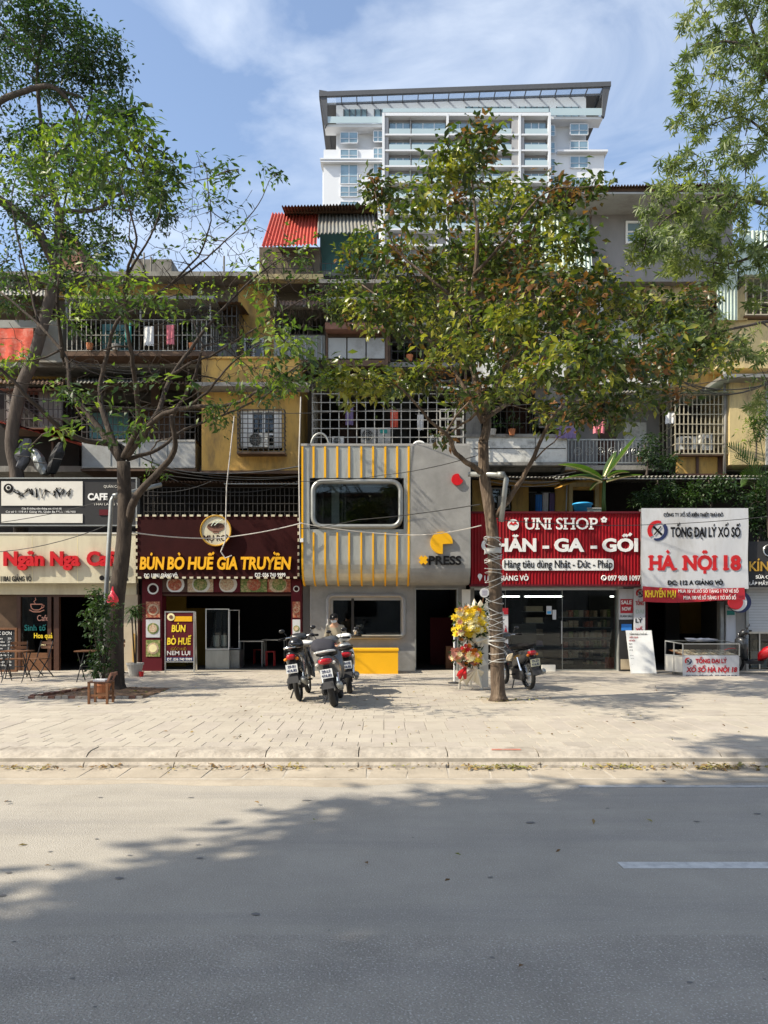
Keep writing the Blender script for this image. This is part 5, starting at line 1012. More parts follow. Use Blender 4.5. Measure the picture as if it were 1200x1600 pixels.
text('HÀ', 1013, 1058, 866, 890, YT, 'red', ls, .01, bold=.055, serif=.22); text('NỘI', 1066, 1121, 866, 890, YT, 'red', ls, .01, bold=.055, serif=.22); text('18', 1130, 1158, 866, 890, YT, 'red', ls, .01, bold=.055, serif=.22)
text('ĐC: 112 A GIẢNG VÕ', 1043, 1130, 906.5, 913.5, YT, 'black', ls, .01, bold=.04)
def arc_logo(cx, cy, r, Y, parent):
    for nm, m, a0, a1 in (('red_arc', 'red', 140, 290), ('navy_arc', 'navy', -40, 110)):
        mb = MB(); q = [(cx+r*math.cos(math.radians(a)), cy+r*math.sin(math.radians(a))) for a in np.linspace(a0, a1, 14)]+[(cx+r*.12+r*.72*math.cos(math.radians(a)), cy+r*.72*math.sin(math.radians(a))) for a in np.linspace(a1, a0, 14)]
        if nm == 'navy_arc': q = [(cx+r*math.cos(math.radians(a)), cy+r*math.sin(math.radians(a))) for a in np.linspace(a0, a1, 14)]+[(cx-r*.12+r*.76*math.cos(math.radians(a)), cy+r*.76*math.sin(math.radians(a))) for a in np.linspace(a1, a0, 14)]
        pts = [(X(x, Y), Z(y, Y)) for x, y in q]; n = 14
        for i in range(13): mb.add([(pts[i][0], Y, pts[i][1]), (pts[i+1][0], Y, pts[i+1][1]), (pts[27-i-1][0], Y, pts[27-i-1][1]), (pts[27-i][0], Y, pts[27-i][1])], [(0, 1, 2, 3)])
        mb.build(nm, m, parent)
    mb = MB(); k = r*.42; mb.bar(P(cx-k, cy-k, Y), P(cx+k, cy+k, Y), .006, r*.0032); mb.bar(P(cx+k*.8, cy-k, Y-.003), P(cx-k*.8, cy+k, Y-.003), .006, r*.0018); mb.build('cross_symbol', 'black', parent)
arc_logo(1027.5, 829, 16, YT-.002, ls)
bn = thing('sale_banner', 'sagging red banner reading KHUYẾN MẠI hanging below the white lottery sign', 'banner', (X(1085,19.35), 19.35, 2.4))
mb = MB(); nx = 16; top = []; bot = []
for i in range(nx+1):
    u = i/nx; px = 1004+160*u; yt = 916+3*math.sin(u*3.14)*1+2*u; yb_ = 940+2*math.sin(u*5)-1*u; yy = 19.32+.03*math.sin(u*14)
    top.append((X(px, 19.33), yy, Z(yt, 19.33))); bot.append((X(px, 19.33), yy-.03, Z(yb_, 19.33)))
mb.add(top+bot, [(i, nx+1+i, nx+2+i, i+1) for i in range(nx)]); mb.build('banner_sheet', 'red_print', bn, smooth=True)
text('KHUYẾN MẠI', 1008, 1056, 922, 933, 19.26, 'fl_yellow', bn, .006, bold=.03); text('MUA 10 VÉ XỔ SỐ TẶNG 1 TỜ VÉ SỐ', 1060, 1154, 921, 926, 19.26, 'white', bn, .006, bold=.02); text('MUA 100 VÉ SỐ TẶNG 1 TỜ XỔ SỐ', 1068, 1150, 931, 936.5, 19.26, 'white', bn, .006, bold=.02)
vs_ = thing('vertical_banner', 'narrow white vertical sign with red SALE badge beside the glass shop front', 'sign', (X(978,19.8), 19.8, 1.5)); part('board', 'paper', vs_, (968, 920, 990, 968, 19.85, 19.9)); part('photo_area', 'charcoal', vs_, (968, 968, 990, 1050, 19.85, 19.9)); part('red_foot', 'red_print', vs_, (968, 1050, 990, 1058, 19.83, 19.9)); part('red_badge', 'red_print', vs_, (969.5, 936, 989, 958, 19.84, 19.85)); text('SALE', 970.5, 987, 938, 944, 19.83, 'white', vs_, .006, bold=.03); text('NOW', 972, 986, 948, 954, 19.83, 'white', vs_, .006, bold=.03); text('FLASH SALE', 969.5, 988.5, 961, 964.5, 19.843, 'black', vs_, .006); part('blue_print', 'blue', vs_, (971, 975, 987, 985, 19.84, 19.85)); part('pale_print', 'clay', vs_, (970, 1030, 988, 1046, 19.84, 19.85))
v2 = thing('vertical_banner', 'narrow white vertical sign reading TỔNG ĐẠI LÝ XỔ SỐ behind the leaning whiteboard', 'sign', (X(1000,19.8), 19.8, 1.5)); part('board', 'paper', v2, (991, 918, 1008, 1046, 19.75, 19.8)); arc_logo(1000, 927, 6.5, 19.74, v2)
for s, y, m in (('TỔNG', 944, 'red_print'), ('ĐẠI', 957, 'sheet_green'), ('LÝ', 971, 'black'), ('XỔ', 986, 'red_print'), ('SỐ', 1000, 'red_print')): text(s, 993, 1006 if len(s) > 2 else 1004, y-5, y+1.5, 19.742, m, v2, .006, bold=.03)
wb = thing('whiteboard', 'grey-white results board leaning at the lottery shop entrance', 'board', (X(1002,19.3), 19.3, GZ)); Yw = 19.0
mb = MB(); cs = [P(978, 985, 19.45), P(1018, 985, 19.45), P(1026, 1057, 19.0), P(986, 1060, 19.0)]; cs = [Vector((c.x, c.y, max(c.z, GZ+.01))) for c in cs]; mb.add(cs+[c+Vector((0, .03, 0)) for c in cs], [(0,3,2,1),(4,5,6,7),(0,1,5,4),(1,2,6,5),(2,3,7,6),(3,0,4,7)]); mb.build('board', 'whiteboard', wb)
for i, t_ in enumerate(((.08, 'TỔNG ĐẠI LÝ XỔ SỐ', .12, .8, 'black'), (.15, 'KẾT QUẢ', .12, .45, 'red_print'), (.22, 'HÀ NỘI', .08, .3, 'red_print'), (.29, 'G1', .06, .18, 'black'), (.36, 'G2', .06, .18, 'black'), (.43, 'G3', .06, .18, 'black'), (.55, 'G4', .06, .18, 'black'), (.62, 'G5', .06, .18, 'black'), (.75, 'G6', .06, .18, 'black'), (.82, 'G7', .06, .18, 'black'))):
    t, s, u0, u1, m = t_; yy = 19.45-.45*t-.012; px = 978+8*t; text(s, px+40*u0, px+40*u1, 985+73*t-1.5, 985+73*t+1, yy-.01, m, wb, .006)
# glass ticket case
gcx = thing('ticket_case', 'glass-topped lottery ticket case with a white front reading XỔ SỐ HÀ NỘI 18', 'display case', (X(1110,18.6), 18.6, GZ))
Yc = 18.4; a, c = 1067, 1155
part('front_panel', 'paper', gcx, (a, 1024, c, 1059.5, Yc, Yc+.02)); part('body', 'galv', gcx, (a+.5, 1026, c-.5, 1060, Yc+.03, Yc+.75)); part('plinth', 'black', gcx, (a+1, 1060.2, c-1, 1064, Yc+.03, Yc+.7))
xa, xc = X(a, Yc), X(c, Yc); zt, zm = Z(1006, Yc), Z(1025, Yc); xs_ = X(1053, Yc)
mb = MB(); fr = .018
for p, q in (((xa, Yc, zm), (xa, Yc, zt)), ((xc, Yc, zm), (xc, Yc, zt)), ((xa, Yc, zt), (xc, Yc, zt)), ((xa, Yc, zt), (xa-.2, Yc+.6, zt+.05)), ((xc, Yc, zt), (xc-.12, Yc+.6, zt+.05)), ((xa-.2, Yc+.6, zt+.05), (xc-.12, Yc+.6, zt+.05)), ((xa-.2, Yc+.6, GZ+.1), (xa-.2, Yc+.6, zt+.05)), ((xa-.1, Yc+.3, GZ+.1), (xa-.1, Yc+.3, zt+.02)), ((xa, Yc, zm), (xa-.2, Yc+.6, zm))): mb.bar(p, q, .025)
mb.build('steel_frame', 'steel', gcx)
mb = MB(); mb.quad((xa, Yc+.005, zm), (xc, Yc+.005, zm), (xc, Yc+.005, zt), (xa, Yc+.005, zt)); mb.build('front_glass', 'glass_clear', gcx); mb = MB(); mb.quad((xa, Yc, zt+.01), (xc, Yc, zt+.01), (xc-.12, Yc+.6, zt+.06), (xa-.2, Yc+.6, zt+.06)); mb.build('top_glass', 'glass_clear', gcx)
mb = MB(); mb.add([(xa-.005, Yc+.02, GZ+.08), (xa-.2, Yc+.6, GZ+.08), (xa-.2, Yc+.6, zm), (xa-.005, Yc+.02, zm), (xa+.01, Yc+.02, GZ+.08), (xa-.18, Yc+.62, GZ+.08), (xa-.18, Yc+.62, zm), (xa+.01, Yc+.02, zm)], [(0,3,2,1),(4,5,6,7),(0,1,5,4),(2,3,7,6)]); mb.build('side_panel', 'offwhite', gcx)
tray = MB(); tray.add([(xa+.02, Yc+.05, zm+.0), (xc-.02, Yc+.05, zm+.0), (xc-.15, Yc+.55, zm+.12), (xa-.15, Yc+.55, zm+.12)], [(0, 1, 2, 3)]); tray.build('ticket_tray', 'wood', gcx)
for i in range(9):
    for j in range(3): x = xa+.06+i*.142-.05*j; y = Yc+.08+.15*j; z = zm+.015+.036*j; mb = MB(); mb.add([(x, y, z), (x+.11, y, z), (x+.09, y+.12, z+.03), (x-.02, y+.12, z+.03), (x, y, z+.012), (x+.11, y, z+.012), (x+.09, y+.12, z+.042), (x-.02, y+.12, z+.042)], [(0,3,2,1),(4,5,6,7),(0,1,5,4),(1,2,6,5),(2,3,7,6),(3,0,4,7)]); mb.build('ticket_pad', 'ticket' if (i+j) % 2 else 'clay', gcx)
arc_logo(1075.5, 1033, 5.5, Yc-.012, gcx); text('TỔNG ĐẠI LÝ', 1087, 1136, 1029, 1036, Yc-.01, 'red_print', gcx, .008, bold=.045); text('XỔ SỐ HÀ NỘI 18', 1072, 1152, 1042, 1050, Yc-.01, 'red_print', gcx, .008, bold=.045, shear=.15); text('ĐC: 112A GIẢNG VÕ - ĐT: 0904 18 18 36', 1072, 1152, 1054.5, 1057.5, Yc-.01, 'navy', gcx, .008, bold=.02)
for i, (px, w) in enumerate(((1080, 14), (1092, 12), (1104, 14), (1112, 10))):
    pp = thing('loose_papers', ('crumpled white papers lying on the ticket case, leftmost pile', 'white papers on the ticket case, next to the leftmost pile', 'white papers on the middle of the ticket case', 'small white paper sheet near the right end of the ticket case')[i], 'papers', (X(px, 18.7), 18.7, zt+.07)); mb = MB(); x = X(px, 18.7)
    for k in range(4): d = k*.02; r1, r2 = random.uniform(-.03, .03), random.uniform(0, .05); mb.quad((x-.12+d, 18.55+d, zt+.055+.012*k), (x+.1+r1, 18.58, zt+.06+.012*k), (x+.12, 18.85, zt+.085+r2), (x-.1+r1, 18.86, zt+.09+.012*k))
    mb.build('sheet', 'paper', pp)
fn_ = thing('round_sign', 'round red, white and blue sign hanging beside the red banner end', 'sign', (X(1153,19.6), 19.6, 2)); mb = MB(); mb.lathe((X(1156, 19.6), 19.55, Z(941, 19.6)), [(.27, 0), (.27, .12), (.2, .12)], 24, 'y'); mb.build('drum', 'navy', fn_)
mb = MB(); mb.lathe((X(1152, 19.55), 19.51, Z(941, 19.6)), [(.23, 0), (.23, .04)], 24, 'y'); mb.build('white_ring', 'white', fn_); mb = MB(); mb.lathe((X(1149, 19.5), 19.48, Z(941, 19.6)), [(.19, 0), (.19, .04)], 24, 'y'); mb.build('red_disc', 'red_print', fn_)
nb = thing('notice_board', 'narrow white notice strip with green heading on the pillar right of the ticket case', 'notice', (X(1141,19.9), 19.9, 1.5)); part('sheet', 'paper', nb, (1135, 945, 1150, 1005, 19.95, 20.01)); part('green_heading', 'teal_letter', nb, (1136, 954, 1148, 961, 19.94, 19.95)); text('VÉ SỐ', 1137, 1147, 948, 952, 19.942, 'black', nb, .006)
# --- optician at the far right
op = room('optician_shop', 'optician shop at the far right edge with a half-lowered grey shutter', 1166, 1330, 905, 'dark_room', 'room_grey', 23)
part('left_pillar', 'old_concrete', op, (1150, 918, 1168, 1052, 19.94, 20.0)); sx = MB()
for i in range(16): y = 917+i*4.4; o = part('shutter_slat', 'shutter', op, (1170, y, 1320, y+4.1, 19.98+.006*(i % 2), 20.03))
part('guide_rail', 'galv', op, (1166, 916, 1170, 1050, 19.92, 20.06)); part('glass_front', 'glass', op, (1172, 990, 1320, 1046, 20.2, 20.215)); part('front_frame', 'steel', op, (1170, 987, 1320, 990, 20.15, 20.25), (1170, 1046, 1320, 1049, 20.15, 20.25), (1186, 990, 1188, 1046, 20.16, 20.2)); part('low_cabinet', 'white_panel', op, (1174, 1018, 1200, 1045, 20.8, 21.2)); part('cabinet_goods', 'goods', op, (1176, 1000, 1198, 1018, 20.9, 21.1))
os_ = thing('optician_sign', 'black sign with gold letters KÍNH cut off by the right edge', 'sign', (X(1240,19.4), 19.4, 3)); part('board', 'charcoal', os_, (1169.5, 846, 1330, 917, 19.5, 19.7)); text('KÍNH MẮT', 1171, 1262, 877, 892, 19.47, 'gold', os_, .02, bold=.02); text('SỬA CHỮA - THAY KÍNH', 1181, 1262, 899, 904, 19.48, 'white', os_, .01, bold=.02); text('LẮP MẮT KÍNH THUỐC', 1171, 1250, 909, 914, 19.48, 'white', os_, .01, bold=.02)
mb = MB(); q = [P(a, c, 19.47) for a, c in pxr(1202, 860, 9, 20)]; mb.tube(q+[q[0]], .014, 5); q = [P(a, c, 19.47) for a, c in pxr(1224, 860, 9, 20)]; mb.tube(q+[q[0]], .014, 5); mb.build('glasses_symbol', 'steel', os_)
# ---------------------------------------------------------------- motorbikes
def wheel(parent, y, r=.29, w=.045, spokes=False):
    mb = MB(); prof = [(r-.075, -w*.7), (r-.03, -w), (r-.005, -w*.6), (r, 0), (r-.005, w*.6), (r-.03, w), (r-.075, w*.7)]
    vs = []; n = 24
    for rr, h in prof:
        for j in range(n): a = 2*math.pi*j/n; vs.append((h, y+rr*math.cos(a), r+rr*math.sin(a)))
    mb.add(vs, [(i*n+j, i*n+(j+1) % n, ((i+1) % 7)*n+(j+1) % n, ((i+1) % 7)*n+j) for i in range(7) for j in range(n)]); wh = mb.build('wheel', 'tyre', parent, smooth=True)
    mb = MB(); ro = r-.07
    mb.lathe((0, y, r), [(.04, -.05), (.045, 0), (.04, .05)], 10, 'x')
    q = [(0, y+ro*math.cos(a), r+ro*math.sin(a)) for a in np.linspace(0, 2*math.pi, 21)]; mb.tube(q, .014, 5, cap=False)
    k = 16 if spokes else 5
    for i in range(k): a = 2*math.pi*i/k; mb.bar((0, y, r), (0, y+ro*math.cos(a), r+ro*math.sin(a)), .008 if spokes else .03, .008 if spokes else .02)
    mb.build('rim', 'steel', wh); return wh
def bike(label, kind, paint, trim, loc, yaw, lean, plate='white', code='29-X1', grp='motorbikes parked on the pavement', scale=1.05, seat='black', shield=None):
    t = thing('motorbike', label, 'motorbike', (0, 0, 0), grp); sc = kind == 'scooter'; W = 1.0 if sc else .72
    wheel(t, 0, .29 if sc else .3, .055 if sc else .042, not sc); wheel(t, 1.26, .29 if sc else .3, .045 if sc else .04, not sc)
    mb = MB(); mb.loft([(-.36, 0, .80, .05*W, .03), (-.30, 0, .76, .12*W, .08), (-.15, 0, .70, .165*W, .13), (.12, 0, .64, .175*W, .17), (.38, 0, .58, .17*W, .17), (.56, 0, .50, .14*W, .16), (.68, 0, .42, .10*W, .10)], 16); mb.build('body', paint, t, smooth=True)
    mb = MB(); mb.loft([(-.24, 0, .85, .08, .025), (-.12, 0, .865, .13*W+.02, .04), (.15, 0, .86, .15*W+.02, .05), (.42, 0, .83, .13*W+.02, .045), (.60, 0, .82, .07, .03)], 14); mb.build('seat', seat, t, smooth=True)
    mb = MB(); mb.tube([(-.15*W, 0, .88), (-.15*W, -.22, .90), (-.08, -.37, .91), (.08, -.37, .91), (.15*W, -.22, .90), (.15*W, 0, .88)], .018, 7); mb.build('grab_rail', trim, t, smooth=True)
    mb = MB(); mb.loft([(-.405, 0, .755, .07*W, .03), (-.385, 0, .755, .10*W, .045), (-.30, 0, .76, .12*W, .05)], 12); mb.build('tail_light', 'tail_red', t, smooth=True)
    for s in (-1, 1): mb = MB(); mb.ball((s*.13*W, -.34, .72), .032, 8, 6, (1, .7, .8)); mb.build('indicator', 'orange' if not sc else 'offwhite', t, smooth=True)
    mb = MB(); mb.add([(-.05, -.30, .68), (.05, -.30, .68), (.09, -.47, .34), (-.09, -.47, .34), (-.05, -.28, .68), (.05, -.28, .68), (.09, -.445, .34), (-.09, -.445, .34)], [(0,3,2,1),(4,5,6,7),(0,1,5,4),(1,2,6,5),(2,3,7,6),(3,0,4,7)]); mb.build('mudguard', 'charcoal', t)
    p = hb('number_plate', 'plate' if plate == 'white' else 'plate_old', t, (-.095, .095, -.435, -.427, .50, .64))
    for s, z in ((code, .585), ('416.82', .52)):
        co, fs = glyph_mesh(s, 0, .03); k = .042/.73; o = co.copy(); w = co[:, 0].max(); o[:, 0] = (co[:, 0]-w/2)*min(k, .16/w); o[:, 1] = -.437-(co[:, 2] > 0)*.002; o[:, 2] = z+co[:, 1]*k; m2 = MB(); m2.add(o.tolist(), fs); m2.build('lettering', 'navy', p)
    mb = MB(); mb.tube([(.06, .35, .30), (.13, .15, .26), (.15, -.05, .30)], .02, 6); mb.tube([(.15, -.02, .29), (.16, -.40, .38)], [.045, .055], 10); mb.build('exhaust', 'galv', t, smooth=True)
    mb = MB(); mb.box(-.13, .08, .10, .48, .20, .42); mb.lathe((-.13, .0, .3), [(.09, -.03), (.11, 0), (.09, .03)], 12, 'x'); mb.box(-.15, -.09, -.02, .30, .24, .36); mb.build('engine', 'charcoal', t)
    mb = MB()
    for s in (-1, 1): mb.tube([(s*.115, .0, .31), (s*.12, .12, .66)], .022, 7)
    mb.build('shock_absorber', 'chrome', t)
    mb = MB(); mb.tube([(-.11, .42, .22), (-.22, .36, 0.0), (-.24, .30, .0)], .013, 6); mb.build('kickstand', 'charcoal', t)
    mb = MB(); mb.box(-.22, -.10, .26, .30, .30, .33); mb.box(.10, .22, .26, .30, .30, .33); mb.build('footrest', 'charcoal', t)
    if sc:
        hb('floorboard', 'charcoal', t, (-.15, .15, .55, .98, .27, .34))
        mb = MB(); mb.loft([(.90, 0, .60, .17, .28), (.97, 0, .62, .18, .31), (1.06, 0, .66, .15, .28), (1.15, 0, .72, .10, .20), (1.20, 0, .75, .04, .10)], 16); mb.build('leg_shield', shield or paint, t, smooth=True)
    else:
        mb = MB(); mb.loft([(.60, 0, .48, .09, .10), (.80, 0, .62, .10, .13), (1.0, 0, .80, .09, .10)], 12); mb.build('frame_cover', paint, t, smooth=True)
        for s in (-1, 1): mb = MB(); mb.add([(s*.10, 1.04, .86), (s*.20, .86, .55), (s*.19, .80, .30), (s*.12, .92, .34), (s*.12, 1.04, .86), (s*.22, .88, .55), (s*.21, .82, .30), (s*.14, .94, .34)], [(0,1,2,3),(7,6,5,4),(0,4,5,1),(1,5,6,2),(2,6,7,3),(3,7,4,0)]); mb.build('leg_shield', shield or paint, t)
    mb = MB()
    for s in (-1, 1): mb.tube([(s*.06, 1.26, .29), (s*.06, 1.06, .85)], .022, 7)
    mb.tube([(0, 1.06, .8), (0, .98, 1.02)], .03, 8); mb.build('fork', 'silver_paint', t)
    mb = MB(); pts = [(1.26+.34*math.cos(a), .30+.34*math.sin(a)) for a in np.linspace(.1, 2.6, 9)]
    vs = [(s*.06, y, z) for y, z in pts for s in (-1, 1)]+[(s*.055, y, z-.02) for y, z in pts for s in (-1, 1)]; k = 18
    mb.add(vs, [(2*i, 2*i+1, 2*i+3, 2*i+2) for i in range(8)]+[(k+2*i, k+2*i+2, k+2*i+3, k+2*i+1) for i in range(8)]+[(2*i, 2*i+2, k+2*i+2, k+2*i) for i in range(8)]+[(2*i+1, k+2*i+1, k+2*i+3, 2*i+3) for i in range(8)]); mb.build('front_fender', paint, t, smooth=True)
    mb = MB(); mb.tube([(-.34, .86, 1.03), (-.18, .93, 1.05), (0, .98, 1.02), (.18, .93, 1.05), (.34, .86, 1.03)], .014, 7); hbr = mb.build('handlebar', 'chrome' if not sc else 'charcoal', t, smooth=True)
    for s in (-1, 1):
        mb = MB(); mb.tube([(s*.24, .90, 1.045), (s*.36, .85, 1.03)], .021, 8); mb.build('grip', 'black', hbr, smooth=True)
        mb = MB(); mb.tube([(s*.20, .93, 1.05), (s*.22, .92, 1.11), (s*.25, .90, 1.16)], .007, 5); mb.ball((s*.28, .89, 1.18), .055, 10, 6, (1, .3, .62)); mb.build('mirror', 'black_gloss', t, smooth=True)
        mb = MB(); mb.tube([(s*.20, .97, 1.04), (s*.36, .93, 1.02)], .006, 4); mb.build('brake_lever', 'chrome', hbr)
    mb = MB(); mb.loft([(.88, 0, 1.03, .12, .05), (.96, 0, 1.04, .17, .075), (1.04, 0, 1.02, .14, .085), (1.10, 0, .99, .08, .06)], 14); mb.build('headset', shield or paint, t, smooth=True)
    mb = MB(); mb.ball((0, 1.10, .98), .07, 12, 8, (1.2, .5, .8)); mb.build('headlight', 'chrome', t, smooth=True)
    t.location = loc; t.rotation_euler = (0, lean, yaw); t.scale = (scale,)*3; return t
def gp(px, py): Y = YG(py); return (X(px, Y), Y+.29, SWZ)
R = math.radians
bike('slim black motorbike with spoked wheels and chrome handlebar, leftmost of the parked trio', 'under', 'dark_paint', 'chrome', gp(466, 1098), R(-1), R(-8), code='29-B1', scale=1.04)
bike('grey scooter with big red tail light and white plate, nearest the camera in the trio', 'scooter', 'silver_paint', 'white_paint', gp(522, 1108), R(-1), R(-10), code='29-L5', scale=1.02)
bike('black scooter with white front shield, standing between the grey scooter and yellow counter', 'scooter', 'dark_paint', 'dark_paint', gp(546, 1086), R(3), R(-7), code='30-H2', scale=1.0, shield='white_paint')
bike('black motorbike with pale yellow plate in front of the glass bedding shop', 'under', 'dark_paint', 'black', gp(832, 1080), R(14), R(-8), plate='old', code='29-Z9', scale=1.0)
bike('dark red scooter cut off at the right edge, before the optician shop', 'scooter', 'tail_red', 'dark_paint', (X(1240, 18.4), 18.6, SWZ), R(60), R(-5), code='29-K7', scale=1.0, shield='dark_paint')
def helmet(label, c, mat='black_gloss', r=.135, rot=0):
    t = thing('helmet', label, 'helmet', c); mb = MB(); n = 18; prof = [(1e-3, r*.95)]+[(r*math.sin(a), r*.95*math.cos(a)) for a in np.linspace(.2, 1.75, 8)]+[(r*.9, -r*.25), (r*.8, -r*.2)]
    mb.lathe(c, prof, n); mb.build('shell', mat, t, smooth=True); mb = MB(); mb.loft([(c[1]-r*1.35, c[0], c[2]+.01, r*.6, .006), (c[1]-r*.9, c[0], c[2]+.03, r*.75, .008), (c[1]-r*.7, c[0], c[2]+.04, r*.7, .008)], 12); mb.build('peak', mat, t, smooth=True)
    mb = MB(); mb.tube([(c[0]-r*.9, c[1], c[2]-.02), (c[0]-.03, c[1]-.05, c[2]-r*1.2), (c[0]+r*.9, c[1], c[2]-.02)], .007, 4); mb.build('strap', 'black', t); return t
helmet('glossy black helmet resting on the tail of the leftmost motorbike', (-1.50, 13.05, 1.13))
helmet('beige helmet hung on the side of the motorbike before the glass shop', (2.62, 15.65, .72), 'clay', .13)
cv = thing('seat_cover_cloth', 'pale grey cloth lying over the seat of the leftmost motorbike', 'cloth', (-1.42, 13.4, 1.05)); mb = MB(); mb.loft([(13.22, -1.40, 1.14, .10, .02), (13.35, -1.37, 1.15, .17, .05), (13.55, -1.36, 1.13, .16, .06), (13.75, -1.38, 1.11, .10, .03)], 12); mb.build('cloth_folds', 'white_paint', cv, smooth=True)
jk = thing('folded_jacket', 'dark jacket bundled on the seat of the grey scooter', 'jacket', (-.95, 13.0, 1.05)); mb = MB(); mb.loft([(12.75, -.98, 1.04, .12, .05), (12.9, -1.03, 1.10, .21, .11), (13.1, -1.04, 1.12, .20, .12), (13.3, -1.02, 1.06, .10, .05)], 12); mb.build('bundle', 'trousers', jk, smooth=True)

# ---------------------------------------------------------------- person behind the scooters
px_, py_ = X(531, 17.3), 17.3
pr_ = thing('person', 'person in a black cap, white mask and beige jacket standing behind the parked scooters', 'person', (0, 0, 0))
h = 1.0
sv = [(0, 0, .93), (0, 0, 1.12), (0, .0, 1.32), (0, .0, 1.42), (0, -.02, 1.50), (0, -.035, 1.60),
      (-.10, 0, .86), (-.12, -.01, .48), (-.13, .02, .08), (-.14, -.10, .04), (.10, 0, .86), (.12, -.03, .48), (.13, 0, .08), (.14, -.12, .04),
      (-.19, 0, 1.37), (-.25, -.02, 1.10), (-.17, -.22, .98), (-.12, -.28, .98), (.19, 0, 1.37), (.25, -.02, 1.10), (.17, -.22, .98), (.12, -.28, .98)]
se = [(0,1),(1,2),(2,3),(3,4),(4,5),(0,6),(6,7),(7,8),(8,9),(0,10),(10,11),(11,12),(12,13),(3,14),(14,15),(15,16),(16,17),(3,18),(18,19),(19,20),(20,21)]
sr = [(.13,.10),(.12,.09),(.14,.09),(.07,.06),(.05,.05),(.085,.10),(.08,.08),(.055,.055),(.04,.04),(.04,.03),(.08,.08),(.055,.055),(.04,.04),(.04,.03),(.055,.055),(.042,.042),(.030,.028),(.03,.018),(.055,.055),(.042,.042),(.030,.028),(.03,.018)]
skin('body', sv, se, sr, 'skin', pr_, 2)
jr = [(.155,.125),(.15,.12),(.175,.125),(.075,.07)]
skin('jacket', [(0,.0,.84),(0,0,1.08),(0,0,1.30),(0,0,1.43),(-.19,0,1.38),(-.26,-.02,1.10),(-.19,-.19,1.0),(.19,0,1.38),(.26,-.02,1.10),(.19,-.19,1.0)], [(0,1),(1,2),(2,3),(2,4),(4,5),(5,6),(2,7),(7,8),(8,9)], [(.17,.13),(.16,.125),(.18,.13),(.08,.075),(.075,.075),(.065,.065),(.05,.05),(.075,.075),(.065,.065),(.05,.05)], 'jacket', pr_, 2)
skin('trousers', [(0,0,.92),(-.10,0,.84),(-.12,-.01,.48),(-.13,.02,.12),(.10,0,.84),(.12,-.03,.48),(.13,0,.12)], [(0,1),(1,2),(2,3),(0,4),(4,5),(5,6)], [(.14,.12),(.105,.105),(.085,.085),(.07,.07),(.105,.105),(.085,.085),(.07,.07)], 'trousers', pr_, 2)
mb = MB()
for s in (-1, 1): mb.loft([(-.20, s*.14, .035, .03, .02), (-.12, s*.14, .045, .045, .04), (.02, s*.13, .05, .045, .05), (.07, s*.13, .045, .03, .035)], 10)
mb.build('shoe', 'white', pr_, smooth=True)
for s in (-1, 1):                                        # five fingers a hand, closed round the bar
    fv = [(s*.12, -.28, .98)]; fe = []; fr_ = [.03]
    for k in range(4):
        b0 = len(fv); x = s*(.145-.022*k); L = (.055, .07, .075, .065)[k]
        fv += [(x, -.32, .985), (x, -.32-L*.6, .975), (x+s*.0, -.32-L*.75, .945)]; fe += [(0, b0), (b0, b0+1), (b0+1, b0+2)]; fr_ += [.010, .009, .008]
    b0 = len(fv); fv += [(s*.075, -.30, .99), (s*.06, -.335, .975)]; fe += [(0, b0), (b0, b0+1)]; fr_ += [.012, .010]
    skin('hand', fv, fe, fr_, 'skin', pr_, 1)
mb = MB(); c = (0, -.04, 1.60); mb.ball((0, -.03, 1.595), .098, 16, 10, (.82, 1.0, 1.15)); mb.ball((0, -.128, 1.585), .018, 8, 6, (.8, 1, 1.3))
for s in (-1, 1): mb.ball((s*.082, -.02, 1.59), .025, 8, 6, (.4, .8, 1.2))
mb.build('face', 'skin', pr_, smooth=True)
mb = MB()
for s in (-1, 1): mb.ball((s*.032, -.118, 1.605), .012, 8, 6, (1.2, .5, .6))
mb.build('eyes', 'black', pr_, smooth=True)
mb = MB(); mb.ball((0, -.06, 1.555), .088, 14, 8, (.86, 1.02, .62)); mb.build('face_mask', 'mask', pr_, smooth=True)
mb = MB(); mb.ball((0, -.01, 1.60), .102, 14, 8, (.86, .95, 1.0)); mb.build('hair', 'black', pr_, smooth=True)
mb = MB(); mb.lathe((0, -.03, 1.635), [(.098, 0), (.10, .03), (.085, .07), (.05, .095), (.001, .10)], 18); mb.loft([(-.20, 0, 1.625, .05, .006), (-.16, 0, 1.635, .075, .008), (-.10, 0, 1.642, .085, .010)], 12); mb.build('cap', 'black', pr_, smooth=True)
mb = MB(); mb.box(-.012, .012, -.128, -.12, 1.66, 1.685); mb.build('cap_badge', 'white', pr_)
pr_.location = (px_, py_, SWZ); pr_.rotation_euler = (R(13), 0, R(-18)); pr_.scale = (.89,)*3

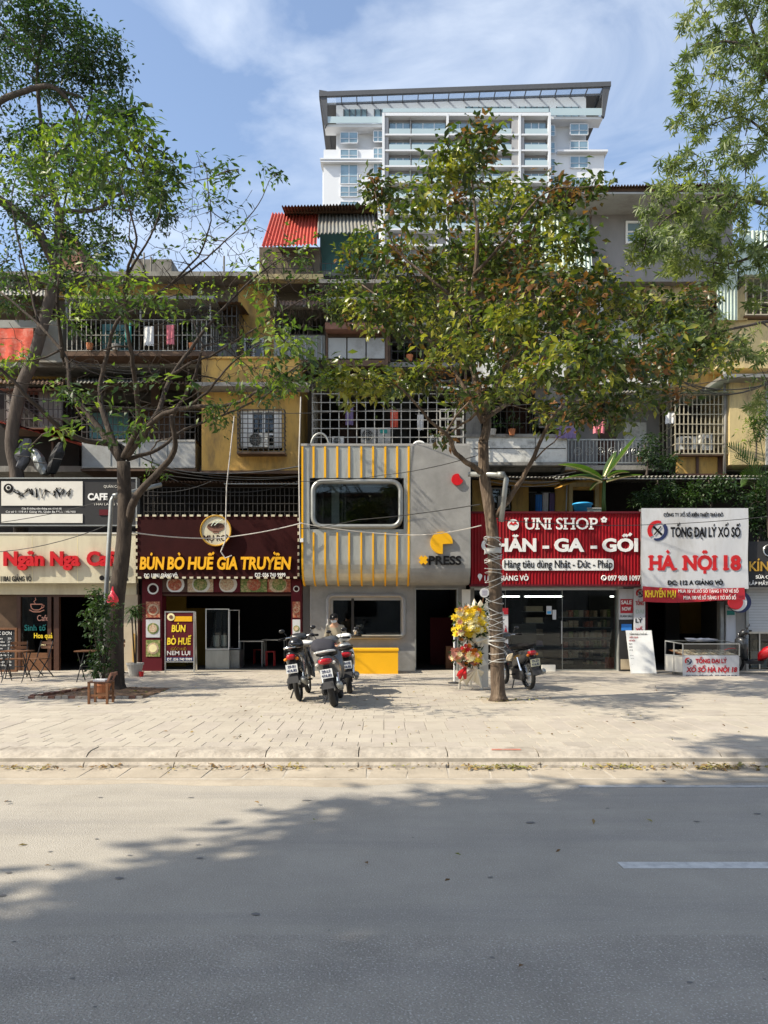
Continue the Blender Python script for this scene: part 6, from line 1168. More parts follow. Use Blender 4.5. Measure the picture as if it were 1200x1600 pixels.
# ---------------------------------------------------------------- congratulation flower stand
FY = 15.2; fs_ = thing('flower_stand', 'tall flower stand of yellow and orange blooms in cream paper beside the right trunk', 'flower stand', (X(738, FY), FY, SWZ))
def flower_mesh(nm, mat, r, np_=7, cup=.35):
    b = MB()
    for i in range(np_):
        a = 2*math.pi*i/np_; d = Vector((math.cos(a), 0, math.sin(a))); s = Vector((-math.sin(a), 0, math.cos(a))); y = Vector((0, -1, 0))
        b.add([(0, 0, 0), d*r*.55+s*r*.33+y*r*cup*.4, d*r+y*r*cup, d*r*.55-s*r*.33+y*r*cup*.4], [(0, 1, 2), (0, 2, 3)])
        a += .45; d = Vector((math.cos(a), 0, math.sin(a))); s = Vector((-math.sin(a), 0, math.cos(a)))
        b.add([(0, -.01, 0), d*r*.35+s*r*.25+y*r*cup*.9, d*r*.66+y*r*cup*1.7, d*r*.35-s*r*.25+y*r*cup*.9], [(0, 1, 2), (0, 2, 3)])
    b.ball((0, -r*.35, 0), r*.22, 6, 4)
    me = bpy.data.meshes.new(nm); me.from_pydata([tuple(v) for v in b.v], [], b.f); me.materials.append(MATS[mat]); return me
FM = {m: flower_mesh('bloom', m, r, n, c) for m, r, n, c in (('fl_yellow', .075, 7, .35), ('fl_pale', .07, 8, .4), ('fl_orange', .065, 7, .35), ('fl_pink', .06, 8, .5), ('fl_white', .05, 6, .5), ('red', .06, 7, .4))}
fr = random.Random(11); LF = MB(); posL = []
def bloomset(cx, cy, rx, ry, n, mats):
    for i in range(n):
        a = fr.uniform(0, 6.283); q = fr.random()**.5; px = cx+rx*q*math.cos(a); py = cy+ry*q*math.sin(a); bulge = .22*math.sqrt(max(0, 1-q*q))
        o = link('bloom', FM[fr.choice(mats)], fs_); p = P(px, py, FY-.12)-LOC[fs_.name]; o.location = (p.x, -.12-bulge, p.z)
        o.rotation_euler = (fr.uniform(-.5, .3)-(py-cy)/ry*.5, 0, (px-cx)/rx*.7+fr.uniform(-.3, .3)); o.rotation_mode = 'XYZ'; s = fr.uniform(.75, 1.2); o.scale = (s, s, s)
    for i in range(int(n*2.2)): a = fr.uniform(0, 6.283); q = fr.random()**.5*1.12; posL.append((X(cx+rx*q*math.cos(a), FY), FY-.05-.15*fr.random(), Z(cy+ry*q*math.sin(a), FY)))
bloomset(737, 972, 23, 24, 95, ['fl_yellow']*4+['fl_pale']*3+['fl_orange', 'fl_white', 'fl_yellow']); bloomset(718, 975, 9, 26, 26, ['fl_orange', 'fl_yellow', 'fl_pale', 'fl_pink'])
bloomset(713, 1024, 9, 10, 24, ['fl_pink', 'fl_orange', 'fl_pink', 'fl_pale']); bloomset(737, 1026, 13, 13, 34, ['fl_orange', 'fl_pale', 'fl_yellow', 'fl_pink', 'fl_pale', 'fl_pink']); bloomset(726, 1012, 8, 5, 8, ['red', 'fl_orange'])
pl_ = np.array(posL); n = len(pl_); d = rng.normal(0, 1, (n, 3)); d[:, 1] -= .6
v, f = leaves(pl_, nrm(d), nrm(rng.normal(0, 1, (n, 3))), .13*rng.uniform(.6, 1.3, n), .05*rng.uniform(.7, 1.2, n)); mesh_np('greenery', v, f, 'leaf_dark', fs_)
def paper_fan(name, mat, cx, cy, pts, parent):            # crumpled wrap: fan of facets with spiky rim
    mb = MB(); c = P(cx, cy, FY-.20); ring = []
    for i, (a, b_) in enumerate(pts): ring.append(P(a, b_, FY-.04-(.12 if i % 2 else 0)))
    mb.add([c]+ring, [(0, i+1, (i+1) % len(ring)+1) for i in range(len(ring))]); mb.build(name, mat, parent)
paper_fan('paper_wrap', 'cream_paper', 742, 958, [(728,955),(731,943),(736,947),(741,935),(746,944),(751,937),(756,946),(762,939),(764,955),(768,962),(764,985),(770,992),(760,1000),(764,1008),(752,1003),(748,1010),(742,1002),(736,1012),(730,1000),(724,1006),(722,998),(728,990)], fs_)
paper_fan('paper_wrap', 'cream_paper', 745, 1003, [(722,996),(740,990),(760,988),(764,998),(758,1006),(750,1002),(748,1012),(742,1003),(734,1009),(730,1000)], fs_)
paper_fan('paper_wrap', 'cream_paper', 745, 1045, [(748,1008),(756,1002),(752,1020),(761,1038),(750,1043),(757,1050),(752,1058),(753,1076),(742,1066),(735,1062),(729,1072),(724,1064),(716,1068),(722,1058),(732,1048),(738,1042)], fs_)
paper_fan('paper_wrap', 'fl_pink', 722, 1040, [(714,1036),(718,1030),(728,1034),(734,1040),(728,1046),(722,1042)], fs_)
mb = MB()
for a, b_, c, d_ in ((727, 1042, 718, 1060), (728, 1044, 727, 1060), (727, 1046, 715, 1056)): mb.tube([P(a, b_, FY-.22), P((a+c)/2-2, (b_+d_)/2, FY-.26), P(c, d_, FY-.2)], [.015, .05, .03], 6)
mb.tube([P(729, 1016, FY-.25), P(733, 1008, FY-.28), P(738, 1012, FY-.25)], [.02, .05, .02], 6) if False else None; mb.build('red_ribbon', 'red', fs_)
mb = MB(); mb.bar(P(752, 1002, FY), (X(752, FY), FY-.02, SWZ), .05, .02); mb.bar(P(722, 1002, FY), (X(719, FY), FY+.1, SWZ), .04, .02); mb.bar(P(738, 960, FY+.1), (X(740, FY), FY+.45, SWZ), .04, .02); mb.bar(P(720, 1045, FY), P(756, 1045, FY), .04, .02); mb.build('wooden_legs', 'offwhite', fs_)
o = part('back_board', 'offwhite', fs_, (752, 1001, 763, 1074, FY+.02, FY+.05))
mb = MB(); pxpoly(mb, pxr(757, 926, 7.5, 20), FY-.12, .01); o = mb.build('greeting_card', 'paper', fs_); mb = MB(); mb.bar(P(757, 926, FY-.1), P(750, 960, FY), .012); mb.build('card_stick', 'wood', fs_)
for y in (923, 926, 929): part('card_print', 'purple_cloth', o, (753, y, 761, y+.7, FY-.126, FY-.121))
sv_ = thing('pavement_flag_pole', 'thin white pole standing by the kiosk door left of the flowers', 'pole', (X(710, 16.5), 16.5, SWZ)); mb = MB(); mb.tube([(X(710, 16.5), 16.5, SWZ), P(710, 962, 16.5)], .02, 8); mb.build('pole_shaft', 'white', sv_); mb = MB(); mb.lathe((X(710, 16.5), 16.5, SWZ), [(.14, 0), (.14, .02), (.03, .04)], 14); mb.build('pole_foot', 'charcoal', sv_)
st2 = thing('roll_up_banner', 'white and red roll-up banner standing behind the right tree trunk', 'banner', (X(789, 18.8), 18.8, SWZ)); part('banner_sheet', 'paper', st2, (783, 950, 794, 1040, 18.8, 18.81)); part('red_head', 'red_print', st2, (783, 950, 794, 960, 18.785, 18.798)); part('banner_foot', 'galv', st2, (781, 1051, 796, 1054, 18.7, 18.95)); part('red_print', 'red_print', st2, (783, 1028, 794, 1040, 18.785, 18.798)); text('LÀ', 785, 793, 980, 989, 18.79, 'red_print', st2, .006, bold=.04); part('blue_print', 'teal_letter', st2, (784, 1020, 793, 1026, 18.785, 18.798)); mb = MB(); mb.tube([P(788.5, 950, 18.83), P(788.5, 1052, 18.83)], .01, 5); mb.build('support_rod', 'galv', st2)

# ---------------------------------------------------------------- cafe furniture, board, pots
def fold_chair(label, px, Yc, yaw, grp='folding cafe chairs'):
    t = thing('folding_chair', label, 'chair', (0, 0, 0), grp)
    for i in range(5): hb('seat_slat', 'wood', t, (-.20, .20, -.19+.078*i, -.12+.078*i, .43, .45))
    for i in range(2): hb('back_slat', 'wood', t, (-.20, .20, .21+.01*i, .225+.01*i, .66+.10*i, .73+.10*i))
    for s in (-1, 1):
        mb = MB(); mb.tube([(s*.19, -.22, 0), (s*.19, .08, .43), (s*.19, .22, .85)], .013, 6); mb.build('leg', 'charcoal', t); mb = MB(); mb.tube([(s*.17, .25, 0), (s*.17, -.15, .43)], .013, 6); mb.build('leg', 'charcoal', t)
    mb = MB(); mb.tube([(-.17, .2, .06), (.17, .2, .06)], .01, 5); mb.tube([(-.19, -.18, .06), (.19, -.18, .06)], .01, 5); mb.build('stretcher', 'charcoal', t)
    t.location = (X(px, Yc), Yc, SWZ); t.rotation_euler = (0, 0, R(yaw)); return t
fold_chair('wooden folding chair at the far left by the chalkboard', 26, 17.9, 12); fold_chair('wooden folding chair in front of the lettered cafe window', 62, 18.1, -25); fold_chair('wooden folding chair mostly cut by the left edge', -14, 17.6, 40)
fold_chair('folding chair in the shade just inside the cafe doorway', 178, 19.2, -60)
def cafe_table(label, px, Yc, grp='small cafe tables'):
    t = thing('cafe_table', label, 'table', (0, 0, 0), grp)
    for i in range(5): hb('top_slat', 'wood', t, (-.28, .28, -.25+.102*i, -.155+.102*i, .66, .685))
    for s in (-1, 1):
        for a in (-1, 1): mb = MB(); mb.tube([(s*.22, a*.24, 0), (s*.22, -a*.2, .65)], .013, 6); mb.build('leg', 'charcoal', t)
    mb = MB(); mb.tube([(-.22, 0, .33), (.22, 0, .33)], .01, 5); mb.build('stretcher', 'charcoal', t); t.location = (X(px, Yc), Yc, SWZ); return t
cafe_table('brown slatted cafe table at the far left in front of the chalkboard', 26, 16.9); cafe_table('brown slatted cafe table just left of the potted ficus', 142, 17.0)
cb = thing('chalkboard', 'black chalkboard menu with white writing leaning at the far left of the cafe', 'board', (X(8, 19), 19, SWZ)); part('board', 'dark_room_blue', cb, (-24, 984, 23, 1046, 19.0, 19.03)); mb = MB(); frame_px(mb, -27, 981, 26, 1050, 3, 18.98, 19.05); mb.build('board_frame', 'wood', cb)
text('THỰC ĐƠN', -16, 18, 987, 992, 18.99, 'white', cb, .005)
for i, s in enumerate(('Cà phê đen', 'Cà phê nâu', 'Sữa chua', 'Nước cam', 'Trà chanh', 'Nước dừa', 'Sinh tố bơ', 'Trà đào', 'Bạc xỉu')): text(s, -20, -20+24+3*(i % 3), 996+i*5.2, 999+i*5.2, 18.99, 'white', cb, .005); text('25k', 12, 18, 996+i*5.2, 999+i*5.2, 18.99, 'white', cb, .005)
# stool near the left tree
SY = 12.95; stl = thing('wooden_stool', 'small dark red-brown wooden stool with low back standing by the left tree', 'stool', (X(159, SY), SY, SWZ)); x0, x1 = X(143, SY), X(173, SY); zs = Z(1064, SY)
for i in range(4): hb('seat_slat', 'wood_dark', stl, (x0-.01, x1+.01, SY-.16+.085*i, SY-.085+.085*i, zs-.022, zs))
for x in (x0+.01, x1-.01):
    for y in (SY-.14, SY+.14): hb('leg', 'wood', stl, (x-.018, x+.018, y-.018, y+.018, SWZ, zs-.023))
hb('stretcher', 'wood', stl, (x0+.03, x1-.03, SY-.15, SY-.13, SWZ+.13, SWZ+.16)); hb('stretcher', 'wood', stl, (x0+.03, x1-.03, SY+.13, SY+.15, SWZ+.13, SWZ+.16)); hb('stretcher', 'wood', stl, (x1-.02, x1, SY-.12, SY+.12, SWZ+.18, SWZ+.21))
mb = MB(); mb.bar((x1-.01, SY+.12, zs), (x1+.05, SY+.14, zs+.14), .03); mb.bar((x1-.01, SY-.12, zs), (x1+.05, SY-.12, zs+.14), .03); mb.bar((x1+.05, SY-.14, zs+.12), (x1+.05, SY+.16, zs+.12), .02, .05); mb.build('low_back', 'brick', stl)
pc = thing('paper_pad', 'white folded paper lying on the wooden stool', 'paper', (X(158, SY), SY, zs)); hb('sheet', 'paper', pc, (x0+.06, x1-.06, SY-.1, SY+.1, zs+.001, zs+.03))
def pot(t, c, r, h, mat):
    mb = MB(); mb.lathe(c, [(r*.7, 0), (r*.98, h*.85), (r*1.08, h*.86), (r*1.08, h), (r*.95, h), (r*.9, h*.86)], 18); return mb.build('pot', mat, t, smooth=False)
def blade(mb, base, tip, w, droop, n=8, fold=.25):
    base, tip = Vector(base), Vector(tip); L = (tip-base).length; vs = []
    for i in range(n+1):
        t = i/n; p = base.lerp(tip, t)+Vector((0, 0, droop*L*4*t*(1-t))); d = (tip-base).normalized()+Vector((0, 0, droop*4*(1-2*t))); s = d.cross(Vector((0, 0, 1))); s = s.normalized() if s.length > .05 else Vector((1, 0, 0))
        ww = w*math.sin(math.pi*min(1, (t*.92+.06)))**.7; up = s.cross(d).normalized(); vs += [p-s*ww+up*ww*fold, p, p+s*ww+up*ww*fold]
    mb.add(vs, [(3*i+j, 3*i+j+1, 3*i+j+4, 3*i+j+3) for i in range(n) for j in (0, 1)])
# ficus in an orange pot
fc = thing('potted_ficus', 'tall leafy ficus in an orange pot in front of the left tree trunk', 'potted plant', (X(161, 13.7), 13.7, SWZ)); pot(fc, (X(161, 13.7), 13.7, SWZ), .13, .26, 'terracotta')
mb = MB(); mb.lathe((X(161, 13.7), 13.7, SWZ+.2), [(.11, 0), (.11, .03)], 12); mb.build('potting_soil', 'soil', fc)
tree(fc, [([(161,1062,13.7),(163,1020,13.7),(158,980,13.7),(166,940,13.6)], .022, .008), ([(161,1058,13.7),(172,1000,13.8),(178,960,13.7)], .016, .006), ([(162,1040,13.7),(150,1000,13.6),(146,950,13.6)], .014, .005)],
     [(158,1035,13.7,.26,.22,.28,34), (158,998,13.7,.28,.22,.25,24), (148,965,13.6,.24,.22,.26,26), (152,935,13.6,.2,.2,.2,20), (176,960,13.7,.22,.2,.3,16)], 'bark', 'leaf_dark', ll=.10, lw=.04, per=11, spread=.05, droop=.5, seed=31, limbjit=.01, crownname='foliage')
# dracaena in a grey pot
dc = thing('potted_dracaena', 'twin-stemmed dracaena with drooping strap leaves in a grey pot by the cafe pillar', 'potted plant', (X(211, 18.3), 18.3, SWZ)); pot(dc, (X(211, 18.3), 18.3, SWZ), .19, .32, 'pot_grey')
mb = MB(); mb.tube([P(211, 1040, 18.3), P(208, 1000, 18.3), P(206, 965, 18.3)], .02, 6); mb.tube([P(212, 1040, 18.3), P(213, 1000, 18.3), P(211, 958, 18.3)], .02, 6); mb.build('stem', 'bark', dc, smooth=True)
rr = random.Random(5)
for k in range(56):
    c = P(206 if k % 2 else 212, 962-rr.uniform(0, 16), 18.3); a = rr.uniform(0, 6.28); L = rr.uniform(.3, .5); tip = c+Vector((math.cos(a)*L*.75, math.sin(a)*L*.75, rr.uniform(-.6, .15)*L*1.3)); mb = MB(); blade(mb, c, tip, .022, .10, 5); mb.build('leaf', 'leaf_dark', dc, smooth=True)
ip = thing('small_red_pot', 'tiny red pot on the ground beside the grey planter', 'pot', (X(221, 18.2), 18.2, SWZ)); pot(ip, (X(221, 18.2), 18.2, SWZ), .06, .12, 'red'); 
bg_ = thing('plastic_bag', 'bright red plastic bag tied to the left tree trunk', 'bag', P(176, 935, 14.6)); mb = MB(); c = P(176, 936, 14.62); vs = []; n = 12
for r, z in ((.012, .24), (.02, .16), (.05, .11), (.085, .04), (.10, -.03), (.09, -.09), (.05, -.13), (.005, -.14)):
    for j in range(n): a = 6.283*j/n; q = r*(1+.18*math.sin(j*2.6+z*30)); vs.append((c.x+q*math.cos(a), c.y+q*math.sin(a)*.8, c.z+z))
mb.add(vs, [(i*n+j, i*n+(j+1) % n, (i+1)*n+(j+1) % n, (i+1)*n+j) for i in range(7) for j in range(n)]); mb.build('bag_body', 'bag_red', bg_)

# ---------------------------------------------------------------- pipes, wires
def pipe(label, pts, r=.04, mat='galv'):
    t = thing('steel_pipe', label, 'pipe', pts[0]); mb = MB(); mb.tube(pts, r, 10); mb.build('pipe_run', mat, t, smooth=True)
    mb = MB(); mb.tube([Vector(pts[-2])+(Vector(pts[-1])-Vector(pts[-2]))*.0, Vector(pts[-2])+(Vector(pts[-1])-Vector(pts[-2])).normalized()*.12], r*1.25, 10); mb.build('elbow', mat, t, smooth=True)
pipe('tall grey pipe with an elbow at its top standing against the left tree', [P(165, 1071, 15.1), P(166, 925, 15.1), P(174, 783, 15.1), P(177, 776, 15.1), P(252, 757, 15.6)], .045)
pipe('bent grey pipe end with an elbow beside the right tree, above the red sign', [P(783, 815, 13.2), P(791, 748, 13.2), P(788, 742, 13.2), P(732, 741, 13.4)], .045)
def wire(label, pts, r=.008, mat='cable', sag=.0, name='overhead_wire', grp='thin overhead wires'):
    w = [Vector(P(*p)) for p in pts]; out = []
    for a, c in zip(w, w[1:]):
        for i in range(10): t = i/10; q = a.lerp(c, t); q.z -= sag*4*t*(1-t); out.append(q)
    out.append(w[-1]); mb = MB(); mb.tube(out, r, 4); o = mb.build(name, mat, None); tag(o, label, 'wire', grp); return o
wire('thin dark wire rising across the cafe signs', [(-60, 822, 18), (215, 765, 18.4), (330, 752, 19)], .008, sag=.15)
wire('thin wire across the cream cafe sign', [(-60, 862, 18), (175, 818, 15.6)], .008, sag=.2)
wire('pale wire sagging across the brown restaurant sign', [(188, 829, 15.5), (337, 841, 18.9), (472, 817, 19.1)], .013, 'cable_pale', sag=.05)
wire('pale cable hanging down in front of the round restaurant logo', [(366, 650, 18.9), (354, 760, 18.9), (352, 845, 18.9), (345, 862, 18.9), (352, 872, 18.9), (362, 868, 18.9)], .014, 'cable_pale')
wire('wire rising across the top of the grey kiosk', [(470, 752, 18.9), (600, 742, 18.9), (745, 712, 13.6)], .008, sag=.05)
wire('wire crossing below the kiosk upper window', [(470, 826, 18.9), (560, 812, 18.8), (750, 788, 13.6)], .009, sag=.03)
wire('pale wire crossing the kiosk above its round emblem', [(472, 818, 18.95), (640, 836, 18.9), (752, 821, 13.6)], .009, 'cable_pale', sag=.05)
wire('wire crossing the red sign and the lottery sign top', [(775, 812, 13.4), (1010, 820, 18.9), (1260, 800, 18.5)], .008, sag=.05)
wire('pale cable dropping between brown sign and kiosk', [(470, 620, 19.2), (467, 720, 19.2), (468, 800, 19.2), (469, 842, 19.2)], .016, 'cable_pale')
wire('cable bundle under the yellow bay', [(205, 706, 20.5), (300, 738, 20.8), (470, 728, 20.8)], .02, sag=.1)
wire('high wire through the tree crowns', [(-100, 600, 16), (600, 640, 19), (1300, 560, 17)], .008, sag=.3)
# string lights wound round the right trunk
sw = thing('wound_string_light', 'white cord of string lights wound many times round the right tree trunk', 'string light', P(772, 1000, 13.3)); mb = MB()
def trunk2(py): 
    pts = [(1095, 779), (1000, 776), (919, 772), (850, 770), (804, 766), (746, 757)]
    for (a, xa), (c, xc) in zip(pts, pts[1:]):
        if c <= py <= a: return xa+(xc-xa)*(a-py)/(a-c)
    return 766
rr = random.Random(3)
for y in [842, 846, 851, 857, 861, 864, 867, 871, 876, 882, 889, 896, 905, 914, 934, 939, 953, 960, 963, 969, 974, 979, 984, 993, 996, 999, 1002, 1006, 1012, 1020, 1032, 1034]:
    c = P(trunk2(y), y, 13.3); r = .142+.012*rr.random(); tl = rr.uniform(-.07, .07); tl2 = rr.uniform(-.05, .05)
    mb.tube([(c.x+r*math.cos(a), c.y+r*math.sin(a), c.z+tl*math.cos(a)+tl2*math.sin(a)) for a in np.linspace(0, 6.283, 19)], .005+.003*rr.random(), 4, cap=False)
mb.build('cord', 'wrap_white', sw); mb = MB(); c = P(trunk2(861), 861, 13.3)
mb.lathe(c, [(.146, -.04), (.148, -.03), (.148, .03), (.146, .04)], 16); mb.build('tape_band', 'wrap_white', sw)
wire('loop of black cord hanging off the right trunk', [(781, 918, 13.15), (789, 908, 13.1), (794, 922, 13.1), (786, 934, 13.1), (781, 925, 13.15)], .012, name='cord_loop', grp=None) if False else None

# ---------------------------------------------------------------- clutter above the shops
def ac(label, a, b, c, d, Y, mat='ac_white'):
    t = thing('air_conditioner', label, 'air conditioner', P((a+c)/2, d, Y), 'outdoor air conditioner units'); part('casing', mat, t, (a, b, c, d, Y, Y+.32)); cx, cy, r = a+(c-a)*.42, (b+d)/2, min((c-a)*.36, (d-b)*.42)
    mb = MB(); q = [P(x, y, Y-.012) for x, y in pxr(cx, cy, r, 16)]; mb.tube(q+[q[0]], .012, 4)
    for k in (.35, .7): q = [P(x, y, Y-.012) for x, y in pxr(cx, cy, r*k, 12)]; mb.tube(q+[q[0]], .007, 4)
    mb.bar(P(cx-r, cy, Y-.012), P(cx+r, cy, Y-.012), .012); mb.bar(P(cx, cy-r, Y-.012), P(cx, cy+r, Y-.012), .012); mb.build('fan_guard', 'galv', t); mb = MB(); pxpoly(mb, pxr(cx, cy, r*.95, 16), Y-.004, .003); mb.build('fan_opening', 'charcoal', t)
    mb = MB(); mb.px(a+1, d, a+2, d+2, Y+.02, Y+.3); mb.px(c-2, d, c-1, d+2, Y+.02, Y+.3); mb.build('foot', 'galv', t)
ac('air conditioner unit inside the cage of the ochre window', 385, 676, 418, 698, 21.15); ac('white air conditioner low in the big cage, left above the kiosk', 519, 682, 537, 694, 21.7); ac('grey-green cabinet-like air conditioner in the middle of the big cage', 564, 668, 588, 692, 21.7, 'white_panel'); ac('white air conditioner at the right end of the big cage', 672, 680, 690, 694, 21.7)
ac('air conditioner at lower left of the beige right cage', 1062, 682, 1090, 702, 21.8); ac('tall white unit at centre of the beige right cage', 1098, 677, 1113, 703, 21.8)
cbx = thing('storage_cabinet', 'pale cabinet with a turquoise sticker inside the big white cage', 'cabinet', P(600, 692, 21.7)); part('carcass', 'white_panel', cbx, (590, 668, 610, 694, 21.7, 22.1)); part('sticker', 'teal_letter', cbx, (594, 671, 605, 677, 21.69, 21.699)); part('door_gap', 'charcoal', cbx, (600, 678, 600.6, 693, 21.69, 21.699))
for i, (px, m, lab) in enumerate(((500, 'galv', 'curved white pipe loop at the left end of the kiosk roof'), (655, 'white', 'small curved pipe loop on the kiosk roof near its middle'))):
    t = thing('pipe_loop', lab, 'pipe', P(px, 697, 20.5)); mb = MB(); w = 14 if i == 0 else 9; hh = 20 if i == 0 else 7; mb.tube([P(px-w*math.cos(a), 697-hh*math.sin(a), 20.5) for a in np.linspace(0, math.pi, 12)], .03, 7); mb.build('loop', m, t, smooth=True); mb = MB(); mb.box(X(px+w, 20.5)-.08, X(px+w, 20.5)+.08, 20.42, 20.6, Z(697, 20.5)-.02, Z(693, 20.5)); mb.build('bracket', 'galv', t)
def cloth(label, a, b, c, d, Y, mat, cat='laundry', grp='laundry hung out above the shops', waves=3, hook=True):
    t = thing('hung_cloth', label, cat, P((a+c)/2, b, Y), grp); mb = MB(); n = 12; rr = random.Random(int(a*7+b)); vs = []
    for j in range(5):
        for i in range(n+1): u = i/n; sh = (1-.06*j*math.sin(u*3)); vs.append((X(a+(c-a)*(.5+(u-.5)*sh), Y), Y+.035*math.sin(u*waves*6.28+j*.5)*(j+1)/5, Z(b+(d-b)*j/4+rr.uniform(-.5, .5)*(j == 4), Y)))
    mb.add(vs, [(j*(n+1)+i, (j+1)*(n+1)+i, (j+1)*(n+1)+i+1, j*(n+1)+i+1) for j in range(4) for i in range(n)]); mb.build('fabric', mat, t, smooth=True)
    mb = MB(); mb.tube([P(a-3, b-1, Y), P(c+3, b-1, Y)], .008, 4); mb.build('hanging_rod', 'galv', t)
cloth('pink towel hanging over the balcony railing', 927, 653, 945, 677, 21.7, 'pink_cloth'); cloth('purple-grey cloth hanging left of the pink towel', 869, 666, 901, 685, 21.7, 'purple_cloth'); cloth('orange-red banner cloth hanging at the far left under the eaves', -20, 513, 52, 562, 21.6, 'red_cloth', 'banner', None)
for i, (a, b, c, d, m, l) in enumerate(((848, 770, 857, 803, 'white_cloth', 'white shirt on the rack in the shack opening'), (859, 771, 867, 803, 'purple_cloth', 'grey shirt at the right end of the shack rack'), (828, 770, 836, 802, 'charcoal', 'black garment at the left of the shack rack'), (837, 773, 847, 803, 'blue', 'dark blue garment in the middle of the shack rack'), (778, 775, 786, 795, 'white_cloth', 'white cloth behind the small shack window'), (610, 640, 622, 668, 'red_cloth', 'reddish cloth hanging inside the big white cage'), (652, 648, 662, 672, 'white_cloth', 'white cloth hanging at the right of the big white cage'), (540, 636, 552, 664, 'purple_cloth', 'grey cloth hanging at the left of the big white cage'), (1040, 645, 1056, 662, 'white_cloth', 'white bag-like cloth hanging left of the beige cage'), (195, 505, 205, 535, 'teal_letter', 'green cloth on the upper left balcony'), (225, 510, 240, 540, 'white_cloth', 'white cloth on the upper left balcony'), (260, 508, 272, 538, 'pink_cloth', 'pink cloth at the right of the upper left balcony'), (930, 470, 950, 495, 'white_cloth', 'pale cloth on the third floor behind the right crown'))):
    cloth(l, a, b, c, d, 21.95 if i < 5 else (21.8 if i != 12 else 22.5), m, waves=2)
pg = thing('parasol', 'drooping ochre tarpaulin parasol above the shack window beside the banana plant', 'parasol', P(890, 800, 21.2)); mb = MB(); top = P(893, 745, 21.3); ring = [P(866, 764, 21.0), P(876, 761, 20.8), P(888, 757, 20.8), P(905, 750, 20.9), P(914, 747, 21.3), P(900, 745, 21.9), P(875, 752, 21.9)]
mb.add([top]+ring, [(0, i+1, (i+1) % 7+1) for i in range(7)]); mb.build('canopy', 'tarp', pg); mb = MB(); mb.tube([P(886, 752, 21.4), P(884, 812, 21.4)], .018, 6); mb.build('pole_shaft', 'galv', pg)
bt = thing('plastic_tub', 'bright blue plastic tub on the shop roof behind the red sign', 'tub', P(910, 802, 20.9)); mb = MB(); mb.lathe((X(910, 20.9), 20.9, Z(803, 20.9)), [(.20, 0), (.25, .24), (.28, .25), (.27, .28), (.2, .30), (.02, .31)], 20); mb.build('tub_body', 'sky_blue', bt, smooth=True)
wt = thing('storage_box', 'pale green-white box beside the blue tub on the shop roof', 'box', P(924, 802, 20.7)); part('box_body', 'sheet_green', wt, (918, 795, 940, 805, 20.7, 21.0)); part('lid', 'white_panel', wt, (917, 793, 941, 795, 20.68, 21.02))
for i, (cx, cy, w, h_, lab) in enumerate(((35, 712, 11, 26, 'grey wrapped bundle of tarpaulin, left of the bundles under the red lean-to'), (62, 722, 10, 20, 'pale folded tarpaulin bundle at the centre under the red lean-to'), (88, 716, 9, 24, 'dark tarpaulin bundle at the right under the red lean-to'))):
    t = thing('tarpaulin_bundle', lab, 'bundle', P(cx, 748, 20.9), 'tarpaulin bundles'); mb = MB(); n = 9; vs = []; rr = random.Random(i)
    for k in range(7):
        zz = k/6
        for j in range(n): a = 6.283*j/n; q = (.5+.6*math.sin(zz*3.0+.2))*rr.uniform(.75, 1.15); vs.append((X(cx+(zz-.5)*16*(1 if i != 1 else -1)+w*q*math.cos(a), 20.9), 20.9+.2*q*math.sin(a), Z(cy+h_-2*h_*zz, 20.9)))
    mb.add(vs, [(k*n+j, k*n+(j+1) % n, (k+1)*n+(j+1) % n, (k+1)*n+j) for k in range(6) for j in range(n)]); mb.build('folds', ['tarp_grey', 'galv', 'charcoal'][i], t); mb = MB(); mb.tube([P(cx-w, cy, 20.66), P(cx+w, cy+2, 20.66)], .015, 4); mb.build('cord', 'cable', t)
# ---------------------------------------------------------------- plants on the roofs
bn_ = thing('banana_plant', 'banana plant with broad torn leaves growing behind the red sign', 'plant', P(942, 804, 20.4)); BY = 20.3
mb = MB(); mb.tube([P(944, 812, BY), P(943, 780, BY), P(944, 752, BY)], [.07, .055, .04], 10); mb.build('stem', 'leaf_banana', bn_, smooth=True)
for base, tip, w, dr in (((940,748),(872,726),.25,.07), ((940,752),(874,750),.22,.09), ((948,742),(994,682),.28,-.02), ((950,746),(984,738),.22,.10), ((948,752),(1004,742),.15,.04), ((940,752),(922,766),.10,.12), ((944,744),(962,706),.13,.02)):
    mb = MB(); blade(mb, P(*base, BY), P(*tip, BY-(.3 if w > .13 else -.3)), w, dr, 12, .12); o = mb.build('leaf', 'leaf_banana' if tip[0] != 1002 else 'leaf_dry', bn_, smooth=True); mb = MB(); a, c = P(*base, BY), P(*tip, BY-(.3 if w > .13 else -.3)); L = (c-a).length; mb.tube([a.lerp(c, t)+Vector((0, 0, dr*L*4*t*(1-t)-.01)) for t in np.linspace(0, .97, 9)], [.03*(1-t*.9) for t in np.linspace(0, 1, 9)], 5); mb.build('midrib', 'fl_pale', o)
pm_ = thing('palm', 'arching feather palm fronds at the right edge above the optician sign', 'palm', P(1200, 860, 19.8)); mb = MB(); mb.tube([P(1204, 860, 19.8), P(1200, 765, 19.8)], [.07, .05], 8); mb.build('trunk', 'bark', pm_)
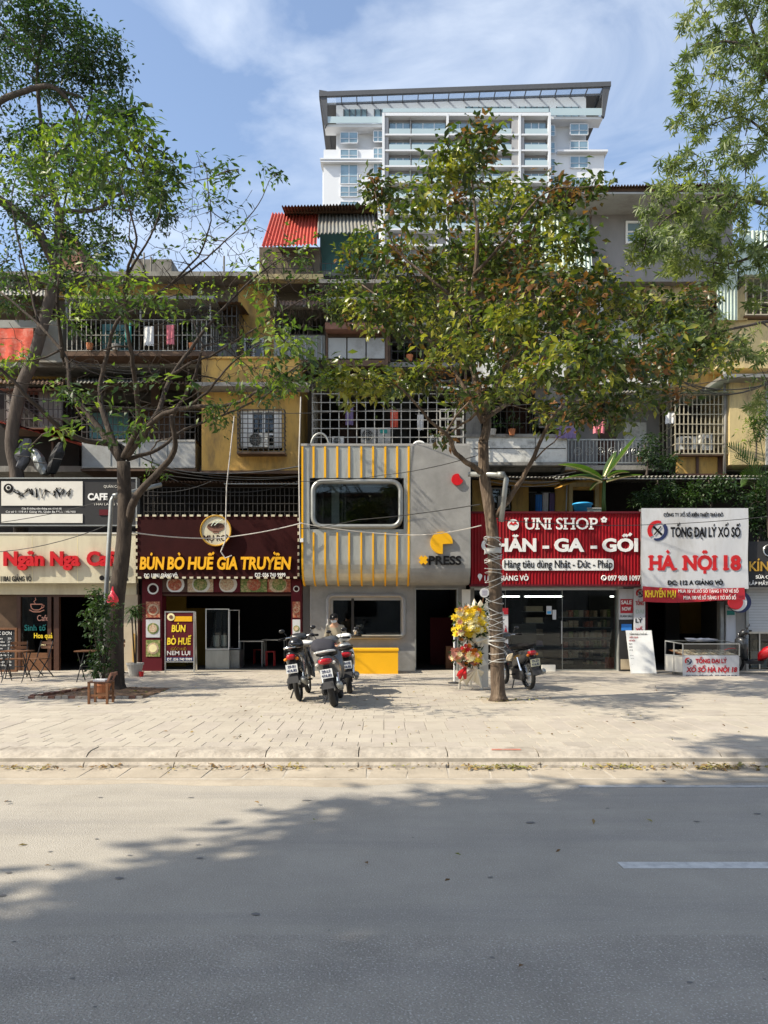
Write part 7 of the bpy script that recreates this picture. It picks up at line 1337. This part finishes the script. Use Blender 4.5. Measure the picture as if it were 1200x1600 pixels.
for tx, ty, dr in ((1137, 697, .09), (1150, 716, .12), (1185, 672, .05), (1230, 690, .10), (1250, 735, .12), (1160, 745, .15)):
    a, c = P(1200, 766, 19.8), P(tx, ty, 19.4); L = (c-a).length; cur = [a.lerp(c, t)+Vector((0, 0, dr*L*4*t*(1-t))) for t in np.linspace(0, 1, 20)]; mb = MB(); mb.tube(cur, .010, 4)
    for i in range(3, 20):
        d = (cur[i]-cur[i-1]).normalized()
        for s in (-1, 1): side = d.cross(Vector((0, 1, .2))).normalized()*s; tip = cur[i]+(side*.30+d*.28)*math.sin(i/20*2.6+.3)-Vector((0, 0, .05)); blade(mb, cur[i], tip, .014, .02, 3)
    mb.build('frond', 'leaf_banana', pm_)
def shrub(label, px, pyb, Y, cl, leafm, seed, ll=.13, lw=.035, per=14, name='shrub', grp='shrubs growing over the shop roofs'):
    t = thing(name, label, 'shrub', P(px, pyb, Y), grp); tree(t, [([(px, pyb, Y), (px+2, pyb-25, Y), (px-3, pyb-50, Y)], .03, .012)], cl, 'bark_dark', leafm, ll=ll, lw=lw, per=per, spread=.09, droop=.35, seed=seed, limbjit=.01, crownname='foliage')
shrub('dark spiky shrub above the left part of the white lottery sign', 1030, 800, 20.6, [(1015,778,20.6,.35,.3,.32,40), (1040,765,20.6,.35,.3,.3,40), (1000,785,20.6,.25,.3,.25,20)], 'leaf_dark', 41)
shrub('green bush above the right half of the lottery sign', 1110, 800, 20.6, [(1095,768,20.6,.4,.3,.35,44), (1130,762,20.6,.4,.3,.38,50), (1070,780,20.6,.3,.3,.3,26)], 'leaf_dark', 42, .12, .05)
shrub('dense bush at the right edge above the black optician sign', 1185, 850, 20.4, [(1175,790,20.4,.45,.35,.5,70), (1200,760,20.4,.45,.35,.4,50), (1190,820,20.4,.35,.3,.35,40), (1215,800,20.4,.4,.4,.5,40)], 'leaf_dark', 43, .13, .05)
shrub('small leafy plant by the beige cage on the right', 1010, 745, 21.4, [(1015,700,21.4,.3,.25,.5,40), (1035,725,21.4,.4,.25,.3,34)], 'leaf_dark', 44, .11, .05)
shrub('young plant with pale leaves above the palm at the right edge', 1180, 720, 20.6, [(1175,672,20.6,.3,.3,.45,30), (1195,650,20.6,.3,.3,.3,20)], 'leaf_bright', 45, .13, .04)
# ---------------------------------------------------------------- street trees
t1 = thing('street_tree', 'wide-branching tree with sparse bright green leaves left of the noodle restaurant', 'tree', (X(180, 14.9), 14.9, SWZ), 'street trees')
T = 14.9
tree(t1, [
 ([(181,1082,T),(180,1040,T),(181,950,T),(192,860,T),(195,800,T),(193,722,T)], .185, .125),
 ([(200,815,T),(222,775,T-.1),(244,740,T-.3),(256,700,T-.4),(258,665,T-.5),(277,633,T-.6),(295,590,T-.7),(318,540,T-.8)], .085, .02),
 ([(190,722,T),(165,700,T),(120,668,T-.4),(60,628,T-.8),(20,585,T-1.2),(-30,555,T-1.5)], .075, .02),
 ([(190,722,T),(150,662,T+.2),(118,610,T+.4),(98,560,T+.5),(60,505,T+.8),(0,455,T+1)], .075, .018),
 ([(190,718,T),(168,645,T+.3),(155,600,T+.4),(152,548,T+.4),(185,512,T+.3),(213,487,T+.2),(245,460,T),(292,395,T-.2),(330,345,T-.4)], .065, .012),
 ([(193,715,T),(204,650,T-.5),(210,570,T-.9),(205,500,T-1.2),(200,430,T-1.5),(212,365,T-1.8),(190,290,T-2)], .065, .012),
 ([(195,715,T),(228,655,T+.5),(262,590,T+.9),(300,530,T+1.2),(340,492,T+1.4),(395,445,T+1.6),(445,400,T+1.8)], .07, .012),
 ([(197,716,T),(245,662,T-.4),(300,632,T-.9),(360,616,T-1.3),(420,600,T-1.6),(480,562,T-2)], .06, .012),
 ([(198,718,T),(245,702,T+.3),(300,672,T+.8),(365,645,T+1),(425,612,T+1.2),(465,575,T+1.4)], .045, .010),
 ([(262,590,T+.9),(290,560,T+.7),(340,540,T+.6),(400,500,T+.4),(470,470,T+.2),(520,450,T)], .035, .008),
 ([(300,632,T-.9),(330,590,T-1.2),(372,560,T-1.4),(440,520,T-1.6)], .03, .008),
 ([(98,560,T+.5),(86,480,T+.2),(92,400,T),(108,320,T-.3),(120,240,T-.5)], .045, .010),
 ([(200,430,T-1.5),(240,350,T-1.6),(255,290,T-1.8)], .025, .007),
 ([(213,487,T+.2),(216,420,T+.6),(205,370,T+.9),(215,300,T+1)], .03, .008),
 ([(245,460,T),(300,410,T+.3),(350,380,T+.5),(400,330,T+.6),(425,275,T+.7)], .025, .006),
 ([(330,345,T-.4),(325,290,T-.4),(312,250,T-.4)], .012, .005),
 ([(60,505,T+.8),(40,420,T+1),(20,330,T+1),(30,260,T+1)], .03, .008),
 ], [
 (110,250,T-.5,.95,.9,.6,120), (190,240,T-1.8,.95,.9,.6,120), (240,285,T-1.8,.6,.7,.5,34), (60,310,T,.9,.9,.6,40), (20,270,T+1,.7,.8,.5,24),(150,300,T-1,.9,.9,.6,34),
 (130,430,T,.75,.9,.35,44), (185,455,T-1.2,.7,.8,.35,48), (100,480,T+.5,.6,.8,.4,24), (30,430,T+1,.8,.8,.6,28), (15,560,T-1.1,.6,.6,.4,20), (150,390,T,.8,.9,.5,20),
 (120,640,T-.2,.5,.7,.4,24), (240,620,T-.8,.7,.9,.4,18), (195,680,T-1,.3,.4,.3,8), (250,735,T-.4,.3,.4,.3,8),
 (330,300,T-.4,.28,.3,.35,8), (312,245,T-.4,.15,.2,.15,3), (425,270,T+.7,.3,.3,.3,9), (370,340,T+.5,.4,.5,.3,8), (355,270,T,.22,.2,.15,7),
 (300,400,T-.2,.6,.6,.4,9), (395,440,T+1.6,.5,.6,.35,14), (460,400,T+1.8,.5,.5,.4,16), (440,520,T-1.6,.6,.6,.35,20), (500,450,T,.5,.5,.35,16), (340,460,T+1,.6,.6,.35,12),
 (410,600,T-1.4,.7,.6,.3,30), (465,575,T-.5,.6,.7,.3,28), (335,650,T+.2,.5,.6,.25,20), (380,540,T-1,.7,.7,.3,16), (290,480,T,.6,.7,.3,14),(60,700,T-.5,.3,.3,.2,4),(300,360,T,1.0,1.0,.6,6),(420,380,T+1,.9,.8,.5,8)],
 'bark', 'leaf_bright', depth=(-3.8, 3.2), thin=(335, .85), ll=.14, lw=.055, per=9, spread=.09, droop=.45, seed=2,
 bare=[(300,420,T,1.4,1.2,1.1,108), (400,400,T+.8,1.0,1,.9,90), (460,470,T,.8,1,.8,72), (200,560,T,1.6,1.4,.9,90), (350,560,T,1.2,1.2,.7,90), (60,560,T,1.0,1,.9,54), (240,350,T,1.2,1.2,.8,72), (330,310,T,.9,.8,.6,46), (430,560,T-1,.9,.9,.5,54), (60,400,T,1,1,.9,46)])
t2 = thing('street_tree', 'tree with dense olive and reddish foliage and cord-wrapped trunk before the red sign', 'tree', (X(779, 13.35), 13.35, SWZ), 'street trees')
T = 13.35
tree(t2, [
 ([(779,1097,T),(777,1050,T),(775,950,T),(771,860,T),(766,804,T),(757,746,T),(755,690,T)], .13, .09),
 ([(755,690,T),(753,640,T),(742,560,T+.1),(735,470,T+.1),(741,380,T+.1),(736,300,T),(732,205,T)], .085, .015),
 ([(757,742,T),(725,708,T-.3),(700,690,T-.5),(662,650,T-.8),(622,618,T-1.1),(560,590,T-1.3)], .055, .010),
 ([(775,808,T-.02),(800,785,T-.1),(822,730,T-.2),(848,682,T-.3),(880,645,T-.4),(930,612,T-.5),(990,580,T-.6)], .055, .012),
 ([(755,660,T),(705,575,T+.3),(645,505,T+.6),(565,445,T+.9)], .05, .010),
 ([(754,640,T),(800,545,T-.4),(860,475,T-.7),(935,425,T-1)], .05, .010),
 ([(742,520,T+.1),(690,440,T-.5),(630,385,T-.8),(585,300,T-1)], .04, .008),
 ([(740,430,T+.1),(790,360,T-.4),(845,305,T-.7),(930,292,T-.9)], .035, .007),
 ([(756,655,T),(822,602,T+.6),(905,540,T+1),(1010,500,T+1.3),(1090,465,T+1.5)], .05, .010),
 ([(738,330,T),(690,295,T+.3),(600,290,T+.5)], .022, .006),
 ([(880,645,T-.4),(940,650,T-.8),(1000,640,T-1)], .02, .006),
 ([(822,730,T-.2),(870,700,T-.5),(905,660,T-.7)], .018, .006),
 ([(705,575,T+.3),(640,590,T-.2),(580,610,T-.4)], .022, .006),
 ([(1010,500,T+1.3),(1060,540,T+1.4),(1130,560,T+1.4)], .022, .006),
 ], [
 (735,225,T,.42,.45,.36,28), (715,290,T,.55,.6,.4,34), (780,320,T-.3,.65,.7,.45,44), (690,255,T,.3,.4,.22,10), (850,310,T-.6,.6,.6,.3,34), (920,292,T-.9,.35,.4,.15,12), (600,295,T+.3,.5,.5,.18,22), (660,330,T-.3,.5,.5,.3,24),
 (575,400,T+.5,.6,.7,.45,44), (640,420,T-.3,.75,.8,.5,64), (720,400,T,.7,.9,.5,60), (800,400,T-.4,.75,.9,.5,66), (870,390,T-.8,.6,.8,.4,40), (540,470,T+.8,.5,.6,.4,34),
 (600,490,T+.6,.7,.8,.4,46), (680,500,T,.75,1,.45,56), (760,500,T-.4,.8,1,.5,66), (850,490,T-.7,.8,1,.5,76), (930,470,T-.9,.8,.9,.5,66), (1010,490,T+1,.75,.8,.4,48), (1080,480,T+1.4,.6,.7,.35,34),
 (710,560,T+.2,.6,.8,.25,24), (820,570,T-.6,.8,.9,.35,56), (900,570,T-.4,.8,.9,.4,62), (980,565,T-.4,.8,.9,.4,56), (1060,555,T+1.2,.7,.8,.4,44), (1130,560,T+1.4,.5,.6,.35,26), (640,600,T-.8,.55,.6,.22,30), (570,595,T-1.2,.5,.6,.25,30), (520,585,T-1.2,.35,.4,.2,12),
 (860,640,T-.4,.5,.6,.25,24), (940,640,T-.8,.5,.6,.25,24), (720,625,T-.5,.4,.5,.18,14), (760,610,T-.3,.5,.7,.25,18), (690,680,T-.5,.2,.3,.12,4), (785,540,T,.9,1,.3,16),(1020,620,T-.5,.5,.5,.3,18)],
 'bark_pale', 'leaf_autumn', depth=(-3.0, 3.6), ll=.15, lw=.074, per=16, spread=.12, droop=.45, seed=3)
t3 = thing('street_tree', 'tree with long narrow willow-like leaves reaching in from the right edge', 'tree', (8.4, 14.2, SWZ), 'street trees')
T = 13.9
tree(t3, [
 ([(1318,1086,14.2),(1318,950,14.2),(1322,780,14.2),(1310,600,14.2),(1290,450,14.2)], .22, .13),
 ([(1290,450,14.2),(1255,340,T),(1200,310,T),(1130,300,T-.3),(1060,335,T-.6),(1010,372,T-.8)], .07, .010),
 ([(1290,450,14.2),(1260,250,T),(1210,140,T),(1150,95,T),(1090,70,T)], .08, .010),
 ([(1300,540,14.2),(1240,500,T),(1180,500,T-.3),(1110,520,T-.5),(1080,560,T-.5)], .05, .010),
 ([(1260,250,T),(1220,230,T+.5),(1160,190,T+.6),(1100,200,T+.6)], .045, .008),
 ([(1255,340,T),(1190,400,T+.4),(1130,410,T+.5),(1060,400,T+.4)], .045, .008),
 ([(1210,140,T),(1180,40,T),(1150,-30,T)], .04, .010),
 ], [
 (1110,25,T,.55,.8,.45,34), (1175,40,T,.8,.9,.6,60), (1090,110,T,.45,.7,.4,28), (1160,120,T,.7,.9,.6,44), (1110,190,T+.5,.5,.8,.5,36), (1180,210,T+.3,.6,.9,.5,34), (1060,170,T+.5,.25,.4,.4,10),
 (1060,255,T,.4,.5,.3,18), (1130,255,T,.5,.8,.35,22), (1045,320,T-.6,.5,.7,.4,34), (1110,330,T-.3,.7,.9,.45,50), (1175,340,T,.7,.9,.5,46), (1020,380,T-.8,.4,.6,.35,34), (1080,395,T,.7,.9,.35,50), (1150,410,T+.2,.6,.8,.35,36),
 (1200,440,T,.5,.8,.5,20), (1100,520,T-.5,.5,.7,.4,28), (1060,560,T-.5,.4,.5,.3,16), (1160,540,T-.3,.5,.7,.4,20), (1230,100,T,.8,1,1,40), (1260,350,T,.9,1,1,40), (1190,610,T,.4,.5,.3,8)],
 'bark_dark', 'leaf_willow', style='whorl', ll=.165, lw=.032, per=24, droop=.55, seed=4)
t4 = thing('background_tree', 'dark dense tree leaning up behind the cafe roof and filling the top left corner', 'tree', (X(40, 20.9), 20.9, SWZ), 'street trees')
T = 19.5
tree(t4, [
 ([(42,1047,20.9),(34,860,20.9),(28,750,20.9),(18,690,20.8),(32,610,20.6),(52,560,20.4),(72,490,20.2),(90,420,20)], .20, .14),
 ([(90,420,20),(40,350,19.6),(-30,290,19.3),(-60,215,19.2),(-10,180,19.2),(45,150,19.2),(90,141,19.2),(118,168,19.2),(125,205,19.2)], .15, .03),
 ([(90,141,19.2),(140,150,19.3),(175,175,19.4),(210,180,19.5)], .05, .01),
 ([(90,420,20),(95,330,19.8),(80,250,19.6),(60,100,19.5),(80,30,19.4)], .12, .02),
 ([(95,330,19.8),(150,330,20),(200,300,20.2),(250,310,20.4)], .07, .012),
 ([(80,250,19.6),(130,200,19.8),(150,90,19.8)], .06, .01),
 ([(60,100,19.5),(20,60,19.5),(-20,0,19.5)], .05, .01),
 ], [
 (20,30,T,1.2,1.2,.8,90), (90,50,T,1.0,1.2,.7,90), (150,95,T,.8,1.1,.6,70), (50,110,T,1,1.2,.5,50), (110,130,T,.6,1,.4,24), (185,185,T,.6,.9,.45,44), (150,215,T,.5,.8,.3,20), (20,210,T,.9,1.2,.6,46), (100,230,T+.5,.9,1.1,.5,34),
 (30,290,T,1,1.2,.6,40), (170,290,T+1,1,1.2,.6,50), (240,320,T+1,.6,1,.5,26), (60,370,T+.5,1,1.2,.7,44), (140,370,T+.8,.9,1,.5,40), (20,450,T+.7,.8,1,.6,26), (230,260,T+.5,.5,.8,.4,18), (-60,100,T,1.3,1.5,1.5,50), (-60,350,T,1.2,1.3,1.5,40),(110,440,T+1,.8,.8,.5,20)],
 'bark_dark', 'leaf_dark', ll=.16, lw=.058, per=24, spread=.16, droop=.35, seed=5)
t5 = thing('street_tree', 'street tree standing on the pavement just beyond the left edge of the photo', 'tree', (-14.2, 13.2, SWZ), 'street trees')
tree(t5, [([(0,-14.2,13.2,.1),(0,-14.1,13.2,2.5),(0,-14.2,13.3,4.6)], .2, .13), ([(0,-14.2,13.3,4.5),(0,-12.8,12.6,6),(0,-11.6,12,7)], .08, .02), ([(0,-14.2,13.3,4.5),(0,-13.4,14.4,6),(0,-12.4,15.4,7.5)], .08, .02), ([(0,-14.2,13.3,4.5),(0,-15.4,12.8,6),(0,-16.6,12.6,7.4)], .08, .02)],
 [(0,-12,11.6,6.8,1.3,1.2,.6,70), (0,-11.8,14,7.6,1.4,1.4,.6,80), (0,-13.6,15.6,7.4,1.5,1.3,.7,70), (0,-15.6,12.2,7.6,1.6,1.4,.7,70), (0,-13.2,12.8,8.8,1.6,1.5,.7,80), (0,-11.6,12.6,5.4,.9,1.0,.4,30)], 'bark', 'leaf_dark', ll=.2, lw=.09, per=16, spread=.2, droop=.3, seed=9)
# trees on the near side of the street, behind the viewpoint: they throw the big shade over the road
specs = [((-10.5, -3.2), [(-11.8,-1.1,9.7,1.7,1.5,.9,120), (-10.1,0.6,9.9,1.7,1.4,1.0,150), (-10.5,-2.1,9.1,1.8,1.6,1.0,120), (-8.7,-1.1,9.7,1.8,1.7,1.0,150)], 'dark-leaved street tree on the near side of the road, left of the viewpoint'),
         ((-5.0, -2.2), [(-8.9,2.2,9.7,1.5,1.4,.9,140), (-7.1,2.4,9.9,1.6,1.5,1.0,160), (-6.7,0.3,9.5,1.9,1.8,1.1,180), (-4.9,3.4,9.8,1.5,1.3,.9,140), (-7.5,-1.5,9.1,1.8,1.6,1.0,120), (-5.1,1.7,9.5,1.6,1.5,1,120)], 'dark-leaved street tree on the near side of the road, behind the viewpoint'),
         ((1.5, -1.8), [(-2.9,4.1,10.0,1.5,1.2,.9,130), (-2.7,2.1,9.7,1.8,1.6,1.1,160), (-0.3,2.9,10.0,1.8,1.5,1.1,140), (0.3,0.5,9.5,2.0,1.8,1.1,140), (-2.9,-0.3,9.3,1.9,1.7,1.0,130), (-4.5,5.1,9.7,1.0,.7,.6,60), (2.1,2.1,9.7,1.6,1.5,1.0,90)], 'dark-leaved street tree on the near side of the road, right of the viewpoint')]
for i, ((bx_, by_), cls, lab) in enumerate(specs):
    t = thing('near_side_tree', lab, 'tree', (bx_, by_, 0), 'trees on the near side of the street')
    lim = [([(0, bx_, by_, -.05), (0, bx_+.1, by_, 2.5), (0, bx_, by_+.1, 5.2)], .2, .13)]
    for c in cls: lim.append(([(0, bx_, by_+.1, 5.1), (0, (bx_*.5+c[0]*.5), by_*.5+c[1]*.5, 6.6), (0, c[0], c[1], c[2])], .08, .02))
    tree(t, lim, [(0,)+c[:3]+c[3:] for c in cls] if False else [(0, *c) for c in cls], 'bark_dark', 'leaf_dark', ll=.30, lw=.14, per=24, spread=.28, droop=.2, seed=20+i)

# unseen terrace added across the street: darkens what the shop glass mirrors
ot = thing('opposite_terrace', 'plain grey terrace added unseen across the street to darken the shop glass reflections', 'building', (0, -24, 0))
hb('wall', 'old_concrete', ot, (-45, 45, -32, -24, 0, 11)); hb('roof', 'rust', ot, (-45.5, 45.5, -32.5, -23.4, 11.01, 11.3))
for i in range(18):
    for j in range(3): w_ = hb('window', 'glass_dark', ot, (-43+i*5, -40.6+i*5, -23.98, -23.9, 1.2+j*3.4, 3.0+j*3.4)); hb('window_sill', 'kerb_concrete', w_, (-43.1+i*5, -40.5+i*5, -23.97, -23.8, 1.1+j*3.4, 1.2+j*3.4))
